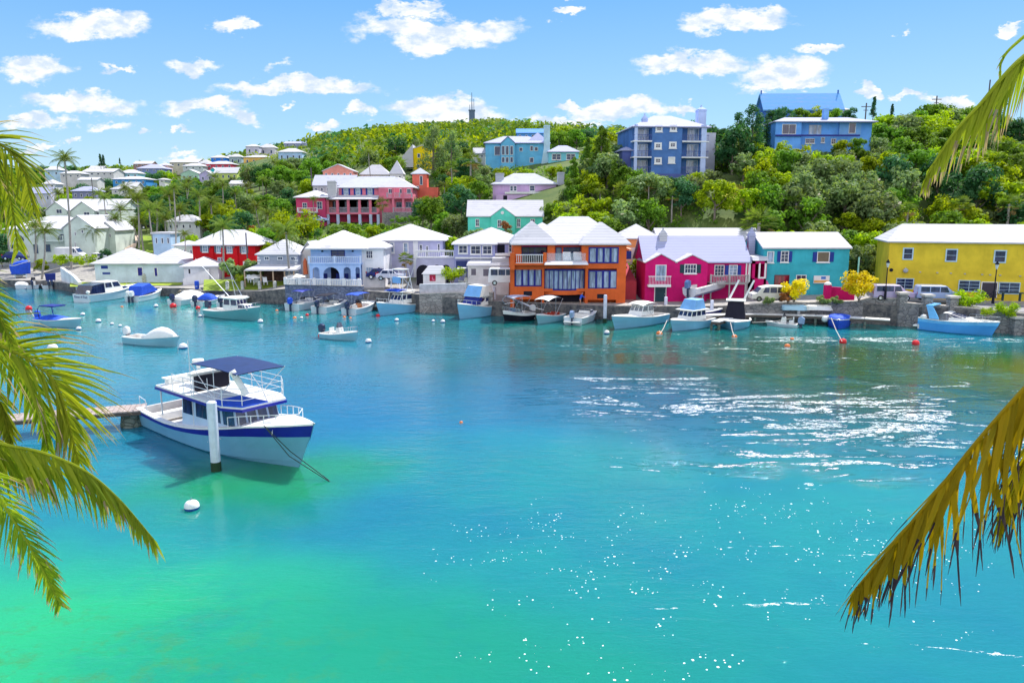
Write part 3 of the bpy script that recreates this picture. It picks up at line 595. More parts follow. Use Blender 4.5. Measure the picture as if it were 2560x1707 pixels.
# roofs
h.hip(3.45, U(1330), h.w, 1.6, 12, ze, over=.4, ins=4.4); h.hip(2.7, a, U(1440), .9, 10, ze+.005, over=.4, ins=4.4); h.hip(2.9, a, U(1383), .3, 8, ze+.012, over=.45, bell=.28)
h.hip(2.75, U(1457), h.w, 0, 8, ze+.02, over=.5, bell=.28)
# right flank: balcony and steps
h.part('side_balcony', MB().box(h.w, 4.2, z1-.1, h.w+1.4, 9, z1+.15), W('peach', (.8, .45, .3))); h.part('side_rail', MB().box(h.w+1.3, 4.2, z1+.15, h.w+1.4, 9, z1+1.2).box(h.w, 4.2, z1+.15, h.w+1.3, 4.3, z1+1.2), navyf)
h.wrect(2, Z(650), 2.9, Z(620), side='R', nx=1, ny=1, fr=navyf, sill=False); h.part('planter', MB().box(h.w+1.1, 4.4, z1+1.21, h.w+1.5, 8.8, z1+1.5), W('peach', (.8, .45, .3)))
h.part('side_stair', MB().hexa([(h.w+.02,3.2,-.8),(h.w+2.0,3.2,-.8),(h.w+2.0,11,-.8),(h.w+.02,11,-.8),(h.w+.02,3.2,2.1),(h.w+2.0,3.2,2.1),(h.w+2.0,11,4.2),(h.w+.02,11,4.2)]), W('brick_rose', (.42, .06, .09)))
# ---- pavilion roof behind orange house
h = House('orange_trimmed_pavilion', 'white pyramid roof with orange eaves between orange and magenta houses', 1545, 1655, 598, 690, 108, 0, 6.5, W('orange', (.70, .135, .035)), clear=(1560, 562, 1650, 605)); h.wall(z1=h.h-1.2, m=W('shell_pink', (.70, .55, .56))); h.wall(z0=h.h-1.2, u0=.01, u1=h.w-.01, y0=.01, m=W('orange_band', (.80, .30, .12)), name='fascia'); h.hip(2.1, 0, h.w*.92); x0, z0 = h.uv(1617, 628); h.chimney(x0, -.5, -1, z0, .7, .7, m=W('shell_pink', (.70, .55, .56)))
# ---- lavender house
lvw = W('lavender', (.36, .38, .66))
h = House('lavender_house', 'lavender two storey house with long white hipped roof left of the orange house', 1138, 1312, 611, 700, 106, 0, 11, lvw, clear=(1135, 572, 1280, 700))
h.wall(); h.hip(2.2, ins=6, over=.4, z=h.h+.1); u2 = h.uv(1238, 611)[0]; h.wall(0, u2, -1.5, 0, name='front_bay'); h.hip(.55, 0, u2, -1.5, 2.0, over=.35, ins=.9)
for r in [(1148, 615, 1167, 632), (1178, 616, 1200, 634), (1208, 616, 1228, 634)]: h.win(*r, off=-1.5, nx=2, ny=2, fw=.13)
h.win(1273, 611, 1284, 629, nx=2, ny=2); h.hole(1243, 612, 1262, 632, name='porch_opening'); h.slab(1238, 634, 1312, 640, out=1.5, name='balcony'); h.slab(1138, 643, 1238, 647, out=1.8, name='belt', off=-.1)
h.hole(1140, 652, 1168, 684, off=-1.5, m=plain('navy_shade_panel', (.03, .05, .2)), name='shade_panel'); h.part('pipe', MB().tube([h.uv(1202, 612)[:1]+(-1.62, 0), h.uv(1202, 612)[:1]+(-1.62, h.h)], .05, 6), TRIM())  # dark blue panel paints in the shade below the belt
h = House('boat_garage', 'low white garage with flat stepped roof in front of the lavender house', 1170, 1272, 664, 702, 101, 0, 3.2, W('white', (.74, .74, .78)), clear=(1168, 648, 1275, 700))
h.wall(); x1 = h.uv(1230, 660)[0]; h.part('roof', MB().hexa([(-.2,-.3,h.h),(h.w+.2,-.3,h.h),(h.w+.2,3.3,h.h),(-.2,3.3,h.h),(-.1,0,h.h+.3),(h.w+.1,0,h.h+.3),(h.w+.1,3.3,h.h+.6),(.2,3.3,h.h+.6)]).box(x1, .6, h.h+.3, h.w, 3.2, h.h+.95), ROOF())
for r in [(1178, 672, 1190, 688), (1208, 673, 1233, 690), (1243, 673, 1266, 687)]: h.hole(*r, m=plain('garage_shade', (.16, .15, .2)), name='garage_opening')  # grey panels paint in the shade inside the openings
# ---- lilac grey house with broad roof
lg = W('lilac_grey', (.50, .50, .68))
h = House('lilac_grey_house', 'lilac grey house with very broad white roof and white corner pillar', 945, 1108, 603, 690, 112, 0, 12, lg, clear=(905, 565, 1110, 655))
h.wall(); h.hip(2.4, -1.5, h.w, ins=5.5, over=.5); x0 = h.uv(1033, 610)[0]; x1 = h.uv(1045, 610)[0]; h.part('corner_pillar', MB().box(x0, -.15, -2, x1, .02, h.h-.01), TRIM())
for r in [(976, 608, 984, 630), (1010, 609, 1019, 630)]: h.win(*r, nx=1, ny=2, fw=.16, pane=LPANE())
for r in [(1050, 613, 1055, 631), (1066, 616, 1070, 640), (1095, 611, 1099, 630)]: h.win(*r, nx=1, ny=2, sill=False)
x0 = h.uv(1040, 650, -5)[0]; x1 = h.uv(1136, 650, -5)[0]; z1 = h.uv(1050, 645, -5)[1]
t = h.part('terrace', MB().box(x0, -5, -2, x1, 0, z1), lg); h.part('terrace_edge', MB().box(x0-.1, -5.1, z1, x1+.1, -4.8, z1+.12).box(x0-.1, -5.1, z1+.95, x1+.1, -4.8, z1+1.1), TRIM(), t); h.balus(x0, x1, z1+.12, z1+.95, -4.95, name='terrace_rail')
for i, px in enumerate((1058, 1092, 1115)): xx, zz = h.uv(px, 662, -5); w_ = (1.0, .55, .55)[i]; h.part('arch', MB().prism([(xx-w_, -1.5)]+[(xx+w_*cos(pi*(1-k/8)), zz-w_+w_*sin(pi*k/8)) for k in range(9)]+[(xx+w_, -1.5)], 'y', -5.02, -4.9), DARK())
# ---- pale blue villa
vb = W('pale_blue', (.42, .58, .92)); vw = W('white', (.74, .74, .78))
h = House('pale_blue_villa', 'pale blue villa with balustraded balcony over an arcade', 775, 903, 624, 704, 104, 0, 10, vb, clear=(770, 582, 962, 715))
h.wall(y0=2.2, y1=10); h.wall(z0=h.uv(780, 661)[1]-.2, z1=h.h, y0=1.0, y1=2.2, name='upper_wall'); h.hip(2.5, -.1, h.w+.6, .4, 9.4, ins=4.4, over=.45, bell=.3, m=roofm('weathered_roof', (.74, .72, .74), .7))
# arcade
za = h.uv(780, 661)[1]; ar = []
for p0, p1 in ((782, 799), (808, 849), (859, 877), (889, 900)): ar.append(((h.uv(p0, 690)[0], h.uv(p1, 690)[0])))
out = [(0, -.5)]
top = h.uv(780, 668)[1]
for x0, x1 in ar:
    r = (x1-x0)/2; ry = min(r, 1.3); out += [(x0, -.5), (x0, top-ry)]+[((x0+x1)/2-r*cos(pi*k/10), top-ry+ry*sin(pi*k/10)) for k in range(1, 10)]+[(x1, top-ry), (x1, -.5)]
out += [(h.w, -.5), (h.w, za), (0, za)]
h.part('arcade', MB().prism(out, 'y', 0, .35), vb); h.part('balcony_floor', MB().box(-.1, -.1, za, h.w+.1, 2.2, za+.15), vb); h.balus(0, h.w, za+.16, za+1.1, .05, m=plain('pale_blue_trim2', (.6, .7, .9)), step=.26, w=.1, posts=2.9, name='balcony_balustrade', th=.09)
h.win(829, 627, 861, 643, off=1.0, nx=2, ny=2, fr=navyf, pane=plain('grey_blind', (.12, .12, .17)))
x0 = h.uv(828, 690, 2.2)[0]; h.part('doorway', MB().box(x0, 2.15, 0, x0+1.2, 2.21, 2.4), DARK()); h.part('ceiling', MB().box(0, .36, za-.12, h.w, 2.2, za-.005), vb)
for px in (812, 845, 865, 892): x0 = h.uv(px, 690, 1.2)[0]; h.part('patio_chair', MB().box(x0-.3, .9, .35, x0+.3, 1.5, .45).box(x0-.3, 1.4, .45, x0+.3, 1.5, 1.0).box(x0-.3, .9, 0, x0-.2, 1.0, .35).box(x0+.2, .9, 0, x0+.3, 1.0, .35), NAVY())
for px in (806, 882): x0, z0 = h.uv(px, 628, .9); h.part('wall_lamp', MB().box(x0-.1, .7, z0-.1, x0+.1, 1, z0+.1), DARK())
xr = h.uv(956, 640)[0]; h.wall(h.w+.003, xr, 1.0, 9, z1=h.h, m=vw, name='white_wing'); h.hip(1.3, h.w-1, xr, 1, 8, over=.4, z=h.h+.02)
h.win(916, 628, 931, 645, off=1, nx=3, ny=2, fr=TRIM()); h.win(916, 669, 933, 684, off=1, nx=3, ny=2, pane=LPANE()); h.win(945, 669, 950, 681, off=1, nx=1, ny=1, sill=False)
# ---- grey cottage with porch
h = House('grey_cottage', 'small grey cottage with steep white roof, white quoins and open porch', 647, 748, 638, 704, 113, 0, 8, W('blue_grey', (.38, .42, .52)), clear=(640, 605, 790, 705))
h.wall(); h.hip(2.2, ins=3.2, over=.3); xr = h.uv(783, 650)[0]; h.wall(h.w+.003, xr, 1.5, 7, z1=h.h-.1, m=W('beige', (.60, .55, .52)), name='side_wall'); h.gable(1.9, h.w, xr, 1.5, 7, ax='y', z=h.h-.1, wm=W('beige', (.60, .55, .52)))
mb = MB()
for i in range(7):
    for x in (0, h.w-.5): mb.box(x-.03+(.12 if i % 2 and x == 0 else 0)*0, -.05, h.h-.5-i*.42, x+(.5 if i % 2 else .32), .0, h.h-.25-i*.42)
h.part('quoins', mb, TRIM())
for r in [(662, 643, 672, 649), (695, 643, 706, 649), (728, 643, 738, 650)]: h.win(*r, nx=2, ny=1, sill=False)
x0 = h.uv(610, 672, -3)[0]; x1 = h.uv(740, 672, -3)[0]; z1 = h.uv(640, 675, -3)[1]
h.part('porch_roof', MB().hexa([(x0,-3.2,z1-.1),(x1,-3.2,z1-.1),(x1,0,z1),(x0,0,z1),(x0+.2,-3,z1+.12),(x1,-3,z1+.12),(x1,0,z1+.6),(x0+1,0,z1+.6)]), ROOF())
for px in (612, 652, 683, 712, 735): x = h.uv(px, 690, -2.9)[0]; h.part('porch_post', MB().box(x-.09, -3, -.5, x+.09, -2.82, z1-.1), plain('tan_wood', (.45, .32, .22)))
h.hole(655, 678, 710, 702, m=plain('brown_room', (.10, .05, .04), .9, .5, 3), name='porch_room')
# ---- red house
h = House('red_house', 'bright red two storey house with white hipped roof and grey shutters', 486, 642, 614, 688, 126, 0, 10, W('red', (.60, .012, .02)), clear=(484, 574, 645, 676))
h.wall(); h.hip(2.5, ins=4.0, over=.6)
gs = plain('grey_shutter', (.12, .16, .22))
for r in [(507, 615, 519, 629), (542, 616, 553, 631), (568, 617, 580, 631), (605, 617, 615, 632)]: h.win(*r, nx=2, ny=2, shut=gs, pane=LPANE())
for r in [(545, 645, 558, 660), (575, 652, 590, 668)]: h.win(*r, nx=2, ny=2, pane=LPANE())
h.door(609, 655, 617, 672, TRIM())
for px in (530, 560, 590): x = h.uv(px, 640)[0]; h.part('buttress', MB().box(x-.35, -.25, -1, x+.35, 0, h.h-.4), h.wm)
# ---- white boathouse
bw = W('boathouse_blue_white', (.60, .70, .86))
h = House('white_boathouse', 'long low white boathouse with tent like white roofs on the left quay', 240, 462, 661, 704, 124, 2, 9, bw, clear=(225, 620, 460, 715))
h.wall(); um = h.w*.56; h.hip(2.5, -.1, um, over=.5, ins=4.6); h.hip(2.4, um, h.w, over=.5, ins=4.3)
for r in [(344, 669, 357, 689), (386, 670, 394, 690)]: h.door(*r, plain('navy_door', (.02, .02, .25)))
for r in [(252, 664, 270, 672), (256, 681, 276, 686)]: h.hole(*r, m=bluesh, name='shutter')
h = House('white_gatehouse', 'small white boathouse wing with shallow roof beside the steps', 462, 548, 668, 710, 121, 12, 6, W('white', (.74, .74, .78)), clear=(460, 640, 550, 715))
h.wall(); h.hip(1.5, over=.6, ins=3); h.hole(471, 673, 476, 684); h.part('ramp_wall', MB().hexa([(.1,-1.6,-.5),(4,-1.2,-.5),(4,-.1,-.5),(.1,-.1,-.5),(.1,-1.6,1.0),(4,-1.2,2.4),(4,-.1,2.4),(.1,-.1,1.0)]), W('white', (.74, .74, .78)))
# ---- mint complex on the left
mw = W('mint_white', (.60, .68, .64))
h = House('mint_apartments', 'pale mint apartment house with three white gables on the left', 124, 300, 527, 590, 172, 0, 11, mw, clear=(120, 500, 315, 575))
h.wall(); a = h.w/3
h.gable(2.2, 0, h.w, 1, 11, over=.3, z=h.h+.3)
h.wall(.3, a*.95, -1, 0, name='front_wing'); h.gable(1.9, .3, a*.95, -1, 6, ax='y', over=.3); h.wall(a*1.15, a*2.1, -1, 0, name='front_wing'); h.gable(1.9, a*1.15, a*2.1, -1, 6, ax='y', over=.3)
for r in [(141, 524, 155, 533), (210, 531, 224, 539)]: h.win(*r, off=-1, nx=2, ny=1, sill=False)
for r in [(243, 531, 248, 543), (266, 532, 270, 543), (262, 553, 270, 566), (244, 555, 252, 562)]: h.win(*r, nx=1, ny=1, sill=False)
h = House('mint_clubhouse', 'pale mint waterfront building with arched windows behind the left palms', 28, 178, 574, 655, 148, 0, 12, mw, clear=(20, 540, 250, 645))
h.wall(); h.hip(2.6, -.2, h.w+1, ins=5, over=.5); xr = h.uv(247, 600)[0]; h.wall(h.w, xr, -1.5, 10, z1=h.h+.3, name='gable_wing'); h.gable(2.3, h.w, xr, -1.5, 10, ax='y', z=h.h+.3)
for px in (48, 155): xx, zz = h.uv(px, 588); w_ = .85 if px < 100 else 1.0; h.part('arched_window', MB().prism([(xx+w_*cos(pi*(1-k/8)), zz-1.1+w_*sin(pi*k/8)*1.3) for k in range(9)], 'y', -.04, .02), PANE())
for r in [(83, 611, 97, 634), (110, 611, 128, 630), (42, 611, 48, 624), (26, 612, 36, 622)]: h.win(*r, nx=1, ny=1, sill=False, fr=mw)
x0, z0 = h.uv(108, 601); x1 = h.uv(166, 601)[0]; h.part('balcony', MB().box(x0, -1.1, z0-.2, x1, 0, z0), mw); h.balus(x0, x1, z0, z0+.9, -1.0, m=mw)
for r in [(187, 581, 190, 588), (204, 576, 208, 582), (187, 606, 190, 620)]: h.win(*r, off=-1.5, nx=1, ny=1, sill=False)
h = House('mint_annexe', 'small pale mint gabled house right of the left waterfront building', 232, 290, 576, 617, 152, 0, 8, mw, clear=(232, 560, 292, 612))
h.wall(); h.gable(1.6, h.w*.3, h.w, 0, 8, ax='y'); h.gable(1.2, 0, h.w*.5, 2, 8, z=h.h+.2)
for r in [(249, 586, 252, 594), (261, 586, 264, 594), (274, 585, 277, 593)]: h.win(*r, nx=1, ny=1, sill=False)
# ---- pink mansion
pk = W('pink', (.74, .20, .30)); dp = W('deep_pink', (.62, .07, .18))
h = House('pink_mansion', 'large pink mansion with columned two storey veranda in the middle', 818, 946, 470, 557, 166, 0, 9, pk, clear=(742, 438, 1030, 555))
U = lambda px, off=0: h.uv(px, 500, off)[0]; Z = lambda py, off=0: h.uv(880, py, off)[1]
h.wall(U(841), h.w, 2.5, 11, z1=h.h); h.hip(2.7, U(841), U(1018), 2.5, 11, over=.5, ins=4.2, m=mould); h.hip(2.5, U(945), U(1030), 2.2, 11.5, over=.5, ins=3.5, z=h.h+.03)
for px in (860, 890, 920): h.win(px, 472, px+10, 487, off=2.5, nx=2, ny=2, shut=bluesh, sill=False, pane=LPANE())
z5, z3 = Z(499), Z(532)
h.wall(0, U(948), 2.5, 5, z1=z5, m=W('salmon', (.74, .26, .20)), name='veranda_back'); h.part('veranda_roof', MB().hexa([(-.3,-.4,z5),(h.w,-.4,z5),(h.w,2.5,z5),(-.3,2.5,z5),(-.3,-.3,z5+.15),(h.w,-.3,z5+.15),(h.w,2.5,z5+1.0),(-.3,2.5,z5+1.0)]), ROOF())
for i, px in enumerate((818, 843, 870, 898, 925, 944)):
    x = U(px); h.part('column', MB().box(x-.28, 0, z3, x+.28, .5, z5), pk); h.part('pillar', MB().box(x-.3, -.05, -.8, x+.3, .55, z3-.35), W('ice_blue', (.50, .60, .82)))
h.part('veranda_floor', MB().box(0, -.06, z3-.35, h.w, 2.5, z3), pk); h.balus(0, h.w, z3+.003, z3+1.15, .2, m=plain('grey_rail', (.42, .40, .50)), step=.25, w=.1, posts=0, name='veranda_rail')
for px in (832, 862, 892, 918): h.win(px, 504, px+7, 522, off=2.5, nx=1, ny=1, sill=False, fr=DARK())
h.part('cellar_wall', MB().box(0, 2.4, -.8, h.w, 2.49, z3-.36), dp)
xl = U(743); h.wall(xl, 0, -1, 8, z1=Z(495), m=dp, name='left_wing'); h.hip(1.7, xl, .3, -1, 8, z=Z(495), over=.5, ins=4)
for r in [(757, 508, 767, 521), (793, 505, 805, 522), (770, 540, 783, 554)]: h.win(*r, off=-1, nx=2, ny=2, sill=False)
z = Z(530); h.part('wing_balcony', MB().box(U(750), -2.2, z-.2, U(798), -1, z), ROOF()); h.balus(U(750), U(798), z, z+.9, -2.1)
x0 = U(828); h.chimney(x0, 1.5, Z(500), Z(452), 1.9, 1.2, cap=False)
xr = U(1030); h.wall(h.w, xr, 1.5, 10, z1=Z(469), name='right_wing')
for px in (972, 1000, 1018): h.win(px, 473, px+9, 484, off=1.5, nx=2, ny=1, sill=False)
for px in (991, 1015, 1036): h.win(px, 506, px+13, 518, off=1.5, nx=2, ny=1, sill=False, fr=plain('grey_rail', (.42, .40, .50)))
z = Z(494); h.part('right_balcony', MB().box(U(965), -.2, z-.25, xr, 1.5, z), pk); h.balus(U(968), xr, z, z+1.0, 0, m=plain('grey_rail', (.42, .40, .50)), step=.25, posts=2.6)
for px in (983, 1008): x = U(px); h.part('column', MB().box(x-.25, -.1, -.8, x+.25, .4, Z(470)), pk)
h.wall(U(958), xr+4.5, -1.5, 1.5, z1=Z(531), m=stonem(), name='terrace_wall'); h.balus(U(985), xr+4.5, Z(531), Z(519), -1.3, m=plain('grey_rail', (.42, .40, .50)), posts=3.6, name='terrace_rail')
# ---- lilac cottage and mint house above
h = House('mint_green_house', 'mint green house with white gabled roof and round vent in its pediment', 1170, 1356, 541, 585, 130, 0, 7, W('mint_green', (.13, .70, .58)), clear=(1166, 503, 1380, 569))
h.wall(); h.gable(2.6, over=.25); U = lambda px: h.uv(px, 540)[0]
h.wall(U(1228), U(1287), -1.0, 0, z1=h.h, name='porch_wall'); h.gable(1.5, U(1228), U(1287), -1.0, 3, ax='y', over=.12, eave=.1, z=h.h)
x0, z0 = h.uv(1256, 532, -1); h.part('round_vent', MB().tube([(x0, -1.05, z0), (x0, -.95, z0)], .28, 12), TRIM())
for r in [(1293, 548, 1300, 567), (1327, 549, 1336, 567), (1190, 549, 1197, 565), (1245, 551, 1252, 567)]: h.win(*r, nx=2, ny=2, off=-1.0 if 1228 < r[0] < 1287 else 0)
h = House('lilac_cottage', 'weathered lilac cottage with mouldy roof and two end chimneys', 1232, 1390, 462, 506, 152, 0, 8, W('lilac', (.58, .40, .66)), clear=(1226, 426, 1412, 500))
h.wall(); h.hip(2.4, ins=4.6, over=.4, m=mould); x0, z0 = h.uv(1249, 450); h.chimney(x0, 2, h.h-1, h.uv(1249, 432)[1], 1.7, 1.2, m=mould, cap=False); x0, z0 = h.uv(1403, 450); h.chimney(x0, 1.5, -1, h.uv(1249, 430)[1], 1.35, 1.5, m=mould, cap=False)
for r in [(1276, 466, 1282, 477), (1285, 466, 1291, 477), (1325, 465, 1336, 477)]: h.win(*r, nx=1, ny=2)
h.slab(1262, 480, 1384, 485, out=2, name='terrace_wall'); h.part('terrace', MB().box(h.uv(1240, 486, -2)[0], -2.0, -3, h.uv(1384, 486, -2)[0], 0, h.uv(1300, 487, -2)[1]), h.wm); h.hole(1258, 489, 1268, 500, off=-2)
# ---- cyan house
cyw = W('cyan', (.15, .48, .76))
h = House('cyan_house', 'sky blue two storey house with pedimented glass bay on the hill', 1214, 1366, 359, 420, 192, 0, 10, cyw, clear=(1212, 335, 1450, 411))
U = lambda px, off=0: h.uv(px, 380, off)[0]
h.wall(); h.hip(2.2, 0, h.w, ins=5, over=.5, m=lav); h.hip(3.0, U(1318), U(1372), 1, 10, over=.5, m=lav, z=h.h+.03); h.wall(U(1253), U(1287), -1.5, 0, name='bay_wall'); h.gable(1.6, U(1253), U(1287), -1.5, 4, ax='y', m=lav, z=h.h-.1)
for px in (1255, 1265, 1276): h.win(px, 366, px+6, 387, off=-1.5, nx=1, ny=1, sill=False); h.win(px, 394, px+6, 406, off=-1.5, nx=1, ny=1, sill=False)
for r in [(1237, 367, 1250, 388), (1299, 370, 1306, 378), (1326, 366, 1332, 377), (1337, 369, 1344, 377), (1325, 395, 1333, 406)]: h.win(*r, nx=1, ny=1, sill=False)
x0 = U(1367, -1); h.chimney(x0, 0, -1, h.uv(1367, 314)[1], 1.5, 1.8, m=W('pale_cyan', (.5, .7, .85)), cap=False, base=.9)
h = House('cyan_cottage', 'small sky blue cottage with hipped roof right of the cyan house', 1371, 1446, 381, 420, 190, 0, 7, W('light_cyan', (.22, .62, .78)), clear=(1368, 362, 1450, 408)); h.wall(); h.hip(1.9, ins=3, m=lav)
for px in (1381, 1417): h.win(px, 386, px+9, 399, nx=1, ny=2, fw=.12); h.win(px+11, 386, px+20, 399, nx=1, ny=2, fw=.12)
# ---- apartment block
ab = W('royal_blue', (.09, .20, .48)); abt = W('pale_periwinkle', (.50, .60, .90))
h = House('blue_apartment_block', 'tall blue apartment block with balconies and round chimneys on the hill', 1583, 1768, 318, 442, 135, 5, 13, ab, cat='apartment block', clear=(1556, 262, 1830, 432))
U = lambda px, off=0: h.uv(px, 380, off)[0]; Zc = lambda py, off=0: h.uv(1667, py, off)[1]
uc0, uc1 = U(1629), U(1704)
h.wall(0, h.w, 1.8, 13); h.wall(uc0, uc1, 0, 1.8, name='stair_tower'); h.hip(2.7, -.1, h.w, 0, 12.5, over=.35, ins=5.5, m=lav)
for r in [(1643, 318, 1652, 326), (1679, 317, 1688, 325), (1640, 361, 1650, 369), (1677, 359, 1687, 367), (1640, 398, 1650, 406)]: h.win(*r, nx=2, ny=2, fr=TRIM(), fw=.3, sill=True)
h.win(1674, 396, 1684, 405, nx=1, ny=1, fw=.25, pane=TRIM())
fl = [Zc(352), Zc(392), Zc(432)]
for i, z in enumerate(fl):
    for (x0, x1) in ((-.2, uc0-.003), (uc1+.003, h.w)):
        if i < 2: h.part('balcony_slab', MB().box(x0, -.2, z-.22, x1, 1.8, z), TRIM())
        h.balus(x0, x1, z+.003, z+1.0, -.08, m=plain('dark_rail', (.06, .09, .3)), step=.22, w=.03, posts=0, name='balcony_rail', th=.03)
        xc = x0+.25 if x0 < 0 else x1-1.4
        h.part('balcony_column', MB().box(xc, -.15, z, xc+(.5 if x0 < 0 else .9), .25, z+2.75), abt)
        xd = x0+1.2 if x0 < 0 else x0+1.6
        h.wrect(xd, z+.1, xd+1.9, z+2.2, 1.8, nx=2, ny=1, pane=LPANE(), sill=False)
mb = MB()
for i in range(22): mb.box(h.w-.25 - (.25 if i % 2 else 0), 1.75, h.h-.45-i*.44, h.w+.05, 2.4, h.h-.05-i*.44)
h.part('quoins', mb, abt)
for z in (Zc(310)-2.4, Zc(310)-5.5, Zc(310)-8.5): h.wrect(2.4, z, 3.5, z+1.9, side='R', nx=1, ny=2, sill=False, fw=.2)
h.chimney(h.w+.4, 6, 0, Zc(262), 1.5, 1.6, m=abt, base=.5); x0 = U(1609, 3); h.chimney(x0, 3, h.h, Zc(291), .9, .9, m=abt)
x0 = U(1556, 2); h.wall(x0, 0, 2, 8, z1=Zc(376), name='left_annexe', m=W('slate_blue', (.10, .13, .36))); h.hip(.8, x0, .2, 2, 8, z=Zc(376), m=lav)
h.part('right_annexe', MB().box(h.w+.01, 9, -1, h.w+4.5, 13, Zc(318)), W('pearl', (.66, .66, .76)))
h.part('garden_wall', MB().box(-1, -.6, -3, h.w+1, -.25, .5), W('slate_blue', (.10, .13, .36)))
# ---- blue bungalow and chapel
bb = W('azure', (.15, .40, .92))
h = House('azure_bungalow', 'bright blue bungalow with broad lavender roof on the hilltop', 1936, 2183, 306, 370, 142, 0, 9, bb, clear=(1930, 283, 2190, 362))
U = lambda px, off=0: h.uv(px, 330, off)[0]; h.wall(y0=1.2); h.hip(1.35, 0, h.w, 0, 9, ins=3.5, over=.4, m=lav); h.wall(0, U(2003), 0, 1.2, name='left_bay'); x0, x1 = U(2062), U(2100)
h.part('chimney', MB().box(U(2068), 2, h.h, U(2080), 3, h.uv(2070, 268)[1]), W('pale_azure', (.2, .42, .8)))
h.win(1957, 312, 1988, 335, nx=2, ny=1, sill=False); h.win(2023, 313, 2052, 336, off=1.2, nx=3, ny=1, sill=False, pane=LPANE(), fr=W('pale_azure', (.2, .42, .8)))
h.wall(U(2103), U(2158), .9, 1.2, name='pale_panel', m=W('pale_azure', (.2, .42, .8)), z0=h.uv(2100, 336)[1]); h.win(2124, 309, 2137, 333, off=.9, nx=1, ny=1, sill=False)
h.slab(1940, 337, 2150, 341, out=.3, off=0, m=navyf, name='deck'); 
for r in [(2014, 348, 2035, 358), (2054, 345, 2060, 356), (2079, 348, 2088, 360)]: h.win(*r, off=1.2, nx=2, ny=2)
h = House('hilltop_chapel', 'long steep blue slate roof of a chapel against the sky', 1908, 2102, 276, 330, 172, -2, 6.5, W('chapel_blue', (.06, .16, .50)), cat='chapel', clear=(1905, 233, 2102, 274))
h.wall(z0=-6); h.gable(3.7, over=.4, m=roofm('slate_blue_roof', (.12, .38, .80), .35), eave=.25); 
for x in (0, h.w): h.part('gable_cross', MB().box(x-.12, 3.1, h.h+3.7, x+.12, 3.4, h.h+4.7), h.wm)
# ---- assorted houses between the mansion and the ridge
def simple(name, label, px0, px1, pytop, pyt, pyb, Y, col, roof='hip', depth=None, rm=None, wins=(), ax='x', yaw=0, cname=None, clear=None, shut=None, group=None):
    h = House(name, label, px0, px1, pyt, pyb, Y, yaw, 8, W(cname or name, col), clear=clear or (px0, pytop, px1, pyt+(pyb-pyt)*.45), group=group)
    h.d = depth or max(4, min(9, h.w*.7)); ym = Y+h.d/2
    if roof == 'gy': rise = atY(px0, pytop, Y).z-atY(px0, pyt, Y).z
    elif roof == 'flat': rise = 0
    else: rise = (atY(px0, pytop, ym).z-atY(px0, pyt, Y).z)
    rise = max(rise, .25) if roof != 'flat' else 0
    h.wall(z0=-3)
    if roof == 'hip': h.hip(rise, m=rm, over=.35)
    elif roof == 'flat': h.part('roof', MB().box(-.25, -.25, h.h, h.w+.25, h.d+.25, h.h+.3), rm or ROOF())
    elif roof == 'pyr': h.hip(rise, m=rm, over=.2)
    else: h.gable(rise, m=rm, ax='x' if roof == 'gx' else 'y', over=.25)
    for r in wins: h.win(*r, nx=1, ny=1, sill=False, shut=shut, fw=.08)
    if not wins and pyb-pyt > 7:
        n = max(1, int((px1-px0)/14)); hh = pyb-pyt
        for i in range(n):
            x = px0+(px1-px0)*(i+.5)/n; h.win(x-2.2, pyt+hh*.28, x+2.2, pyt+hh*.62, nx=1, ny=1, sill=False, fw=.07)
    return h
simple('salmon_gabled_house', 'small salmon house with white gable end above the pink mansion', 808, 884, 412, 428, 450, 184, (.70, .28, .22), 'gy', clear=(808, 412, 884, 440))
simple('white_hipped_house', 'white roof seen between palms above the pink mansion', 902, 972, 412, 438, 450, 190, (.7, .68, .66))
simple('grey_roofed_house', 'grey mouldy roofed pale house tucked behind the white chimney', 783, 885, 440, 464, 486, 178, (.45, .46, .50), 'gx', rm=mould)
simple('pyramid_roof_tower', 'slim white pyramid roof standing above the pink mansion', 975, 1008, 401, 436, 452, 186, (.7, .7, .72), 'pyr', rm=roofm('pyramid_roof', (.66, .66, .70), .1), depth=3.2)
h = simple('yellow_tower_house', 'tall bright yellow house among trees below the green hill', 1034, 1080, 364, 372, 428, 214, (.80, .60, .01), 'gy', wins=[(1044, 385, 1050, 394), (1043, 412, 1048, 420)], clear=(1030, 365, 1080, 425)); h.part('side_roof', MB().hexa([(-3,-.5,1),(0,-.5,1),(0,6,1),(-3,6,1),(-3,-.5,4),(-.05,-.5,7.2),(-.05,6,7.2),(-3,6,4)]), ROOF())
h = simple('coral_house', 'narrow coral red house right of the pink mansion', 1032, 1068, 420, 436, 496, 176, (.74, .16, .12), 'hip', rm=mould, wins=[(1050, 441, 1056, 462), (1040, 466, 1047, 474)], clear=(1030, 418, 1100, 492)); h.wall(h.w, h.w+2.5, 0, 5, z1=2.5, name='low_wing'); 
VG = 'houses of the far hillside village'
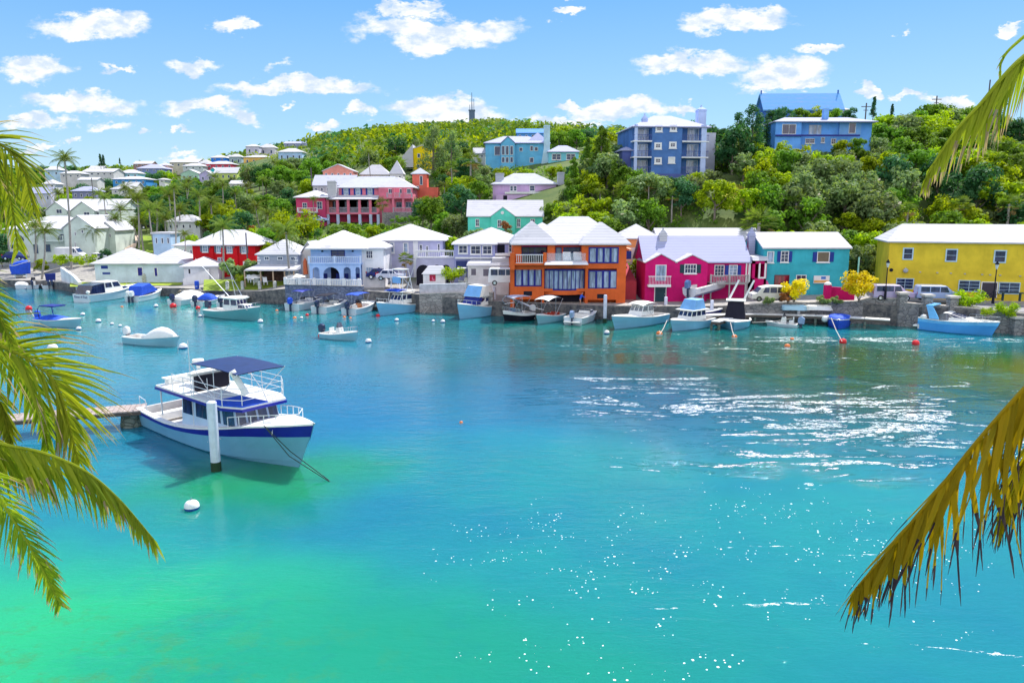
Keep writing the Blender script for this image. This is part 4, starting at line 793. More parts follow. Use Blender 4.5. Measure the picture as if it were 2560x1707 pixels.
V = [('pale_blue_house','far pale blue house left of the tall palm crown',113,150,416,426,442,250,(.45,.62,.80),'hip'),
('cream_house','far cream house just behind the tall palm crown',151,203,427,435,446,245,(.62,.60,.62),'hip'),
('white_terrace','far long white roofed terrace right of the tall palm',207,284,423,430,441,262,(.60,.60,.62),'gx'),
('sky_blue_house','far sky blue house above a larger blue roof',297,346,424,434,446,270,(.35,.65,.80),'hip'),
('bright_blue_bungalow','far bright blue bungalow with long white roof',283,366,441,449,465,240,(.06,.30,.70),'hip'),
('white_gabled_cottage','far white roofed cottage beside a bright green tree',108,138,449,461,470,225,(.66,.68,.74),'hip'),
('lavender_gabled_house','lavender house with gable and long blue grey roof near the left fronds',78,128,470,484,508,205,(.55,.56,.72),'gx'),
('grey_bungalow','slate grey bungalow with white chimney behind the mint apartments',182,240,466,479,500,208,(.25,.26,.45),'hip'),
('white_roof_cottage','bright white roofed cottage half hidden in trees',280,318,460,474,486,215,(.66,.68,.66),'hip'),
('cream_gabled_cottage','cream cottage with a boxy white roof above palms',309,343,457,467,486,222,(.55,.56,.50),'gx'),
('long_white_shed','far low white shed among dark trees',196,243,445,450,457,232,(.6,.6,.6),'gx'),
('blue_roofed_house','far house with wide bluish hipped roof on the left ridge',344,410,411,422,431,300,(.20,.26,.50),'hip'),
('brown_house','far brown house behind the wide bluish roof',334,380,404,410,420,320,(.35,.22,.22),'gx'),
('peach_cottage','far tiny peach cottage at the end of the bluish roof',398,421,407,414,426,305,(.70,.50,.40),'hip'),
('long_cream_house','far long cream house on the left ridge line',425,496,399,406,420,330,(.52,.50,.42),'gx'),
('pale_grey_house','far pale grey house left of the red one',458,508,408,416,425,300,(.55,.60,.66),'hip'),
('blush_house','far blush pink house with peaked white roof',498,526,399,409,418,315,(.70,.55,.58),'hip'),
('cobalt_house','far cobalt blue house on the ridge',528,564,388,395,404,340,(.03,.20,.72),'hip'),
('white_ridge_house','far white roofed house between cobalt and grey ones',560,586,388,396,410,345,(.55,.58,.66),'hip'),
('teal_grey_house','far teal grey house with hipped roof',574,604,385,393,414,335,(.35,.45,.52),'hip'),
('crimson_house','far crimson house with two white roofs',516,582,403,411,423,305,(.60,.06,.12),'hip'),
('pistachio_house','far pistachio green gabled house',453,497,425,434,455,262,(.40,.62,.50),'gy'),
('mauve_house','far mauve gabled house between green and teal neighbours',499,533,427,437,458,256,(.50,.45,.72),'gy'),
('teal_house','far teal gabled house touching the mauve one',521,547,420,431,450,266,(.05,.48,.52),'gy'),
('lime_house','far lime green house with big white roof',537,593,420,433,452,258,(.52,.62,.18),'gx'),
('white_slab_roof','far plain white roof above the palm grove',574,629,453,460,472,232,(.7,.7,.74),'gx'),
('tall_lilac_house','far tall lilac white house crowned with bushes',616,648,361,367,392,360,(.58,.56,.72),'hip'),
('lilac_terrace','far lilac white terraced house stepping down the ridge',649,688,360,370,392,365,(.60,.58,.68),'hip'),
('amber_apartments','far amber yellow apartment house with balconies',610,676,388,394,416,318,(.75,.48,.14),'hip'),
('powder_blue_house','powder blue two storey house at the foot of the green hill',697,756,371,381,410,285,(.42,.60,.88),'hip'),
('slate_house','far slate blue long house above the powder blue one',710,762,355,359,368,420,(.30,.34,.55),'gx'),
('white_peaked_house','white house with peaked roof behind the leaning palms',418,500,537,556,578,158,(.66,.68,.72),'hip'),
('pale_blue_lodge','pale blue flat roofed lodge right of the sloping path',384,428,578,585,622,140,(.42,.58,.78),'flat'),
('sage_cottage','sage green cottage left of the red house',438,486,601,615,650,136,(.50,.58,.52),'hip'),
('tiny_white_house','far tiny white roofed house above the tall palm grove',398,412,446,450,458,236,(.7,.7,.74),'hip'),
('pale_hut','far pale hut on the skyline behind the tall palm',122,143,417,421,424,330,(.7,.7,.74),'gx'),
('white_skyline_house','far white skyline house right of the tall palm',224,258,416,421,427,330,(.62,.62,.66),'gx'),
('sky_ridge_house','blue roofed house showing above the cyan house',1292,1372,324,333,352,240,(.10,.32,.78),'gx'),
('ivory_house','small ivory roof left of the cyan house',1184,1212,372,384,398,200,(.66,.66,.66),'gx'),
('ridge_end_house','small white house on the far right ridge',2100,2120,270,276,284,185,(.7,.72,.8),'hip'),
]
for t in V: simple(t[0], t[1], t[2], t[3], t[4], t[5], t[6], t[7], t[8], t[9], group=VG if 'far' in t[1] else None, rm=(roofm('azure_roof', (.08, .28, .70), .3) if t[0] == 'sky_ridge_house' else lav if t[0] in ('blue_roofed_house','slate_house','grey_bungalow','lavender_gabled_house') else None))
# ---------------------------------------------------------------- planting
def leafcloud(mb, clumps, per, size, flat=.6, seed=0):
    """clumps: (centre, radius). Small leaf-sized faces sit around each clump, mostly turned outwards and up."""
    rnd = random.Random(seed)
    if mb.col is None: mb.col = [0.0]*len(mb.f)
    for (c, r) in clumps:
        tone = rnd.random()*.45
        for _ in range(per):
            d = Vector((rnd.gauss(0, 1), rnd.gauss(0, 1), rnd.gauss(.25, 1))).normalized()
            p = Vector(c)+Vector((d.x*r, d.y*r, d.z*r*flat))*(rnd.random()**.35)
            n = (d+Vector((rnd.uniform(-.8, .8), rnd.uniform(-.8, .8), rnd.uniform(-.4, 1.0)))).normalized()
            a = n.cross(Vector((rnd.uniform(-1, 1), rnd.uniform(-1, 1), rnd.uniform(-1, 1)))).normalized(); b = n.cross(a)
            s = size*rnd.uniform(.6, 1.3)
            mb.add([p-a*s, p-b*s*.55, p+a*s, p+b*s*.55], [(0, 1, 2, 3)]); mb.col.append(min(1, tone+rnd.random()*.55))
    return mb
def trunk_mesh(h, r, rnd, limbs=5, spread=1.6, zt=.9):
    mb = MB(); lean = Vector((rnd.uniform(-.2, .2), rnd.uniform(-.2, .2), 0))
    pts = [Vector((0, 0, -.6)), Vector((0, 0, 0))+lean*.2, Vector((0, 0, h*.35))+lean, Vector((0, 0, h*zt))+lean*1.6]
    mb.tube(pts, r, 7, r1=r*.25)
    for i in range(limbs):
        a = 2*pi*i/limbs+rnd.random(); z = h*rnd.uniform(.3, .6); b = Vector((0, 0, z))+lean*(z/h+.5)
        e = b+Vector((cos(a)*spread, sin(a)*spread, h*.3)); mb.tube([b, (b+e)/2+Vector((0, 0, -.15)), e], r*.5, 5, r1=r*.12)
    return mb
LM = {
 'lime': leafm('leaf_lime', (.12, .24, .008), (.44, .55, .012), .5),
 'green': leafm('leaf_green', (.05, .14, .015), (.22, .38, .03), .45),
 'olive': leafm('leaf_olive', (.07, .14, .05), (.28, .37, .15), .4, (.50, .46, .36)),
 'deep': leafm('leaf_deep', (.02, .09, .04), (.08, .22, .08), .4),
 'palm': leafm('leaf_palm', (.05, .12, .012), (.22, .28, .05), .45, (.30, .22, .10)),
 'gold': leafm('leaf_gold', (.45, .36, .005), (.88, .70, .01), .35),
 'rust': leafm('leaf_rust', (.20, .06, .02), (.42, .18, .06), .3),
}
PROTO = {}
def proto(key, name, label, cat, parts, group=None):
    r = thing(name, label, cat, (0, -300, -50), 0, group)
    for nm, mb, mt in parts: mb.build(nm, mt, r)
    PROTO[key] = r; r['unused'] = 1
    return r
def broad(key, name, label, mat, h, R_, seed, ncl=26, per=70, size=.26, group=None):
    rnd = random.Random(seed); cl = []
    for i in range(ncl):
        a = rnd.random()*2*pi; t = rnd.random()**.5; zz = rnd.uniform(-.75, 1); k = sqrt(max(.05, 1-zz*zz*.8))
        cl.append(((cos(a)*R_*t*k*.85, sin(a)*R_*t*k*.85, h*.62+zz*h*.32), R_*rnd.uniform(.22, .42)))
    return proto(key, name, label, 'tree', [('trunk', trunk_mesh(h*.8, R_*.07+.05, rnd, 6, R_*.55), BARK()), ('crown', leafcloud(MB(), cl, per, size, .8, seed), LM[mat])], group)
GR_ = 'trees covering the hillside'
for i in range(3):
    broad('lime%d' % i, 'leafy_tree', 'bright yellow green leafy tree in the hillside wood', 'lime', 5.2, 2.7, 10+i, group='yellow green trees of the hillside')
    broad('green%d' % i, 'broadleaf_tree', 'mid green rounded tree in the hillside wood', 'green', 5.6, 2.8, 20+i, group='mid green trees of the hillside')
    broad('olive%d' % i, 'olive_tree', 'grey green shrubby tree speckled with pale blossom', 'olive', 4.8, 2.7, 30+i, size=.26, group='grey green trees of the hillside')
    broad('deep%d' % i, 'evergreen_tree', 'dark blue green dense tree in the hillside wood', 'deep', 6.6, 2.9, 40+i, group='dark trees of the hillside')
def pine(key, name, label, mat, h, R_, seed, tiers=13, per=60, size=.26, cone=1.0, group=None):
    rnd = random.Random(seed); cl = []; mb = MB(); mb.tube([(0, 0, -.6), (0, 0, h*.5), (.2, 0, h*.97)], .06*R_+.12, 7, r1=.04)
    for i in range(tiers):
        t = i/(tiers-1); z = h*(.22+.76*t); r = R_*(1-t*cone)**.7+.2
        for k in range(3 if t < .8 else 2):
            a = rnd.random()*2*pi; q = r*rnd.uniform(.35, .9); cl.append(((cos(a)*q, sin(a)*q, z+rnd.uniform(-.3, .3)), r*.42+.25))
            mb.tube([(0, 0, z-.4), (cos(a)*q, sin(a)*q, z)], .07, 4, r1=.02)
    return proto(key, name, label, 'tree', [('trunk', mb, BARK()), ('crown', leafcloud(MB(), cl, per, size, 1.0, seed), LM[mat])], group)
pine('cas', 'casuarina_tree', 'tall feathery grey green casuarina', 'olive', 12, 3.2, 51, cone=.75)
pine('cas2', 'casuarina_tree', 'tall feathery casuarina, dark', 'deep', 13, 2.9, 52, cone=.8)
pine('fir', 'conifer_tree', 'dense green conifer', 'green', 10, 2.0, 53, cone=.95)
pine('cyp', 'cypress_tree', 'slim dark cypress', 'deep', 9, 1.0, 54, cone=.85, size=.2)
def frond_pts(L, az, el, droop, n=7):
    pts = []; p = Vector((0, 0, 0)); e = el
    for i in range(n+1):
        pts.append(p.copy()); p = p+Vector((cos(az)*cos(e), sin(az)*cos(e), sin(e)))*(L/n); e -= droop/n
    return pts
def leaflets(mb, pts, ln, wd, rnd, every=2, down=.5, segs=2, curve=.6, tone=None, start=.12, taper=True, brown=0.0):
    """leaflets along both sides of a frond spine"""
    n = len(pts)-1; tot = n*every
    if mb.col is None: mb.col = [0.0]*len(mb.f)
    for k in range(int(tot*start), tot+1):
        t = k/tot; f = t*n; i = min(int(f), n-1); p = pts[i].lerp(pts[i+1], f-i); d = (pts[i+1]-pts[i]).normalized()
        side = d.cross(Vector((0, 0, 1)))
        side = side.normalized() if side.length > .05 else Vector((1, 0, 0))
        L = ln*(.45+.55*sin(pi*min(1, t*.85+.15)))*(1 if not taper else (1-.55*max(0, t-.6)/.4))*rnd.uniform(.85, 1.1)
        for sg in (1, -1):
            dirv = (side*sg*rnd.uniform(.75, 1.0)+d*(.45+.5*t)+Vector((0, 0, -down*rnd.uniform(.6, 1.3)))).normalized()
            q = p.copy(); w = d*wd*.5; row = [q-w, q+w]; vs = list(row); fs = []; dd = dirv.copy()
            for s in range(segs):
                q = q+dd*(L/segs); dd = (dd+Vector((0, 0, -curve/segs))).normalized(); ww = w*(1-(s+1)/segs*.85)
                vs += [q-ww, q+ww]; b = 2*s; fs.append((b, b+1, b+3, b+2))
            mb.add(vs, fs); c0 = (rnd.random() if tone is None else tone+rnd.uniform(-.2, .2))
            br = rnd.random() < brown
            for s in range(segs): mb.col.append(.98 if (br and s >= segs*.45) else max(0, min(.92, c0)))
    return mb
def palm_crown(L, nf, seed, ln=.75, wd=.09, droopy=1.0, every=3):
    rnd = random.Random(seed); mb = MB(); mb.col = []
    for i in range(nf):
        az = 2*pi*i*.382+rnd.uniform(-.2, .2); t = i/nf; el = R(78)-t*R(95)
        pts = frond_pts(L*rnd.uniform(.85, 1.1)*(1 if t > .15 else .8), az, el, (1.0+.7*t)*droopy)
        k = len(mb.f); mb.tube(pts, .05, 4, r1=.012, cap=False); mb.col += [.7]*(len(mb.f)-k)
        leaflets(mb, pts, ln, wd, rnd, every, .5+.5*t, 2, tone=.75-.5*t, brown=.35*max(0, t-.6))
    return mb
def palm_proto(key, label, h, L, seed, lean=.6, r=.16, nf=18, **k):
    mb = MB(); pts = [Vector((lean*(1-(1-i/6)**2)-lean, 0, h*i/6)) for i in range(7)]; pts[0].z = -.8; mb.tube(pts, r*1.3, 7, r1=r*.75)
    cr = palm_crown(L, nf, seed, **k); cr.v = [(x, y, z+h) for x, y, z in cr.v]
    nut = MB(); rnd = random.Random(seed)
    for i in range(5): a = i*1.3; nut.ball((cos(a)*.28, sin(a)*.28, h-.25), .13, 6)
    return proto(key, 'palm_tree', label, 'palm', [('trunk', mb, PALMBARK()), ('crown', cr, LM['palm']), ('coconuts', nut, plain('coconut', (.30, .22, .06)))], group={'palm0': 'tall palms of the grove', 'palm1': 'leaning palms of the grove', 'palm2': 'short palms of the grove'}.get(key))
palm_proto('palm0', 'tall coconut palm rising out of the hillside grove', 10, 3.6, 61)
palm_proto('palm1', 'leaning coconut palm standing in the hillside grove', 8, 3.4, 62, lean=1.4)
palm_proto('palm2', 'short droopy coconut palm standing in the hillside grove', 7.5, 3.6, 63, lean=.3, droopy=1.5)
palm_proto('palm3', 'very tall slim coconut palm', 18, 3.0, 64, lean=.8, r=.17)
def fanpalm(key, h, Rr, seed):
    rnd = random.Random(seed); cl = MB(); cl.col = []
    for i in range(46):
        d = Vector((rnd.gauss(0, 1), rnd.gauss(0, 1), rnd.gauss(.15, .8))).normalized(); c = Vector((0, 0, h))+d*Rr*.55
        a = d.cross(Vector((0, 0, 1))).normalized(); b = d.cross(a)
        for k in range(9):
            an = (k-4)*.3; e = (d*cos(an)+a*sin(an)+Vector((0, 0, -.15))).normalized(); w = b*.05+a*.05*cos(an)
            tip = c+e*Rr*.5*rnd.uniform(.8, 1.1); cl.add([c-w*.3, c+(tip-c)*.5-w, tip, c+(tip-c)*.5+w], [(0, 1, 2, 3)]); cl.col.append(rnd.uniform(.1, .9) if d.z > -.35 else .97)
    mb = MB(); mb.tube([(0, 0, -.8), (.1, 0, h*.5), (0, 0, h)], .22, 8, r1=.16)
    return proto(key, 'palmetto_palm', ('short' if key == 'fan0' else 'tall')+' round headed palmetto palm standing in the hillside wood', 'palm', [('trunk', mb, PALMBARK()), ('crown', cl, LM['palm'])], group='palmettos of the wood, '+('short' if key == 'fan0' else 'tall'))
fanpalm('fan0', 4.2, 2.0, 71); fanpalm('fan1', 6.5, 2.3, 72)
def shrub(key, name, label, mat, h, R_, seed, per=70, size=.16, ncl=14):
    rnd = random.Random(seed); cl = []
    for i in range(ncl):
        a = rnd.random()*2*pi; t = rnd.random()**.5; cl.append(((cos(a)*R_*t*.75, sin(a)*R_*t*.75, h*rnd.uniform(.2, .8)), R_*rnd.uniform(.25, .42)))
    mb = MB()
    for i in range(6): a = i*1.05; mb.tube([(0, 0, -.3), (cos(a)*R_*.4, sin(a)*R_*.4, h*.6)], .05, 5, r1=.02)
    return proto(key, name, label, 'shrub', [('stem', mb, BARK()), ('foliage', leafcloud(MB(), cl, per, size, .8, seed), LM[mat])])
shrub('sh_gold', 'croton_shrub', 'golden yellow croton shrub', 'gold', 3.2, 1.9, 81, ncl=24, per=90); shrub('sh_green', 'round_shrub', 'rounded green shrub', 'lime', 2.6, 2.2, 82, ncl=20)
shrub('sh_olive', 'grey_shrub', 'pale grey green shrub', 'olive', 1.6, 1.4, 83); shrub('sh_rust', 'copper_shrub', 'rust red leaved shrub', 'rust', 1.8, 1.3, 84); shrub('sh_deep', 'dark_shrub', 'dark leaved shrub', 'deep', 2.2, 1.5, 85)
PH = {'lime': 5.2, 'green': 5.6, 'olive': 4.8, 'deep': 6.6, 'cas': 12, 'cas2': 13, 'fir': 10, 'cyp': 9, 'palm0': 11.5, 'palm1': 9.5, 'palm2': 8.6, 'palm3': 19.6, 'fan0': 5.6, 'fan1': 8.2, 'sh_gold': 3.2, 'sh_green': 2.7, 'sh_olive': 1.7, 'sh_rust': 1.9, 'sh_deep': 2.3}
USED = set()
def put(key, x, y, z, sc=1.0, label=None, rz=None, group=None, cat=None):
    src = PROTO[key]; rz = random.random()*6.28 if rz is None else rz
    if key not in USED and not label:
        USED.add(key); src.location = (x, y, z); src.rotation_euler = (0, 0, rz); src.scale = (sc,)*3; del src['unused']
        if label: src['label'] = label
        if group: src['group'] = group
        elif label and 'group' in src: del src['group']
        return src
    r = dup(src, (x, y, z), rz, sc, label, group)
    if label and not group and 'group' in r: del r['group']
    return r
def plant(key, px, pytop, Y, label, pyb=None, rz=None, zb=None):
    """stand a plant so that its top reaches row pytop at distance Y"""
    top = atY(px, pytop, Y).z; zb = (ground(atY(px, 500, Y).x, Y) if pyb is None else atY(px, pyb, Y).z) if zb is None else zb
    h = max(1, top-zb); return put(key, atY(px, 520, Y).x, Y, zb-.15, (1 if label else 1)*h/PH[key.rstrip('0123456789') if key[:4] in ('lime','gree','oliv','deep') else key], label, rz)
# ---- trees one can point at
for a in [
 ('palm3',174,372,136,'tallest slim palm, its crown against the sky on the left',660,0),('palm1',104,556,131,'leaning palm with grey trunk beside the green hedge',688,0),('palm2',226,566,147,'short palm in front of the mint gabled wing',655),
 ('palm0',346,478,146,'bushy palm right of the mint apartments',610),('palm0',372,505,141,'palm with twin trunk look beside the sloping path',632),('palm3',438,452,139,'tall palm with pale straight trunk behind the boathouse roofs',648),('palm1',330,540,150,'small palm above the curved path',600),
 ('palm2',456,575,134,'stubby palm behind the white boathouse',640),('palm0',553,545,116,'palm with bright green crown in front of the red house',706),('palm2',712,556,110.5,'droopy dark palm in front of the grey cottage',716),
 ('palm0',628,420,226,'palm below the amber apartments',470),('palm0',690,396,222,'palm with pale fronds beside the powder blue house',462),('palm1',476,440,190,'palm in the grove above the peaked house',520),('palm2',560,452,175,'palm in front of the white slab roof',520),
 ('palm0',926,372,187,'palm rising behind the pink mansion roof',440),('palm2',784,490,163,'little palm in front of the pink wing balcony',540),('palm1',1079,490,160,'golden little palm beside the terrace wall',560,0),('palm1',1112,452,158,'small palm above the steps, right of the coral house',520),
 ('fan1',956,492,158,'round palmetto hiding the right end of the veranda',566),('fan1',1178,378,164,'big headed palmetto with pale trunk left of the lilac cottage',488),('fan1',1130,402,168,'smaller palmetto left of the big headed one',480),
 ('fan0',1012,630,106,'squat dark palmetto behind the sport fishing boat',692),('fan0',2272,505,112,'palmetto above the left end of the yellow roof',575),('fan0',2400,490,112,'palmetto above the middle of the yellow roof',575),('fan0',2522,485,112,'palmetto above the right end of the yellow roof',575),
 ('fan1',1620,450,122,'palmetto below the blue apartment block',510),('palm2',1545,352,150,'grey palm left of the blue apartment block',430),
 ('cas',1085,318,200,'big feathery casuarina right of the yellow tower house',470),('cas',1130,330,196,'second feathery casuarina beside the cyan house',450),('cas',1040,350,225,'casuarina behind the coral house',440),
 ('fir',1500,318,140,'dense conifer on the left of the blue apartment block',475),('fir',1470,345,150,'conifer behind the dense one near the cyan cottage',450),('fir',1533,400,132,'olive green conifer touching the blue annexe',480),('fir',1432,395,140,'slim conifer beside the lilac cottage chimney',500),
 ('cas2',1872,262,141,'dark tall tree with pale trunk right of the blue apartment block',425),('cas2',1838,282,146,'dark tree just behind the blue apartment block',420),('cas2',1905,300,146,'dark tree left of the azure bungalow',430),
 ('cyp',262,384,262,'pair-like slim cypress on the left skyline',420),('cyp',269,386,262,'second slim cypress of the skyline pair',420),('cyp',310,394,300,'ragged little cypress on the left skyline',412),('cyp',60,382,300,'lollipop shaped tree on the far left skyline',410),
 ('cyp',2164,240,160,'charred pole-like cypress on the right ridge',300),('cyp',2210,258,158,'stumpy cypress on the right ridge',300),
 ('green2',1590,425,129,'bushy tree at the foot of the blue apartment block, left',500),('lime1',1640,438,128,'bright tree below the apartment stair tower',500),('deep1',1690,436,128,'dark tree below the right balconies of the apartment block',500),('lime0',1735,430,129,'bright tree at the right foot of the apartment block',500),('green1',1560,418,130,'tree hiding the corner of the blue annexe',480),('olive2',1780,425,131,'grey green tree right of the apartment block foot',480),
 ('lime0',1396,500,136,'bright bush between lilac cottage and mint green house',560),('olive1',1422,478,141,'grey bush right of the lilac cottage chimney foot',540),('green2',1376,508,131.5,'green bush at the gable of the mint green house',560),('deep1',1440,500,134,'dark bush above the orange house roof',560),('lime1',1410,520,128,'light bush right of the mint green gable',570),('green0',1458,430,150,'tree on the bare slope below the cyan cottage',500),('olive0',1425,425,160,'pale bush below the cyan cottage',480),('lime2',1395,412,170,'small bright bush at the cyan cottage foot',450),
 ('lime2',1950,352,137,'sunlit tree below the left end of the azure bungalow',400),('green0',2130,345,138,'round tree below the right end of the azure bungalow',400),('lime0',2095,348,138.5,'bright tree before the bungalow cellar',400),
 ('deep2',1945,268,160,'dark tree before the left end of the chapel roof',330),('green1',1985,272,161,'bushy green tree in front of the chapel',330),('lime2',2030,268,160,'sunlit tree in front of the chapel middle',330),('green0',2070,272,161,'tree before the right part of the chapel',330),('deep0',2110,270,163,'dark tree right of the chapel wall',330),('deep1',1925,268,165,'evergreen at the chapel left corner',330),
 ('lime1',1410,318,215,'golden green tree behind the cyan cottage',380),('olive1',1010,470,172,'dark round tree beside the coral house',500)]:
    plant(*a[:5], pyb=a[5] if len(a) > 5 else None, rz=a[6] if len(a) > 6 else None)
for a in [('sh_gold',2000,692,88.6,'golden croton shrub in front of the turquoise house',750),('sh_gold',2166,672,87.5,'taller golden croton between turquoise and yellow houses',745),('sh_green',2448,720,84,'big rounded green shrub in front of the yellow house',772),
 ('sh_green',2545,750,81,'low green shrub at the right edge of the quay',790),('sh_rust',1985,722,88.4,'copper leaved shrub left of the golden croton',752),('sh_olive',1935,735,88.2,'pale shrub in front of the old van',757),('sh_olive',2075,733,88.2,'pale bush under the shop board',757),('sh_olive',2110,735,88.2,'pale bush by the rose wall',757),
 ('sh_green',1128,663,100,'dark domed shrub beside the white hut',704),('sh_olive',575,640,114,'pruned grey round topped shrub left of the red door',690),('sh_olive',608,640,114.5,'middle pruned round shrub before the red house',690),('sh_olive',628,638,114.5,'right pruned round shrub before the red house',690),
 ('sh_green',1380,560,112,'yellow green bush behind the orange house roof',600),('sh_rust',1265,548,124,'rusty bush before the mint green house',572),('sh_green',596,682,111.5,'little bright shrub on the lawn',706),('sh_deep',760,540,140,'dark shrub left of the villa roof',600),('sh_green',738,520,136,'broad shrub behind the villa',610),
 ('sh_green',2500,765,80.5,'yellowish low bush along the right wall',788),('sh_rust',620,560,150,'brownish dry bush above the red house',595),('sh_rust',1440,410,160,'orange flowering bush below the cyan cottage',440)]: plant(*a[:5], pyb=a[5])
# ---- the hillside woods
keep(1780, 434, 1845, 447, 122.5)
for i, (k, px, pt, Y) in enumerate([('palm0',300,505,158),('palm0',262,480,170),('palm1',286,530,156),('palm0',318,455,185),('palm2',348,540,150),('palm0',425,470,165),('palm1',448,505,158),('palm0',470,455,185),('palm2',620,455,190),('palm0',660,440,195),('palm1',150,470,200),('palm0',60,480,180),('palm2',12,520,150),('palm1',82,540,140),('palm1',392,500,152),('palm2',410,530,148),('palm1',500,470,168),('palm2',528,492,160),('palm0',590,470,178),('palm1',640,500,160),('palm2',668,520,150),('palm0',540,430,205),('palm1',730,455,180),('palm2',330,470,185),('palm1',250,470,190),('palm0',1005,400,190),('palm2',1500,470,128),('fan0',1560,455,124),('fan1',1680,470,121),('fan0',1900,520,112),('fan0',1990,480,118)]):
    p_ = plant(k, px, pt, Y, None)
FOOT = [(k[0]-4, k[2]+4, k[4]-2.5, k[4]+10) for k in KEEP]
def blocked(x, y, z, h, r):
    for yy in (y,):
        a = proj((x-r, y, z+h)); b = proj((x+r, y, z+h*.45))
    for (x0, y0, x1, y1, Y) in KEEP:
        if Y+1 > y and a[0] < x1-2 and b[0] > x0+2 and a[1] < y1-2 and b[1] > y0+2: return True
    px = (a[0]+b[0])/2
    for (p0, p1, Y0, Y1) in FOOT:
        if p0 < px < p1 and Y0 < y < Y1: return True
    return False
def scatter(n, px0, px1, Y0, Y1, sp, mix, smin=.8, smax=1.2, seed=1, lowtop=None, avoid=()):
    rnd = random.Random(seed); pts = []; tries = 0
    while len(pts) < n and tries < n*60:
        tries += 1; px = rnd.uniform(px0, px1); Y = Y0+(Y1-Y0)*rnd.random(); x = (px-CX)/F/cos(TH)*Y
        if Y < lerp(SHORE, px)+6: continue
        if any((x-a)**2+(Y-b)**2 < sp*sp for a, b in pts): continue
        if any(a0 < px < a1 and b0 < Y < b1 for a0, a1, b0, b1 in avoid): continue
        z = ground(x, Y); t = mnoise.noise(Vector((x*.045, Y*.045, 5)))+rnd.uniform(-.35, .35)
        k = mix[max(0, min(len(mix)-1, int((t*.9+.5)*len(mix))))]; key = k+str(rnd.randrange(3)); s = rnd.uniform(smin, smax)
        ok = False
        for _ in range(3):
            if not blocked(x, Y, z, PH[k]*s, 2.3*s): ok = True; break
            s *= .72
        if not ok or s < .35: continue
        pts.append((x, Y)); put(key, x, Y, z-.2, s)
    return len(pts)
scatter(285, 1400, 2700, 103, 170, 3.15, ['deep', 'olive', 'lime', 'green', 'lime', 'olive'], .85, 1.45, 3)
scatter(75, 1000, 1440, 112, 215, 4.2, ['deep', 'green', 'olive', 'lime'], .7, 1.15, 4)
scatter(65, 560, 1010, 120, 240, 4.6, ['lime', 'deep', 'olive', 'green'], .8, 1.3, 5)
scatter(135, 20, 620, 138, 265, 4.3, ['green', 'deep', 'lime', 'olive'], .7, 1.25, 6, avoid=[(300, 420, 130, 160)])
scatter(40, -100, 520, 250, 380, 9.0, ['deep', 'green', 'lime'], .9, 1.5, 8)
scatter(60, 1450, 2700, 165, 235, 6.5, ['deep', 'green', 'deep', 'lime'], .7, 1.1, 9)
for k, o in PROTO.items():
    if 'unused' in o:
        for c in list(o.children): bpy.data.objects.remove(c)
        bpy.data.objects.remove(o)
# ---- undergrowth over the slopes and the far wood on the green hill: one mass each
rnd = random.Random(99); mb = MB(); mb.col = []
def tuft(x, y, z, r, per, size):
    leafcloud(mb, [((x, y, z), r)], per, size, .7, rnd.random())
n = 0
while n < 5200:
    px = rnd.uniform(500, 2750); Y = rnd.uniform(103, 200)
    if Y < lerp(SHORE, px)+9: continue
    x = (px-CX)/F/cos(TH)*Y; z = ground(x, Y); n += 1
    if blocked(x, Y, z, 1.4, .8) or z < 3.2: continue
    leafcloud(mb, [((x, Y, z+.3), rnd.uniform(.8, 1.5))], 14, .3, .7, n)
tag(mb.build('undergrowth', LM['green']), 'dense low greenery between the hillside trees', 'undergrowth', kind='stuff')
for nm, mt, cnt, lab in (('far_wood', 'green', 2700, 'dense green wood covering the distant rounded hill'), ('far_scrub', 'lime', 1300, 'sunlit lighter scrub patches on the distant rounded hill'), ('far_ridge_wood', 'deep', 1500, 'dark bluish wood along the distant ridge line')):
    mb = MB(); mb.col = []; n = 0; tries = 0
    while n < cnt and tries < cnt*20:
        tries += 1; px = rnd.uniform(-150, 2500); Y = 225+(560-225)*rnd.random()**.8
        x = (px-CX)/F/cos(TH)*Y; t = mnoise.noise(Vector((x*.02, Y*.02, 9)))+rnd.uniform(-.12, .12)
        if nm == 'far_scrub' and t < .0: continue
        if nm == 'far_ridge_wood' and Y < 430 and t > -.1: continue
        if nm == 'far_wood' and t > .25: continue
        if px < 560 and Y < 380 and rnd.random() < .6: continue
        z = ground(x, Y); r = rnd.uniform(1.9, 4.2)*(1+Y/1200)
        if blocked(x, Y, z, r*1.3, r):
            r *= .45
            if blocked(x, Y, z, r*1.3, r): continue
        n += 1; leafcloud(mb, [((x, Y, z+r*.5), r)], 30, .2*r+.1, .75, n)
    tag(mb.build(nm, LM[mt]), lab, 'woodland', kind='stuff')
# hedges and lawns
def hedge(label, px0, px1, pyt, pyb, Y, d=1.2, mat='green'):
    p = atY(px0, pyb, Y); q_ = atY(px1, pyt, Y); mb = MB(); cl = []
    w_ = q_.x-p.x; hh = q_.z-p.z; n = int(w_*2)+2
    for i in range(n*2): cl.append(((p.x+w_*random.random(), p.y+random.uniform(0, d), p.z+hh*random.uniform(.2, .9)), .45*min(1.2, hh)))
    leafcloud(mb, cl, 60, .12+.02*hh, .8, int(px0)); return tag(mb.build('hedge', LM[mat]), label, 'hedge')
hedge('bright green hedge behind the leaning palm on the left quay', 125, 224, 640, 664, 129, 2, 'lime')
for i, (a, b, c, d, Y, l) in enumerate([(822, 852, 560, 572, 160, 'clipped hedge below the veranda, left piece'), (857, 888, 560, 572, 160, 'clipped hedge below the veranda, middle piece'), (893, 922, 561, 573, 160, 'clipped hedge below the veranda, right piece'), (978, 1075, 541, 556, 159, 'long clipped hedge under the terrace railing'), (950, 1100, 560, 580, 154, 'lower long hedge above the broad white roof')]): hedge(l, a, b, c, d, Y)
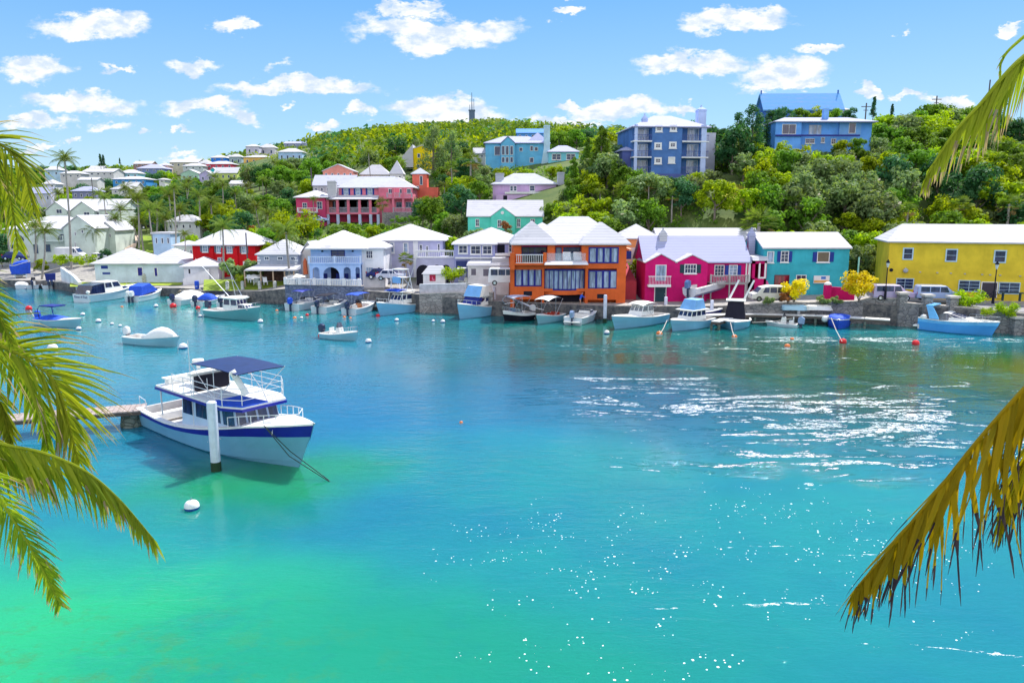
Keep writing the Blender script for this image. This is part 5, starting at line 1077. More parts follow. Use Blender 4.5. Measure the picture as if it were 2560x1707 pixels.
def flat(name, pts, col1, col2, kind='structure', dz=.03):
    m_, q_ = newmat(name+'_mat'); co = q_.n('ShaderNodeNewGeometry').outputs['Position']; n_ = q_.noise(co, 2.5, 5, .7).outputs[0]
    finish(q_, q_.n('ShaderNodeBsdfPrincipled', {'Base Color': q_.mix(q_.smooth(n_, .3, .7), col1+(1,), col2+(1,)), 'Roughness': .95}).outputs[0])
    return struct(name, MB().add([(p.x, p.y, p.z+dz) for p in pts], [tuple(range(len(pts)))]), m_)
flat('lawn', [atY(508, 727, 110), atY(712, 729, 108.8), atY(716, 700, 113.5), atY(510, 700, 117)], (.16, .26, .02), (.30, .38, .03), dz=.06)
flat('lawn', [atZ(175, 717, 1.36), atZ(452, 713, 1.36), atZ(462, 704, 1.36), atZ(175, 706, 1.36)], (.22, .32, .02), (.36, .42, .03))
def drape(name, q4, c1, c2, dz=.12, n=14):
    m_, q_ = newmat(name+'_mat'); co = q_.n('ShaderNodeNewGeometry').outputs['Position']; n_ = q_.noise(co, 1.2, 5, .7).outputs[0]
    finish(q_, q_.n('ShaderNodeBsdfPrincipled', {'Base Color': q_.mix(q_.smooth(n_, .3, .7), c1+(1,), c2+(1,)), 'Roughness': .95}).outputs[0]); vs = []
    for i in range(n+1):
        for j in range(n+1):
            a, b = i/n, j/n; px = (q4[0][0]*(1-a)+q4[1][0]*a)*(1-b)+(q4[3][0]*(1-a)+q4[2][0]*a)*b; Y = (q4[0][1]*(1-a)+q4[1][1]*a)*(1-b)+(q4[3][1]*(1-a)+q4[2][1]*a)*b
            x = (px-CX)/F/cos(TH)*Y; vs.append((x, Y, ground(x, Y)+dz+.5*max(0, mnoise.noise(Vector((x*.06, Y*.06, 0))))))
    return struct(name, MB().add(vs, [(i*(n+1)+j, (i+1)*(n+1)+j, (i+1)*(n+1)+j+1, i*(n+1)+j+1) for i in range(n) for j in range(n)]), m_, True)
drape('slope_lawn', [(350, 140), (392, 140), (430, 166), (380, 166)], (.14, .26, .02), (.26, .34, .03), .16)
drape('path', [(318, 142), (342, 142), (372, 166), (345, 166)], (.50, .38, .30), (.60, .46, .36), .24)
drape('yellow_lawn', [(1768, 123), (1846, 123), (1880, 130), (1790, 130)], (.26, .28, .02), (.48, .42, .03), .2)
drape('road', [(2140, 88.9), (2700, 77), (2700, 84), (2140, 94)], (.20, .20, .22), (.28, .27, .28), .05)
# ---------------------------------------------------------------- boats
HW = lambda: plain('hull_white', (.56, .65, .72), .25, .05, .8, coat=.4)
HB = lambda: plain('hull_pale_blue', (.34, .56, .70), .25, .05, .8, coat=.4)
HT_ = lambda: plain('hull_teal', (.09, .32, .36), .25, .05, .8, coat=.4)
BOOT = lambda: plain('antifouling_blue', (.01, .02, .16), .6, .2, 3)
DECK = lambda: plain('deck_white', (.80, .80, .78), .5, .06, 3)
TEAK = lambda: plain('tan_deck', (.52, .36, .24), .7, .2, 5)
OUTB = lambda: plain('dark_cowling', (.02, .03, .08), .25, .1, coat=.4)
OUTW = lambda: plain('white_cowling', (.75, .76, .78), .25, .1, coat=.4)
def hullsec(L, B, fs, fb, n=14, bowr=.55, tum=.93, rake=.1, draft=.35, full=2.4, ext=0, sag=.08):
    """sections from stern to bow; each is a list from port sheer round the keel to starboard sheer"""
    secs = []
    for i in range(n+1):
        t = i/n; x = t*L; k = max(0, (t-.42)/.58)
        b = B/2*(1-k**full)*(.90+.1*min(1, t/.3)) if t < 1 else .0; b = max(b, .03)
        h = fs+(fb-fs)*max(0, t)**1.9-sag*sin(pi*min(1, t*1.25))*fs
        dk = draft*(1-k**3); xs = rake*L*k**2; bc = b*(tum-.42*k*k); hc = .12+.5*h*k**2*.55
        zs = [(b, h, xs), (b*(.99-.1*k), h*.72, xs*.8), (bc+(b-bc)*.35, h*.35+hc*.3, xs*.5), (bc, hc*.5, xs*.28), (bc*.93, -.04, xs*.1), (bc*.6, -dk*.7, 0), (0, -dk, 0)]
        sec = [Vector((x+q-rake*L*.5*0, y, z)) for (y, z, q) in zs]
        secs.append(sec+[Vector((p.x, -p.y, p.z)) for p in sec[-2::-1]])
    return secs
def sheer(secs, x):
    for a, b in zip(secs, secs[1:]):
        if a[0].x <= x <= b[0].x: k = (x-a[0].x)/max(1e-6, b[0].x-a[0].x); return a[0].lerp(b[0], k)
    return secs[-1][0] if x > secs[-1][0].x else secs[0][0]
def outboard(root, L, y, mt, z=.5, s=1.0, x0=0):
    mb = MB(); c = [(-.62, .28), (-.1, .32), (.05, .55), (0, .98), (-.35, 1.12), (-.66, .9)]
    mb.prism([(x0+px*s, z+pz*s-.25) for px, pz in c], 'y', y-.19*s, y+.19*s)
    o = mb.build('outboard_motor', mt, root, bevel=.05)
    MB().box(x0-.42*s, y-.08, -.45, x0-.16*s, y+.08, z+.06*s).box(x0-.62*s, y-.16, -.12, x0-.05, y+.16, -.08).box(x0-.2, y-.1, z-.1, x0+.02, y+.1, z+.12).build('leg', OUTB(), o)
    return o
def rail(mb, pts, h, r=.02, posts=1):
    top = [Vector(p)+Vector((0, 0, h)) for p in pts]; mb.tube(top, r, 5)
    for i, p in enumerate(pts):
        if i % posts == 0: mb.tube([p, top[i]], r, 5)
    return mb
def canopy(root, x0, x1, w, z, mt, zb, crown=.12, name='bimini', legs=True, fm=None):
    n = 8; mb = MB(); k = 5
    for sgn, dz in ((1, 0), (-1, -.04)):
        vs = [(x0+(x1-x0)*i/n, -w/2+w*j/k, z+crown*sin(pi*i/n)+crown*.6*sin(pi*j/k)+dz) for i in range(n+1) for j in range(k+1)]
        mb.add(vs, [(i*(k+1)+j, (i+1)*(k+1)+j, (i+1)*(k+1)+j+1, i*(k+1)+j+1)[::sgn] for i in range(n) for j in range(k)])
    o = mb.build(name, mt, root)
    if legs:
        f = MB(); xm = (x0+x1)/2
        for sy in (-1, 1):
            y = sy*w/2; f.tube([(x0, y, z), (xm, y*1.02, zb)], .022, 5).tube([(x1, y, z), (xm+.1, y*1.02, zb)], .022, 5).tube([(xm, y, z+crown*.8), (xm, y*1.02, zb)], .022, 5)
        f.build('canopy_frame', fm or STEEL(), root)
    return o
def boat(name, label, stern, bow, B=None, fs=.6, fb=1.1, hull=None, stripe=None, boot=None, kind='open', cock=.55, rake=.08, group=None, outb=0, obm=None, L=None, z=0, draft=.35, opt=(), can=None, cover=None, cat='boat', deckm=None, full=2.4, rub=None, sag=.08):
    a, b = atZ(*stern, z), atZ(*bow, z); d = b-a; hd = atan2(d.y, d.x); Lw = d.length
    L = L or Lw; B = B or L*.34
    root = thing(name, label, cat, (a.x, a.y, z), hd, group)
    S = hullsec(L, B, fs, fb, rake=rake, draft=draft, full=full, sag=sag); hm = hull or HW(); bm = boot or BOOT(); sm = stripe or hm
    mis = [1, 0, 0, 0, 2, 2, 2, 2, 0, 0, 0, 1]
    MB().loft(S, mis=mis).build('hull', [hm, sm, bm], root, smooth=False)
    xe = S[-1][0].x; dk = deckm or DECK()
    # gunwale all round, foredeck, sunk cockpit
    xc = L*cock; gw = .16 if L < 8 else .3; g_ = MB(); n = 12
    xs = [xe*i/n for i in range(n+1)]
    for s_ in (1, -1):
        for x0, x1 in zip(xs, xs[1:]):
            p, q = sheer(S, x0), sheer(S, x1); ip, iq = max(0, p.y-gw), max(0, q.y-gw)
            g_.add([(p.x, s_*(p.y+.04), p.z-.05), (q.x, s_*(q.y+.04), q.z-.05), (q.x, s_*(q.y+.04), q.z+.035), (p.x, s_*(p.y+.04), p.z+.035), (p.x, s_*ip, p.z+.035), (q.x, s_*iq, q.z+.035)], [(0, 1, 2, 3), (3, 2, 5, 4)])
            if x1 <= xc+.01: g_.add([(p.x, s_*ip, p.z+.035), (q.x, s_*iq, q.z+.035), (q.x, s_*iq, .15), (p.x, s_*ip, .15)], [(0, 1, 2, 3)])
    g_.build('gunwale', rub or dk, root)
    f = MB(); xd = [x for x in xs if x >= xc-.01]
    for x0, x1 in zip(xd, xd[1:]):
        p, q = sheer(S, x0), sheer(S, x1); ip, iq = max(0, p.y-gw), max(0, q.y-gw)
        f.add([(p.x, -ip, p.z+.03), (q.x, -iq, q.z+.03), (q.x, 0, q.z+.10), (p.x, 0, p.z+.12), (q.x, iq, q.z+.03), (p.x, ip, p.z+.03)], [(0, 1, 2, 3), (3, 2, 4, 5)])
    if xd: p = sheer(S, xd[0]); f.box(xd[0]-.04, -p.y+gw, .16, xd[0], p.y-gw, p.z+.05)
    f.build('foredeck', dk, root)
    p0, p1 = sheer(S, 0), sheer(S, xc); MB().add([(.02, -p0.y+gw, .16), (xc, -p1.y+gw, .16), (xc, p1.y-gw, .16), (.02, p0.y-gw, .16)], [(0, 1, 2, 3)]).box(.02, -p0.y+.05, .14, .18, p0.y-.05, p0.z+.03).build('cockpit_floor', plain('cockpit_grey', (.62, .60, .58)) if 'teak' not in opt else TEAK(), root)
    for i in range(outb): outboard(root, L, (i-(outb-1)/2)*.55, obm or OUTB(), fs, 1.05 if L < 8 else 1.25)
    h = sheer(S, xc).z; w = sheer(S, L*.45).y
    def cabin(x0, x1, wd, z0, z1, rf=.5, rb=.05, wins=3, m=None, pm=None, name='cabin', ins=.12, zr=None, front=3):
        b_ = [(x0,-wd,z0),(x1,-wd*.86,z0),(x1,wd*.86,z0),(x0,wd,z0)]; t_ = [(x0+rb,-wd+ins,z1),(x1-rf,-wd*.86+ins,z1),(x1-rf,wd*.86-ins,z1),(x0+rb,wd-ins,z1)]
        c = MB().hexa(b_+t_).build(name, m or DECK(), root, bevel=.04); b_ = [Vector(v) for v in b_]; t_ = [Vector(v) for v in t_]
        pm = pm or PANE(); k0, k1 = (.45, .9) if z1-z0 > .7 else (.25, .85)
        def pan(a0, a1, b0, b1, n_):  # panes on a face with bottom edge a0-a1 and top edge b0-b1
            nn = (a1-a0).cross(b0-a0).normalized()*.015
            for i in range(n_):
                f0, f1 = (i+.1)/n_, (i+.9)/n_; q = [a0.lerp(a1, f0).lerp(b0.lerp(b1, f0), k0), a0.lerp(a1, f1).lerp(b0.lerp(b1, f1), k0), a0.lerp(a1, f1).lerp(b0.lerp(b1, f1), k1), a0.lerp(a1, f0).lerp(b0.lerp(b1, f0), k1)]
                MB().add([v+nn for v in q]+[v-nn*.5 for v in q], [(0,1,2,3),(0,4,5,1),(1,5,6,2),(2,6,7,3),(3,7,4,0)]).build('pane', pm, c)
        pan(b_[0], b_[1], t_[0], t_[1], wins); pan(b_[2], b_[3], t_[2], t_[3], wins); pan(b_[1], b_[2], t_[1], t_[2], front)
        return c
    def console(x, cw=.38, hh=1.25, m=None, shield=True):
        c = MB().hexa([(x-.3,-cw,.16),(x+.45,-cw,.16),(x+.45,cw,.16),(x-.3,cw,.16),(x-.2,-cw*.9,hh),(x+.2,-cw*.9,hh),(x+.2,cw*.9,hh),(x-.2,cw*.9,hh)]).build('console', m or DECK(), root, bevel=.04)
        if shield: MB().add([(x+.2,-cw,hh),(x+.2,cw,hh),(x-.02,cw*.8,hh+.5),(x-.02,-cw*.8,hh+.5),(x-.1,-cw,hh),(x-.1,cw,hh)], [(0,1,2,3),(0,3,4),(1,5,2)]).build('windscreen', glass('smoked_screen', (.10, .10, .13)), c)
        MB().box(x-1.1, -cw, .16, x-.6, cw, .75).box(x-1.1, -cw, .75, x-1.0, cw, 1.15).build('seat', DECK(), root, bevel=.04); return c
    def wscreen(x, hh=.45, m=None):
        p = sheer(S, x); y = p.y-gw; z0 = p.z+.06
        MB().add([(x+.25,-y*.75,z0),(x+.25,y*.75,z0),(x-.1,y*.7,z0+hh),(x-.1,-y*.7,z0+hh),(x-.8,y,z0),(x-.75,y*.96,z0+hh*.8),(x-.8,-y,z0),(x-.75,-y*.96,z0+hh*.8)], [(0,1,2,3),(1,4,5,2),(6,0,3,7)]).build('windscreen', m or glass('tinted_screen', (.12, .14, .18)), root)
    R_ = dict(root=root, S=S, L=L, B=B, cabin=cabin, console=console, wscreen=wscreen, h=h, w=w, fs=fs, fb=fb)
    if kind == 'console': console(L*.5)
    if kind == 'runabout':
        cabin(L*.52, L*.8, w*.62, sheer(S, L*.55).z, sheer(S, L*.55).z+.32, .5, .1, 1, front=1); wscreen(L*.54)
    if kind == 'cruiser':
        cabin(L*.42, L*.78, w*.8, sheer(S, L*.45).z, sheer(S, L*.45).z+.5, .9, .1, 2, name='trunk_cabin'); cabin(L*.30, L*.58, w*.8, sheer(S, L*.4).z+.1, sheer(S, L*.4).z+1.35, .8, .1, 2, name='wheelhouse')
    if can: canopy(root, *can)
    if cover:
        cm, cx0, cx1, ch = cover; S2 = [x for x in xs if cx0*L <= x <= cx1*L+.01]; rows = []
        for i, x in enumerate(S2):
            p = sheer(S, x); k = sin(pi*min(1, max(0, (i+.6)/(len(S2)+.2))))*ch; rows.append([(x, p.y*cos(pi*j/8)*1.03, p.z+.04+k*sin(pi*j/8)+.05*mnoise.noise(Vector((x*2, j, 1)))) for j in range(9)])
        MB().loft(rows).build('cover', cm, root, smooth=True)
    if 'bowrail' in opt:
        pts = [sheer(S, x) for x in (L*.62, L*.72, L*.82, L*.92, xe)]; m1 = MB()
        for s_ in (1, -1): rail(m1, [(p.x, s_*max(0, p.y-.08), p.z+.03) for p in pts], .5)
        m1.build('bow_rail', STEEL(), root)
    if 'fenders' in opt:
        for x in (L*.3, L*.55): p = sheer(S, x); MB().tube([(x, -p.y-.14, p.z-.15), (x, -p.y-.14, p.z-.75)], .13, 8).tube([(x, -p.y+.02, p.z+.04), (x, -p.y-.14, p.z-.15)], .02, 4).build('fender', NAVY(), root)
    return R_
def textmesh(s, size, name, mt, parent, loc, rot, ext=.004):
    cu = bpy.data.curves.new('txt', 'FONT'); cu.body = s; cu.size = size; cu.extrude = ext; cu.align_x = 'CENTER'
    t = bpy.data.objects.new('txt', cu); C.objects.link(t); bpy.context.view_layer.update()
    me = bpy.data.meshes.new_from_object(t.evaluated_get(bpy.context.evaluated_depsgraph_get())); bpy.data.objects.remove(t)
    me.materials.clear(); me.materials.append(mt); o = bpy.data.objects.new(name, me); C.objects.link(o); o.parent = parent; o.location = loc; o.rotation_euler = rot; return o
# ======== the big white tour boat
T = boat('tour_boat', 'large passenger boat with navy stripe and navy canvas top moored at the wooden pier', (415, 1049), (742, 1166), B=4.0, sag=.28, fs=1.15, fb=2.65, hull=plain('tour_hull', (.17, .42, .62), .25, .05, .6, coat=.4), stripe=plain('navy_stripe', (.01, .015, .30), .35, .1), boot=plain('dark_boot', (.02, .05, .06)), cock=.36, rake=.12, draft=.7, full=3.0, cat='tour boat'); L = T['L']
rt, S, w, h = T['root'], T['S'], T['w'], T['h']
sh = lambda x: sheer(S, x)
def P_(mb, name, m, par=None, **k): return mb.build(name, m, par or rt, **k)
z0 = sh(L*.5).z; zr = z0+1.6
# wheelhouse: straight sides, windows all round, low trunk cabin on the foredeck
cab = T['cabin'](L*.38, L*.78, w-.36, z0-.3, zr, .5, .0, 4, name='wheelhouse', m=plain('cabin_blue_white', (.42, .56, .74), .4, .05), ins=.12, front=4)
P_(MB().hexa([(L*.75,-w*.74,z0-.1),(L*.95,-w*.38,sh(L*.9).z-.1),(L*.93,w*.38,sh(L*.9).z-.1),(L*.72,w*.74,z0-.1),(L*.72,-w*.66,z0+.5),(L*.91,-w*.28,sh(L*.88).z+.28),(L*.91,w*.28,sh(L*.88).z+.28),(L*.72,w*.66,z0+.5)]), 'trunk_cabin', DECK(), bevel=.08)
P_(MB().box(L*.82, -.3, z0+.44, L*.86, .3, z0+.62), 'hatch', DARK())
# upper deck slab with navy edge, reaching aft over the cockpit
xa, xb = L*.19, L*.81; yw = w-.12
P_(MB().prism([(xa, -yw*.92), (xb-1.2, -yw), (xb, -yw*.72), (xb, yw*.72), (xb-1.2, yw), (xa, yw*.92)], 'z', zr+.09, zr+.2), 'upper_deck', DECK())
P_(MB().prism([(xa-.05, -yw*.92-.05), (xb-1.2, -yw-.05), (xb+.06, -yw*.72-.03), (xb+.06, yw*.72+.03), (xb-1.2, yw+.05), (xa-.05, yw*.92+.05)], 'z', zr-.06, zr+.09), 'deck_edge', plain('navy_stripe', (.01, .015, .30)))
P_(MB().prism([(xb-2.3, -yw), (xb-1.2, -yw-.02), (xb+.03, -yw*.72), (xb+.03, .2), (xb-2.3, -.1)], 'z', zr+.201, zr+.27), 'deck_canvas', BLUEC())
P_(MB().box(xa+.1, -1.2, zr+.2, xa+.6, 1.2, zr+.55).box(xa+.1, -1.4, zr+.55, xa+.7, 1.4, zr+.62), 'aft_bench', DECK()); P_(MB().box(xa+1.6, -.3, zr+.2, xa+3.2, 1.3, zr+1.05), 'helm_box', DECK(), bevel=.05)
P_(MB().box(xa+3.2, -1.0, zr+.2, xa+3.6, 1.0, zr+1.1), 'helm_back', DARK()); P_(MB().box(xa+3.05, -1.3, zr+1.1, xa+3.5, 1.35, zr+1.3), 'helm_cowl', DECK(), bevel=.04)
P_(MB().lathe([(0, 0), (.33, 0), (.36, .12), (.33, .28), (0, .32)], (xa+1.4, .3, zr+1.35), 14).box(xa+1.35, .2, zr+1.05, xa+1.45, .4, zr+1.36), 'radar', DECK())
rm = MB(); pl = plain('white_rail', (.72, .74, .78), .3)
prow = [(xa+2.2, -yw*.95), (xa+3.6, -yw*.98), (xa+4.8, -yw), (xb-1.1, -yw+.02), (xb-.1, -yw*.68), (xb-.1, yw*.68), (xb-1.1, yw-.02), (xa+4.6, yw), (xa+3.2, yw*.98)]
for hh in (.35, .68, 1.0): rm.tube([(x, y, zr+.2+hh) for x, y in prow], .022, 5)
for x, y in prow: rm.tube([(x, y, zr+.2), (x, y, zr+1.22)], .026, 5)
P_(rm, 'deck_rail', pl)
canopy(rt, xa+3.9, xb-.1, yw*2*.78, zr+1.98, plain('tour_canvas', (.008, .03, .12), .7, .15, 2), zr+.25, crown=.07, name='canvas_top', fm=pl)
sb = MB(); sb.tube([(0, 0, -.75), (0, 0, .75)], .2, 10); sb.v = [(x*.35, y, z) for x, y, z in sb.v]; o = P_(sb, 'rescue_board', DECK()); o.location = (xb-.5, -yw*.6, zr+1.45); o.rotation_euler = (R(20), R(-18), 0)
P_(MB().tube([(xa+.3, -yw*.85, 1.2), (xa+.3, -yw*.85, zr)], .05, 6), 'deck_post', pl); P_(MB().tube([(xa+.3, yw*.85, 1.2), (xa+.3, yw*.85, zr)], .05, 6), 'deck_post', pl)
P_(MB().tube([(L*.5, -w+.2, z0-.2), (L*.5, -w+.2, zr+3.4)], .022, 5), 'aerial', pl); P_(MB().tube([(L*.62, -w+.25, z0-.2), (L*.62, -w+.25, zr+1.5)], .02, 5), 'aerial', pl)
m1 = MB()
for s_ in (1, -1): rail(m1, [(x, s_*(sh(x).y-.08), sh(x).z+.03) for x in (L*.74, L*.8, L*.86, L*.92, L*.97)]+[(L*1.03, 0, sh(L).z)], .55, .025)
P_(m1, 'bow_rail', pl)
m1 = MB()
for x in (L*.40, L*.45, L*.5, L*.55, L*.60, L*.65): m1.tube([(x, -w+.19, z0-.6), (x, -w+.19, z0-.15)], .02, 4)
m1.tube([(L*.36, -w+.19, z0-.15), (L*.7, -w+.19, z0-.12)], .02, 5); P_(m1, 'grab_rail', pl)
P_(MB().box(L*.16, .3, .3, L*.23, 1.5, 1.15), 'engine_box', DECK(), bevel=.06); P_(MB().box(L*.27, -1.5, .3, L*.33, .1, .85), 'locker', DECK(), bevel=.05); P_(MB().box(.6, -1.5, .3, 1.1, 1.5, .8), 'stern_seat', DECK(), bevel=.05)
for x, y, z in ((1.4, 1.45, 1.15), (.9, 1.2, 1.0), (L*.25, 1.6, .95)): P_(MB().ball((x, y, z), .22, 10), 'red_float', plain('red_float', (.65, .02, .04), .4))
P_(MB().tube([(.1, -1.6, 1.1), (.1, -1.6, 1.9), (1.2, -1.75, 1.85), (1.3, -1.75, 1.2)], .03, 6), 'stern_rail', pl); P_(MB().tube([(.1, 1.6, 1.1), (.1, 1.6, 1.9), (2.4, 1.75, 1.95), (2.5, 1.75, 1.2)], .03, 6), 'stern_rail', pl)
P_(MB().tube([(L*.43, -w+.3, z0-.35), (L*.43, -w+.22, z0-.35)], .1, 10), 'porthole', DARK())
textmesh('RB', .30, 'hull_letters', TRIM(), rt, (L*.965, -sh(L*.965).y-.09, sh(L*.965).z-.42), (R(90), 0, R(-42)))
p0 = Vector((L*.93, -sh(L*.93).y-.06, sh(L*.93).z+.06)); M = Matrix.Translation(rt.location) @ Matrix.Rotation(rt.rotation_euler.z, 4, 'Z')
for i, (px, py) in enumerate([(826, 1203), (829, 1207)]):
    q_ = M.inverted() @ atZ(px, py, -.05); P_(MB().tube([p0, p0.lerp(q_, .4)+Vector((0, -.1*i, -.2-.2*i)), q_], .026, 5), 'mooring_line', plain('dark_rope', (.02, .05, .05)))
# ======== the other boats
B1 = boat('cabin_cruiser', 'white hardtop cabin cruiser with lettered transom at the left lawn', (204, 756), (338, 738), B=3.6, fs=1.15, fb=1.75, kind='', cock=.34, hull=HW(), opt=('bowrail',), cat='motor boat')
r = B1['root']; Lb = B1['L']; B1['cabin'](Lb*.30, Lb*.68, 1.45, 1.2, 2.75, 1.0, .1, 2, m=DECK()); B1['cabin'](Lb*.5, Lb*.85, 1.2, 1.3, 1.85, 1.2, .1, 2, name='trunk_cabin')
MB().hexa([(.3,-1.5,1.2),(Lb*.3,-1.5,1.2),(Lb*.3,1.5,1.2),(.3,1.5,1.2),(.9,-1.4,2.4),(Lb*.3,-1.4,2.6),(Lb*.3,1.4,2.6),(.9,1.4,2.4)]).build('cockpit_curtain', glass('dark_curtain', (.02, .03, .07)), r)
textmesh('River 4 Ted', .52, 'boat_name', BOOT(), r, (-.08, 0, .62), (R(90), 0, R(-90)))
MB().ball((.2, -1.2, 1.5), .28, 10).build('round_float', DECK(), r)
B2 = boat('small_runabout', 'pale blue runabout with navy cover and folded hoop top', (101, 811), (198, 819), B=2.0, fs=.75, fb=1.1, hull=plain('hull_aqua', (.22, .46, .56), .25, .05, .8, coat=.4), kind='', cover=(BLUEC(), 0, .66, .5), cock=.2, outb=1, obm=BLUEC())
MB().tube([(1.2, -.9, .9), (1.0, -.9, 2.0), (1.3, -.8, 2.35), (3.4, -.8, 2.4)], .06, 6).tube([(1.2, .9, .9), (1.0, .9, 2.0), (1.3, .8, 2.35), (3.4, .8, 2.4)], .06, 6).box(1.3, -.8, 2.3, 3.5, .8, 2.42).build('folded_top', NAVY(), B2['root'])
B3 = boat('cuddy_boat', 'blue green hulled boat with white canvas cabin, nearest the tour boat', (325, 856), (440, 866), B=2.1, fs=.75, fb=1.05, hull=plain('hull_aqua', (.22, .46, .56), .25, .05, .8, coat=.4), kind='', cover=(DECK(), .38, 1.0, .95), cock=.4, outb=1, obm=OUTW())
B4 = boat('teal_fishing_boat', 'teal hulled fishing boat with white wheelhouse and two long rods', (527, 789), (643, 801), B=2.6, fs=.9, fb=1.75, hull=HT_(), kind='', cock=.42, outb=1, opt=('bowrail',))
r = B4['root']; Lb = B4['L']; B4['cabin'](Lb*.42, Lb*.72, .95, 1.1, 2.55, .3, .05, 2); B4['cabin'](Lb*.6, Lb*.9, .8, 1.3, 1.9, .6, .1, 1, name='trunk_cabin'); MB().box(Lb*.36, -1.1, 2.55, Lb*.72, 1.1, 2.66).build('roof', DECK(), r, bevel=.03)
for y in (-.9, .9): MB().tube([(Lb*.6, y, 2.6), (Lb*.05, y*2.2, 7.4)], .05, 5, r1=.02).build('outrigger', STEEL(), r)
MB().tube([(Lb*.58, 0, 2.6), (Lb*.5, 0, 5.6)], .03, 5).build('aerial', STEEL(), r)
B5 = boat('open_fishing_boat', 'open console boat with black outboard drifting mid channel', (811, 843), (889, 851), B=1.9, fs=.55, fb=.95, hull=plain('hull_aqua', (.22, .46, .56), .25, .05, .8, coat=.4), kind='console', cock=.7, outb=1, rub=DECK(), opt=('bowrail',))
B6 = boat('covered_boat', 'white boat with twin white outboards and bright blue tarpaulin', (330, 755), (400, 741), B=2.5, fs=.8, fb=1.15, kind='', cock=.5, outb=2, obm=OUTW()); r = B6['root']; Lb = B6['L']
MB().prism([(Lb*.1, .8), (Lb*.15, 2.2), (Lb*.45, 2.5), (Lb*.75, 1.2)], 'y', -1.0, 1.0).build('tarpaulin', BLUEC(), r, bevel=.1)
boat('white_covered_boat', 'boat under a humped white cover with one dark outboard', (436, 764), (510, 751), B=2.6, fs=.8, fb=1.1, kind='', cover=(DECK(), 0.05, .95, 1.0), cock=.2, outb=1)
boat('blue_covered_boat', 'small boat with a dark blue cover lump near the steps', (492, 766), (560, 753), B=2.3, fs=.7, fb=1.0, kind='', cock=.5, outb=1, cover=(BLUEC(), .2, .6, .9))
boat('white_low_boat', 'low white decked boat moored beside the blue covered one', (556, 768), (618, 756), B=2.2, fs=.7, fb=1.0, kind='', cover=(DECK(), 0.05, .9, .5), cock=.2, outb=1)
B10 = boat('bimini_cuddy_boat', 'white cuddy boat with violet blue bimini below the stone terrace', (730, 777), (812, 761), B=2.7, fs=.95, fb=1.4, hull=HW(), kind='runabout', cock=.34, outb=1, obm=BLUEC(), can=(1.2, 3.9, 1.9, 2.45, plain('violet_canvas', (.10, .12, .55)), .8))
B11 = boat('black_top_skiff', 'white console skiff with black top next to the violet bimini boat', (797, 784), (868, 766), B=2.6, fs=.9, fb=1.3, kind='runabout', cock=.36, outb=1, can=(.6, 4.2, 1.7, 2.25, DARK(), .7, .05))
B12 = boat('blue_top_skiff', 'skiff with blue top over a tan console, left of the sport fisher', (872, 788), (934, 772), B=2.5, fs=.85, fb=1.25, hull=HW(), kind='', cock=.55, outb=1, can=(.8, 4.0, 1.8, 2.5, BLUEC(), .7)); B12['console'](2.6, m=plain('tan_console', (.62, .26, .12)))
B13 = boat('sport_fishing_boat', 'white sport fishing boat with tall tuna tower and outriggers', (1046, 772), (950, 789), B=3.3, fs=1.0, fb=1.75, hull=plain('hull_sky', (.20, .48, .70), .25, .05, .8, coat=.4), kind='', cock=.4, cat='motor boat', opt=('bowrail',))
r = B13['root']; Lb = B13['L']; B13['cabin'](Lb*.32, Lb*.66, 1.1, 1.2, 2.45, .8, .1, 2); t = MB()
MB().box(Lb*.26, -1.3, 2.75, Lb*.66, 1.3, 2.87).build('hardtop', DECK(), r, bevel=.04); canopy(r, Lb*.42, Lb*.72, 2.3, 2.95, BLUEC(), 2.5, legs=False, name='spray_cover')
for sy in (-1, 1):
    for x0, x1 in ((.27, .38), (.62, .52)): t.tube([(Lb*x0, sy*1.25, 1.1), (Lb*(x0+x1)/2, sy*1.05, 3.2), (Lb*x1, sy*.85, 5.6)], .045, 6)
    t.tube([(Lb*.38, sy*.85, 5.6), (Lb*.52, sy*.85, 5.6)], .045, 6).tube([(Lb*.3, sy*1.1, 2.9), (Lb*.52, sy*.85, 4.6)], .035, 5)
t.box(Lb*.36, -.9, 4.55, Lb*.56, .9, 4.62).build('tuna_tower', TRIM(), r); MB().box(Lb*.36, -.9, 5.6, Lb*.54, .9, 5.72).build('tower_top', DECK(), r); MB().box(Lb*.54, -.6, 3.9, Lb*.58, .6, 4.7).build('tower_curtain', plain('sky_canvas', (.2, .45, .8)), r)
for y in (-1, 1): MB().tube([(Lb*.5, y*1.1, 2.7), (Lb*.42, y*2.9, 8.0)], .045, 5, r1=.02).build('outrigger', TRIM(), r)
B14 = boat('canvas_fronted_cruiser', 'flybridge cruiser with light blue canvas front beside a blue post', (1222, 783), (1150, 797), B=3.4, fs=1.25, fb=1.95, hull=plain('hull_sky', (.20, .48, .70), .25, .05, .8, coat=.4), kind='', cock=.35, cat='motor boat', opt=('bowrail',))
r = B14['root']; Lb = B14['L']; B14['cabin'](Lb*.2, Lb*.66, 1.3, 1.4, 2.45, .9, .1, 2, pm=PANE())
MB().hexa([(Lb*.56,-1.25,1.62),(Lb*.70,-1.1,1.62),(Lb*.70,1.1,1.62),(Lb*.56,1.25,1.62),(Lb*.50,-1.25,2.5),(Lb*.565,-1.2,2.5),(Lb*.565,1.2,2.5),(Lb*.50,1.25,2.5)]).build('windscreen_cover', NAVY(), r)
cv = MB().hexa([(Lb*.12,-1.35,2.5),(Lb*.60,-1.3,2.5),(Lb*.60,1.3,2.5),(Lb*.12,1.35,2.5),(Lb*.2,-1.2,3.9),(Lb*.47,-1.15,3.9),(Lb*.47,1.15,3.9),(Lb*.2,1.2,3.9)]).build('flybridge_canvas', DECK(), r, bevel=.06)
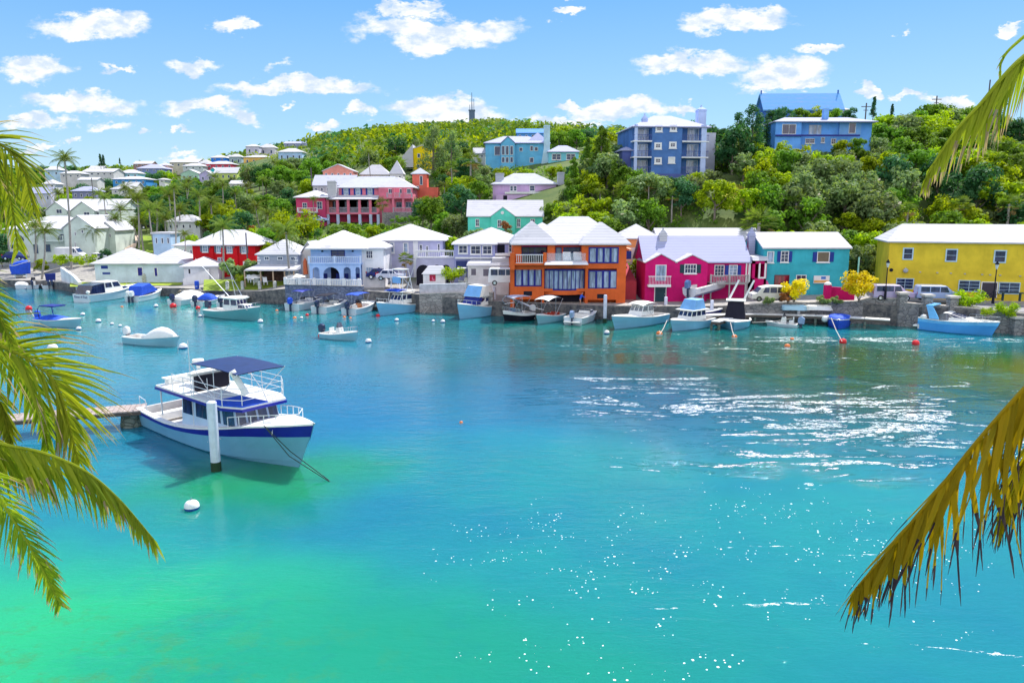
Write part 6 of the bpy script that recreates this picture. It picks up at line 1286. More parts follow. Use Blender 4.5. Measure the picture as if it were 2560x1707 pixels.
MB().hexa([(Lb*.60,-1.26,2.55),(Lb*.61,-1.26,2.55),(Lb*.61,1.26,2.55),(Lb*.60,1.26,2.55),(Lb*.475,-1.12,3.86),(Lb*.485,-1.12,3.86),(Lb*.485,1.12,3.86),(Lb*.475,1.12,3.86)]).build('canvas_front', plain('sky_canvas', (.2, .45, .8)), cv)
textmesh('nova', .5, 'boat_name', plain('navy_paint', (.01, .08, .35)), cv, (Lb*.56, 0, 3.05), (R(62), 0, R(90)))
B15 = boat('black_hulled_boat', 'black hulled boat with flat white deck and steel roll bar', (1326, 797), (1262, 803), B=2.5, fs=.9, fb=1.25, hull=plain('black_hull', (.01, .01, .02), .2), stripe=TRIM(), boot=plain('grey_boot', (.35, .38, .4)), kind='', cock=.3, outb=1, obm=OUTW(), can=(.6, 3.2, 2.0, 2.9, plain('grey_canvas', (.55, .56, .68)), .9), opt=('bowrail',)); B15['wscreen'](2.6)
B16 = boat('canopy_launch', 'open launch with arched cream canopy and red seats', (1396, 797), (1345, 809), B=2.4, fs=.75, fb=1.1, hull=plain('hull_aqua', (.22, .46, .56), .25, .05, .8, coat=.4), kind='', cock=.7, can=(.7, 4.0, 2.0, 2.7, DECK(), .8, .3)); r = B16['root']
for x in (.7, 1.6, 2.5): MB().box(x, -.6, .16, x+.45, .6, .6).box(x, -.6, .6, x+.1, .6, .98).build('seat', plain('red_seat', (.42, .05, .03)), r)
B17 = boat('bow_out_skiff', 'white stern-on motor boat with grey outboard right of the canopy launch', (1432, 812), (1484, 792), B=2.6, fs=.85, fb=1.2, kind='runabout', cock=.4, outb=1, obm=plain('grey_cowling', (.25, .35, .55), .3), hull=HW())
MB().box(-.5, -1.0, .3, .0, 1.0, .42).build('swim_platform', DECK(), B17['root'])
B18 = boat('hardtop_launch', 'cream and pale blue launch with rounded hardtop, between two white posts', (1650, 802), (1538, 822), B=3.1, fs=1.0, fb=1.55, hull=plain('hull_sky', (.20, .48, .70), .25, .05, .8, coat=.4), kind='', cock=.45, opt=('fenders',), cat='motor boat'); r = B18['root']; Lb = B18['L']
B18['cabin'](Lb*.32, Lb*.6, 1.1, 1.2, 2.35, .7, .15, 2, pm=glass('grey_pane', (.25, .26, .28))); canopy(r, Lb*.25, Lb*.58, 2.3, 2.4, DECK(), 1.2, .25, name='hardtop')
B19 = boat('wheelhouse_boat', 'white cabin boat with light blue canvas on its wheelhouse roof', (1765, 812), (1682, 827), B=2.9, fs=.95, fb=1.3, hull=plain('hull_sky', (.20, .48, .70), .25, .05, .8, coat=.4), boot=BOOT(), kind='', cock=.3, cat='motor boat'); r = B19['root']; Lb = B19['L']
B19['cabin'](Lb*.25, Lb*.70, 1.1, 1.0, 2.1, .5, .1, 3); MB().box(Lb*.2, -1.25, 2.1, Lb*.68, 1.25, 2.2).build('roof', DECK(), r, bevel=.03)
MB().hexa([(Lb*.26,-1.0,2.2),(Lb*.62,-1.0,2.2),(Lb*.62,1.0,2.2),(Lb*.26,1.0,2.2),(Lb*.3,-.85,3.3),(Lb*.52,-.85,3.3),(Lb*.52,.85,3.3),(Lb*.3,.85,3.3)]).build('roof_canvas', plain('sky_canvas', (.2, .45, .8)), r, bevel=.06)
B20 = boat('black_draped_boat', 'pale boat facing the camera under a tall black drape', (1838, 805), (1834, 830), B=3.6, fs=.75, fb=1.0, hull=plain('hull_sky', (.20, .48, .70), .25, .05, .8, coat=.4), kind='', cock=.5, L=6.5); r = B20['root']
MB().hexa([(1.4,-1.2,.9),(3.6,-1.2,.9),(3.6,1.2,.9),(1.4,1.2,.9),(1.5,-.85,2.9),(3.0,-.85,2.9),(3.0,.85,2.9),(1.5,.85,2.9)]).build('black_drape', DARK(), r, bevel=.12); MB().box(1.3, -1.1, 2.9, 3.2, 1.1, 3.0).build('top', DECK(), r)
for y in (-.8, .9): MB().tube([(2, y, 3.0), (1.2, y+1.0, 5.2)], .12, 6).build('rod_holder', DECK(), r)
B22 = boat('tied_dinghy', 'little flat dinghy with grey engine frames under the jetty edge', (1995, 818), (1956, 815), B=1.5, fs=.35, fb=.45, L=3.4, kind='', cock=.8, outb=1, obm=plain('grey_cowling', (.25, .35, .55), .3)); B22['console'](1.6, .25, 1.1)
B23 = boat('blue_wrapped_boat', 'small boat wrapped in bright blue canvas facing the camera at the jetty', (2098, 806), (2094, 830), B=2.6, fs=.9, fb=1.1, L=5.5, hull=BLUEC(), stripe=BLUEC(), kind='', cover=(BLUEC(), 0, 1, .5), cock=.2)
MB().ball((3.5, -1.5, .8), .4, 10).build('round_fender', DECK(), B23['root'])
B24 = boat('blue_cruiser', 'long sleek sky blue cruiser with radar arch at the right quay', (2304, 820), (2478, 838), B=3.6, fs=1.4, fb=1.5, hull=plain('hull_azure', (.07, .34, .80), .25, .05, .8, coat=.5), stripe=plain('hull_azure2', (.16, .50, .90), .25), kind='', cock=.28, rake=.10, opt=('bowrail',), cat='motor yacht'); r = B24['root']; Lb = B24['L']
B24['cabin'](Lb*.33, Lb*.86, 1.35, 1.3, 2.15, 3.2, .1, 2, name='coachroof'); B24['wscreen'](Lb*.42, .75)
MB().hexa([(Lb*.17,-1.65,1.4),(Lb*.31,-1.65,1.4),(Lb*.31,-1.45,1.4),(Lb*.17,-1.45,1.4),(Lb*.10,-1.4,2.75),(Lb*.19,-1.4,2.75),(Lb*.19,-1.2,2.75),(Lb*.10,-1.2,2.75)]).hexa([(Lb*.17,1.45,1.4),(Lb*.31,1.45,1.4),(Lb*.31,1.65,1.4),(Lb*.17,1.65,1.4),(Lb*.10,1.2,2.75),(Lb*.19,1.2,2.75),(Lb*.19,1.4,2.75),(Lb*.10,1.4,2.75)]).box(Lb*.095, -1.4, 2.75, Lb*.2, 1.4, 2.87).build('radar_arch', plain('hull_azure2', (.16, .50, .90)), r)
MB().box(-.5, -1.5, .35, .05, 1.5, .5).build('swim_platform', DECK(), r); MB().ball((.5, -1.4, 1.45), .35, 10).build('stern_cushion', DECK(), r)
textmesh('Sunray', .3, 'boat_name', plain('navy_paint', (.01, .08, .35)), r, (1.5, -1.62, .42), (R(90), 0, 0))
B21 = boat('raised_speedboat', 'grey white speedboat with outboard, raised on a cradle before the magenta house', (1722, 770), (1858, 746), z=1.3, B=2.2, fs=.75, fb=1.1, hull=plain('hull_pearl', (.62, .64, .72), .25, .05), boot=plain('grey_boot2', (.2, .22, .42)), kind='', cock=.45, outb=1, obm=plain('steel_blue_cowling', (.10, .18, .40), .3), draft=.5, opt=('bowrail',)); r = B21['root']; Lb = B21['L']; B21['wscreen'](Lb*.52, .8)
B21r = r; r.location.z = 3.0; r.rotation_euler = (0, R(-4), r.rotation_euler.z); textmesh('BELLUNO', .26, 'boat_name', plain('grey_paint', (.25, .27, .4)), r, (1.5, -1.05, .38), (R(90), 0, 0))
cr = thing('boat_cradle', 'steel lift cradle holding the raised speedboat', 'cradle', (r.location.x, r.location.y, 1.3), r.rotation_euler.z)
for x in (1.5, Lb*.6): MB().box(x-.08, -1.1, 0, x+.08, -.95, 1.75).box(x-.08, .95, 0, x+.08, 1.1, 1.75).box(x-.1, -1.1, 1.1, x+.1, 1.1, 1.25).build('frame', STEEL(), cr)
for i, (st, bw_, lab, obn) in enumerate([((54, 722), (66, 704), 'small white skiff nearest the left fronds', 0), ((82, 722), (96, 706), 'second white skiff by the left slipway', 1), ((128, 722), (134, 700), 'motor boat with two black outboards and navy canopy by the left slipway', 2), ((170, 724), (195, 716), 'low dark blue boat behind the lettered cruiser', 0)]):
    q_ = boat('moored_skiff', lab, st, bw_, B=2.0 if i != 2 else 2.9, L=5.5 if i < 3 else None, fs=.6, fb=.85, kind='console' if i in (1, 2) else '', cock=.6, outb=obn, hull=HB() if i == 3 else None, cover=(DECK(), 0, .9, .4) if i == 0 else None)
    if i == 2: MB().hexa([(2,-.7,1.2),(3.2,-.7,1.2),(3.2,.7,1.2),(2,.7,1.2),(2,-.8,2.4),(3.3,-.8,2.4),(3.3,.8,2.4),(2,.8,2.4)]).build('canopy', NAVY(), q_['root'], bevel=.05)
q_ = boat('slipway_boat', 'large boat hull under bright blue wrap standing ashore on the left', (38, 684), (76, 684), z=2.0, B=3, fs=1.6, fb=2.2, hull=BLUEC(), stripe=BLUEC(), boot=HB(), kind='', cover=(BLUEC(), 0, 1, .7), cock=.2); MB().box(.5, -1, -1.2, .7, 1, 0).box(2.5, -1, -1.2, 2.7, 1, 0).build('stand', STEEL(), q_['root'])
boat('trailer_boat', 'pale blue boat parked ashore behind the blue wrapped one', (82, 656), (116, 656), z=2.4, B=2, fs=.8, fb=1.1, hull=HB(), kind='runabout', cock=.4)
q_ = boat('raised_cabin_boat', 'white boat with open hardtop frame standing ashore behind the canvas fronted cruiser', (1206, 716), (1150, 716), z=3.0, B=2.4, fs=.5, fb=.8, kind='', cock=.5, can=(1.0, 3.4, 2.0, 2.5, DECK(), .6, .05)); MB().box(.6, -.8, -1.2, .8, .8, 0).box(2.6, -.8, -1.2, 2.8, .8, 0).build('stand', STEEL(), q_['root']); q_['console'](2.2)
for i, (px, m1, lab) in enumerate([(1985, HB(), 'upturned pale blue dinghy lying behind the jetty'), (2045, DECK(), 'upturned white dinghy lying behind the jetty')]):
    p = atY(px, 786, 87.8); o = thing('upturned_dinghy', lab, 'dinghy', (p.x, 87.9, 1.62)); S = hullsec(2.9, 1.2, .45, .55, draft=.1)
    MB().loft([[Vector((v.x-1.4, v.y, .5-v.z)) for v in s] for s in S]).build('hull', m1, o, smooth=True); MB().box(-1.4, -.04, .57, 1.1, .04, .64).build('keel', m1, o)
q_ = boat('rowing_dinghy', 'dark blue rowing boat on the slip in front of the raised speedboat', (1728, 788), (1800, 783), z=1.0, B=1.4, fs=.4, fb=.55, hull=BOOT(), kind='', cock=.9, cat='dinghy')
# ---------------------------------------------------------------- moorings, jetties, walls, street furniture
red = plain('buoy_red', (.70, .02, .03), .35, .15, 6); wht = plain('buoy_white', (.78, .78, .80), .4, .1, 6); blu = plain('buoy_blue', (.02, .09, .35), .5, .1, 6); orn = plain('buoy_orange', (.72, .20, .05), .4, .15, 6)
BP = {}
for nm, top, low in (('red', red, red), ('white', wht, blu), ('orange', orn, wht)):
    BP[nm] = (top, low)
NB = {'red': [(90,719,.25,'red buoy by the left slipway'),(72,774,.42,'pinkish red buoy left of the navy covered runabout'),(97,812,.32,'red buoy touching the stern of the navy covered runabout'),(433,768,.45,'largest red buoy, left of three near the lawn steps'),(495,772,.3,'middle red buoy of three near the lawn steps'),(524,775,.28,'red buoy at the stern of the teal boat'),(768,789,.22,'dull red buoy behind the skiffs'),(801,841,.26,'red buoy at the stern of the drifting console boat'),(945,791,.26,'rose buoy under the sport fisher bow'),(2107,857,.36,'red buoy roped to the blue wrapped boat'),(2289,861,.36,'lone red buoy before the blue cruiser')],
 'white': [(64,722,.2,'white float by the left slipway'),(207,788,.28,'blue bottomed buoy right of the navy covered runabout'),(246,805,.32,'blue bottomed buoy in open water left of the aqua boats'),(280,811,.2,'left one of two small bluish floats'),(300,816,.2,'right one of two small bluish floats'),(132,875,.48,'large white over blue buoy near the long fronds'),(390,767,.3,'white buoy left of the big red one'),(322,853,.38,'white buoy at the stern of the white canvassed boat'),(458,871,.42,'white buoy at the bow of the white canvassed boat'),(197,824,.28,'white buoy under the navy covered runabout bow'),(501,792,.24,'small white buoy left of the teal boat'),(651,806,.32,'white buoy at the bow of the teal boat'),(754,796,.2,'white float beside a small orange one'),(992,802,.26,'white buoy in front of the sport fisher'),(921,856,.32,'white buoy right of the drifting console boat'),(1083,804,.2,'left one of two white buoys before the canvas fronted cruiser'),(1107,806,.28,'right one of two white buoys before the canvas fronted cruiser'),(1517,834,.3,'white buoy under the bow of the hardtop launch'),(480,1272,.34,'nearest white buoy, dark beneath, below the tour boat')],
 'orange': [(305,769,.2,'tiny orange buoy near the twin white outboards'),(737,797,.24,'orange buoy below the violet bimini boat'),(692,778,.2,'tan float near the stone terrace'),(861,795,.2,'left tan float by the blue top skiff'),(876,797,.18,'right tan float by the blue top skiff'),(1648,838,.36,'orange buoy roped to the wheelhouse boat'),(1836,845,.3,'peach buoy roped to the black draped boat'),(1980,850,.22,'small peach float before the jetty dinghy'),(1968,869,.3,'peach buoy out from the jetty dinghy'),(1153,1042+16,.12,'speck of an orange float in open water')]}
for nm, lst in NB.items():
    for (px, py, r, lab) in lst:
        p = atZ(px, py); o = thing('mooring_buoy', lab, 'buoy', (p.x, p.y, r*.35), random.random()*6)
        MB().ball((0, 0, 0), r, 14, z0=-.0 if nm != 'red' else -1).build('top', BP[nm][0], o, smooth=True)
        if nm != 'red': MB().ball((0, 0, 0), r*.995, 14, z0=-1, z1=0).build('underside', BP[nm][1], o, smooth=True)
        MB().tube([(0, 0, r*.9), (0, 0, r*1.25)], r*.1, 6).build('ring', STEEL(), o)
rope = plain('pale_rope', (.55, .50, .45), .9)
for (a, za, b, zb, lab) in [((1668, 800), 1.0, (1649, 836), .3, 'mooring rope from the wheelhouse boat to its orange buoy'), ((1826, 806), .9, (1836, 842), .3, 'mooring rope from the black draped boat to its buoy'), ((2078, 795), 1.1, (2105, 853), .3, 'mooring rope from the blue wrapped boat to its red buoy'), ((75, 776), .3, (100, 808), .6, 'thin line between two red buoys'), ((1880, 806), .9, (1980, 796), 1.2, 'slack rope between black draped boat and jetty'), ((1060, 783), .1, (1086, 747), 1.7, 'slanting pole line beside the stone wall')]:
    A, B_ = atZ(*a, za), atZ(*b, zb); tag(MB().tube([A, A.lerp(B_, .5)-Vector((0, 0, .15)), B_], .04, 5).build('rope', rope), lab, 'rope')
wp = plain('white_post', (.62, .66, .80), .6, .12, 2, streak=.2); alg = plain('weed', (.02, .05, .025), .9)
for (px, pt, pb, w_, lab) in [(1237, 718, 784, .42, 'white mooring post right of the canvas fronted cruiser'), (1200, 730, 792, .2, 'thin blue grey post in front of the canvas fronted cruiser'), (1512, 737, 806, .42, 'white mooring post at the left of the hardtop launch'), (1543, 726, 784, .38, 'white mooring post at the orange house corner'), (1663, 742, 797, .42, 'white mooring post right of the hardtop launch'), (1778, 750, 804, .42, 'white mooring post in front of the raised speedboat'), (541, 1003, 1176, .5, 'tall white mooring post in front of the tour boat'), (1355, 730, 775, .2, 'thin pole behind the canopy launch')]:
    p = atZ(px, pb); t = atY(px, pt, p.y).z; o = thing('mooring_post', lab, 'post', (p.x, p.y, 0)); r = w_/2
    MB().lathe([(r, -1.5), (r, t-.06), (r*.7, t), (0, t+.02)], n=12).build('shaft', wp, o, smooth=False); MB().lathe([(r*1.06, -1.5), (r*1.06, .42), (r*1.02, .5)], n=12).build('weed_band', alg, o)
# wooden pier at the left, reaching the tour boat's stern
a, b = atZ(352, 1022, 1.15), atZ(-620, 1100, 1.15); d = (b-a); an = atan2(d.y, d.x); o = thing('wooden_pier', 'weathered plank pier end running in from the left to the tour boat', 'pier', (a.x, a.y+.6, 0), an); Lp = d.length
wd_ = plain('weathered_plank', (.36, .30, .28), .9, .3, 3); mb = MB()
for i in range(int(Lp/.3)): mb.box(i*.3+.01, -.9, 1.05, i*.3+.28, .9, 1.13+random.uniform(0, .02))
mb.build('planks', wd_, o); MB().box(0, -.85, .85, Lp, -.7, 1.045).box(0, .7, .85, Lp, .85, 1.045).build('beams', plain('dark_beam', (.10, .08, .07)), o)
for x in [.6]+list(range(5, int(Lp), 4)): MB().lathe([(.75, -1.6), (.72, .1), (.62, .84)], (x+.2, 0, 0), 12).build('pile', stonem('mossy_concrete', (.05, .08, .05), (.22, .26, .24)), o)
# long white topped jetty on the right
def deckrun(label, pts, zt=1.15, wid=1.3, piles=True, name='jetty', mt=None):
    P_s = [atZ(px, py, zt) for px, py in pts]; o = thing(name, label, 'jetty', (0, 0, 0)); top, beam = MB(), MB()
    for A, B_ in zip(P_s, P_s[1:]):
        n = Vector((-(B_-A).y, (B_-A).x, 0)).normalized()*wid/2; k = max(1, int((B_-A).length/2.6))
        for i in range(k):
            a, b = A.lerp(B_, i/k+.004), A.lerp(B_, (i+1)/k-.004); q_ = [a-n, b-n, b+n, a+n]; dz = Vector((0, 0, .1)); dd = Vector((0, 0, .28))
            top.hexa([v-dz for v in q_]+q_); beam.hexa([v-dd-dz+n*0 for v in q_]+[v-dz*1.05 for v in q_])
            if piles:
                for s_ in (-1, 1): c = a+n*.9*s_; MB().lathe([(.16, -1.6), (.16, zt-.38)], (c.x, c.y, 0), 8).build('pile', stonem('mossy_concrete', (.05, .08, .05), (.22, .26, .24)), o)
    top.build('deck', mt or plain('pale_deck', (.74, .72, .70), .8, .1, 2), o); beam.build('beam', plain('dark_beam', (.10, .08, .07)), o); return o
deckrun('long pale topped jetty with round piles on the right', [(1742, 787), (1885, 783), (2040, 787), (2226, 798)], 1.15)
deckrun('short slanting pale jetty between wheelhouse boat and black draped boat', [(1788, 803), (1850, 786)], 1.0, 1.0)
deckrun('white edged landing along the right wall', [(2268, 781), (2352, 787)], 1.2, 1.0, False, 'landing')
for px in (2190, 2216, 1996, 1890): p = atZ(px, 784 if px > 1900 else 780, 1.15); tag(MB().lathe([(.18, 0), (.2, .35), (.12, .5), (0, .52)], (p.x, p.y, 1.15), 10).build('bollard', wht, None), 'white bollard on the jetty at its %s' % {2190: 'right end, inner one', 2216: 'right tip', 1996: 'middle', 1890: 'left part'}[px], 'bollard')
# sea walls (their tops follow the quay)
def wallrun(name, label, pts, Y0=None, h=1.0, th=.45, mt=None, cap=True, cat='wall', base=-1.5):
    """pts: (px, py of the top, Y)"""
    o = thing(name, label, cat, (0, 0, 0)); b, c_ = MB(), MB(); T_ = [atY(px, py, Y) for px, py, Y in pts]
    for A, B_ in zip(T_, T_[1:]):
        n = Vector((-(B_-A).y, (B_-A).x, 0)).normalized()*th; lo = Vector((0, 0, h))
        b.hexa([Vector((v.x, v.y, v.z-h if h < 50 else base)) for v in (A, B_, B_+n, A+n)]+[A, B_, B_+n, A+n])
        n2 = n*1.25; e = n*-.12; up = Vector((0, 0, .1))
        if cap: c_.hexa([A+e+Vector((0,0,.002)), B_+e+Vector((0,0,.002)), B_+n2+Vector((0,0,.002)), A+n2+Vector((0,0,.002)), A+e+up, B_+e+up, B_+n2+up, A+n2+up])
    b.build('wall', mt or stonem(), o)
    if cap: c_.build('coping', plain('pale_coping', (.55, .50, .46), .9, .2, 2), o)
    return o
wallrun('stone_sea_wall', 'dark rough stone sea wall behind the long jetty', [(1862, 762, 88.9), (2000, 757, 88.5), (2140, 754, 88.1), (2175, 745, 87.9), (2248, 748, 86.6), (2270, 768, 86.0)], h=99)
wallrun('roadside_wall', 'low stone wall with square pillars before the parked vans', [(2248, 757, 86.2), (2330, 763, 84.6), (2430, 771, 82.7), (2640, 793, 78.3)], h=99)
for i, (px, pt, pb, Y) in enumerate([(2252, 730, 770, 86.4), (2313, 735, 790, 85.1), (2376, 739, 790, 84), (2536, 790, 840, 80.2)]):
    p = atY(px, pb, Y); z1 = atY(px, pt, Y).z; o = thing('stone_pillar', ('leftmost', 'second', 'third', 'rightmost')[i]+' square stone pillar of the roadside wall', 'pillar', (p.x, p.y-.1, 0)); MB().box(-.45, -.4, -.5, .45, .4, z1-.25).build('shaft', stonem(), o); MB().box(-.6, -.55, z1-.25, .6, .55, z1).build('cap', plain('pale_coping', (.55, .50, .46), .9, .2, 2), o)
wallrun('terrace_sea_wall', 'bluish stone terrace wall below the pale blue villa', [(712, 712, 105.5), (800, 714, 103.6), (905, 716, 101.0)], h=99, mt=stonem('blue_stone', (.08, .11, .20), (.22, .26, .38)))
h2 = thing('terrace_balustrade', 'pale balustrade on top of the stone terrace wall', 'balustrade', (0, 0, 0)); A, B_ = atY(714, 711, 105.3), atY(903, 715, 101.1); mb = MB(); n = 46
for i in range(n+1): q_ = A.lerp(B_, i/n); w_ = .07 if i % 9 else .2; mb.box(q_.x-w_, q_.y-w_, q_.z, q_.x+w_, q_.y+w_, q_.z+(.8 if i % 9 else 1.0))
mb.build('balusters', TRIM(), h2); up = Vector((0, 0, .8)); MB().tube([A+up, B_+up], .1, 4).build('rail', TRIM(), h2)
mb = MB()
for i in range(7): p = atY(925, 742, 101); mb.box(p.x-1.4, 100.2+i*.35, .4, p.x+1.4, 100.2+(i+1)*.35, .7+i*.28)
tag(mb.build('stone_steps', stonem('pale_stone')), 'stone steps between terrace wall and sport fisher', 'steps')
wallrun('quay_wall', 'mottled grey quay wall with pale fence behind the sport fisher', [(1048, 736, 97.6), (1125, 733, 96.6), (1232, 732, 94.6)], h=99, mt=stonem('mottled_wall', (.22, .20, .20), (.46, .42, .40)))
f = thing('slat_fence', 'whitewashed slat fence above the mottled quay wall', 'fence', (0, 0, 0)); A, B_ = atY(1050, 733, 98.2), atY(1165, 731, 96.4); mb = MB()
for i in range(46): q_ = A.lerp(B_, i/45); mb.box(q_.x-.06, q_.y-.03, q_.z, q_.x+.06, q_.y+.03, q_.z+1.15)
mb.build('slats', plain('washed_wood', (.55, .54, .60), .9, .2), f); up = Vector((0, 0, 1.15)); MB().tube([A+up, B_+up], .08, 4).build('top_rail', TRIM(), f)
wallrun('lawn_edge_wall', 'low pale edged quay along the little lawn', [(452, 728, 112.3), (600, 727, 109.4), (712, 729, 107.6)], h=99, mt=stonem('dark_wall', (.03, .04, .08), (.12, .13, .18)))
for i, px in enumerate((569, 607, 650, 688)): p = atY(px, 724, 110-.01*(px-569)); tag(MB().box(p.x-.2, p.y-.2, p.z, p.x+.2, p.y+.2, p.z+1.1).hexa([(p.x-.24,p.y-.24,p.z+1.1),(p.x+.24,p.y-.24,p.z+1.1),(p.x+.24,p.y+.24,p.z+1.1),(p.x-.24,p.y+.24,p.z+1.1),(p.x-.05,p.y-.05,p.z+1.3),(p.x+.05,p.y-.05,p.z+1.3),(p.x+.05,p.y+.05,p.z+1.3),(p.x-.05,p.y+.05,p.z+1.3)]).build('quay_post', stonem('pale_stone')), ('first', 'second', 'third', 'fourth')[i]+' squat stone post from the left along the lawn edge', 'post')
p = atZ(362, 707, 1.3); tag(MB().lathe([(.35, 0), (.4, 1.0), (.3, 1.5), (0, 1.6)], (p.x, p.y, 1.3), 12).build('stone_bollard', stonem('pale_stone')), 'fat stone bollard on the boathouse lawn', 'bollard')
wallrun('slip_wall', 'white slanting slipway wall left of the boathouse', [(150, 668, 127.5), (182, 690, 122), (196, 706, 119)], h=99, mt=W('white', (.74, .74, .78)), cap=False)
wallrun('rose_wall', 'deep pink garden wall in front of the turquoise house', [(2066, 716, 90.4), (2138, 722, 90.2)], h=2.0, mt=mag, cap=False)
p = atY(2068, 732, 90.3); o = thing('gate_pier', 'deep pink gate pier with white cap', 'pier', (p.x, p.y, 1.9)); MB().box(-.35, -.35, 0, .35, .35, 2.5).build('shaft', mag, o); MB().lathe([(.45, 2.5), (.4, 2.7), (0, 2.95)], n=12).build('cap', TRIM(), o)
rocks = MB(); rnd = random.Random(5)
for i in range(60):
    p = atZ(rnd.uniform(440, 500), rnd.uniform(715, 738), rnd.uniform(-.1, .8)); r = rnd.uniform(.25, .6); b = len(rocks.v); rocks.ball((p.x, p.y, p.z), r, 6, sz=.7); rocks.v[b:] = [(x+rnd.uniform(-.12, .12), y+rnd.uniform(-.1, .1), z+rnd.uniform(-.1, .1)) for x, y, z in rocks.v[b:]]
tag(rocks.build('rubble', stonem('brown_rock', (.12, .09, .05), (.36, .30, .22))), 'heap of brown rubble rocks at the foot of the boathouse corner', 'rocks', kind='stuff')
# white hut with the red sign
q_ = atY(1058, 708, 100.5); o = thing('white_hut', 'small white hut with pitched roof and red painted panel', 'hut', q_, 0); x1 = atY(1112, 708, 100.5).x-q_.x; z1 = atY(1060, 685, 100.5).z-q_.z
MB().box(0, 0, -1, x1, 2.5, z1).build('wall', W('white', (.74, .74, .78)), o); MB().hexa([(-.2,-.2,z1),(x1+.2,-.2,z1),(x1+.2,2.7,z1),(-.2,2.7,z1),(.6,1.0,z1+1.0),(x1-.4,1.0,z1+1.0),(x1-.4,1.6,z1+1.0),(.6,1.6,z1+1.0)]).build('roof', ROOF(), o)
px0, px1 = atY(1074, 700, 100.5).x-q_.x, atY(1089, 700, 100.5).x-q_.x; s_ = MB().box(px0, -.06, z1-.95, px1, -.003, z1-.1).build('red_panel', plain('sign_red', (.40, .005, .05), .5), o)
xm = (px0+px1)/2; MB().hexa([(xm-.08,-.07,z1-.7),(xm+.02,-.07,z1-.7),(xm+.02,-.061,z1-.7),(xm-.08,-.061,z1-.7),(xm-.02,-.07,z1-.35),(xm+.02,-.07,z1-.35),(xm+.02,-.061,z1-.35),(xm-.02,-.061,z1-.35)]).box(xm, -.07, z1-.8, xm+.28, -.061, z1-.7).build('emblem', plain('sign_pink', (.8, .25, .45)), s_)
# ---- vehicles
def car(label, px, py, Y, yaw, L=4.7, Hh=1.85, Wd=1.8, paint=None, style='van', cat='van', name='parked_van', z=None):
    p = atY(px, py, Y); o = thing(name, label, cat, (p.x, p.y, p.z if z is None else z), R(yaw)); pm = paint or plain('silver_paint', (.55, .56, .68), .25, .04, coat=.6); hw = Wd/2
    if style == 'van': prof = [(0, .35), (0, 1.0), (.12, Hh-.12), (.35, Hh), (L*.62, Hh), (L*.76, Hh*.66), (L*.97, Hh*.52), (L, .75), (L, .35)]; g0, g1, gx0, gx1 = Hh*.6, Hh-.14, .3, L*.70
    elif style == 'truck': prof = [(0, .4), (0, Hh), (L*.70, Hh), (L*.74, Hh-.1), (L*.88, Hh*.62), (L, Hh*.5), (L, .4)]; g0, g1, gx0, gx1 = Hh*.62, Hh-.2, L*.60, L*.82
    elif style == 'old': prof = [(0, .3), (0, 1.15), (.1, Hh-.1), (.35, Hh), (L*.5, Hh+.05), (L*.72, Hh*.92), (L*.86, Hh*.58), (L, Hh*.5), (L, .3)]; g0, g1, gx0, gx1 = Hh*.58, Hh-.14, .4, L*.72
    else: prof = [(0, .35), (.02, .85), (.5, .95), (.95, Hh), (L*.56, Hh), (L*.74, .95), (L*.98, .8), (L, .5), (L, .35)]; g0, g1, gx0, gx1 = .97, Hh-.08, .75, L*.68
    body = MB().prism(prof, 'y', -hw, hw).build('body', pm, o, bevel=.09)
    n = 3 if style != 'car' else 2
    for sy in (-1, 1):
        for i in range(n):
            a = gx0+(gx1-gx0)*i/n+.05; b = gx0+(gx1-gx0)*(i+1)/n-.05; sl_ = .45*(g1-g0) if i == n-1 else (.35*(g1-g0)*(1 if style == 'car' else 0) if i == 0 else 0)
            pts = [(a, g0), (b, g0), (b-(sl_ if i == n-1 else 0), g1), (a+(sl_ if i == 0 and style == 'car' else 0), g1)]; MB().prism(pts, 'y', sy*(hw-.02), sy*(hw+.012)).build('side_window', PANE(), body)
    i = [k for k in range(len(prof)) if prof[k][0] > L*.45][0]; (xa, za), (xb_, zb_) = (prof[4], prof[5]) if style in ('van', 'car') else (prof[-4], prof[-3]) if style == 'truck' else (prof[5], prof[6])
    v = Vector((zb_-za, 0, -(xb_-xa))).normalized()*-.015; pa, pb = Vector((xa, 0, za)).lerp(Vector((xb_, 0, zb_)), .1), Vector((xa, 0, za)).lerp(Vector((xb_, 0, zb_)), .92)
    ws = MB(); ws.hexa([(pb.x,-hw+.12,pb.z),(pb.x+.05,-hw+.12,pb.z+.02),(pb.x+.05,hw-.12,pb.z+.02),(pb.x,hw-.12,pb.z),(pa.x,-hw+.2,pa.z),(pa.x+.05,-hw+.2,pa.z+.03),(pa.x+.05,hw-.2,pa.z+.03),(pa.x,hw-.2,pa.z)]); ws.build('windscreen', PANE(), body)
    for x in (L*.18, L*.80):
        for sy in (-1, 1):
            w_ = MB().tube([(x, sy*(hw-.2), .33), (x, sy*(hw+.02), .33)], .33, 14).build('wheel', plain('tyre', (.02, .02, .02), .9), o); MB().tube([(x, sy*(hw+.021), .33), (x, sy*(hw+.04), .33)], .19, 10).build('rim', STEEL(), w_)
    for sy in (-1, 1): MB().box(L-.12, sy*(hw-.42), .72, L+.01, sy*(hw-.1), .9).build('headlight', LPANE(), body); MB().box(-.012, sy*(hw-.25), .8, .1, sy*(hw-.06), 1.1).build('tail_light', plain('tail_red', (.4, .01, .01), .3), body)
    return o
car('silver van half hidden by the golden croton, left of two before the yellow house', 2176, 749, 88.4, -8, paint=plain('lilac_paint', (.50, .42, .66), .25, .04, coat=.6)); car('pale blue people carrier parked before the yellow house', 2286, 751, 87.4, -12, L=4.9, paint=plain('pale_blue_paint', (.34, .44, .72), .25, .04, coat=.6))
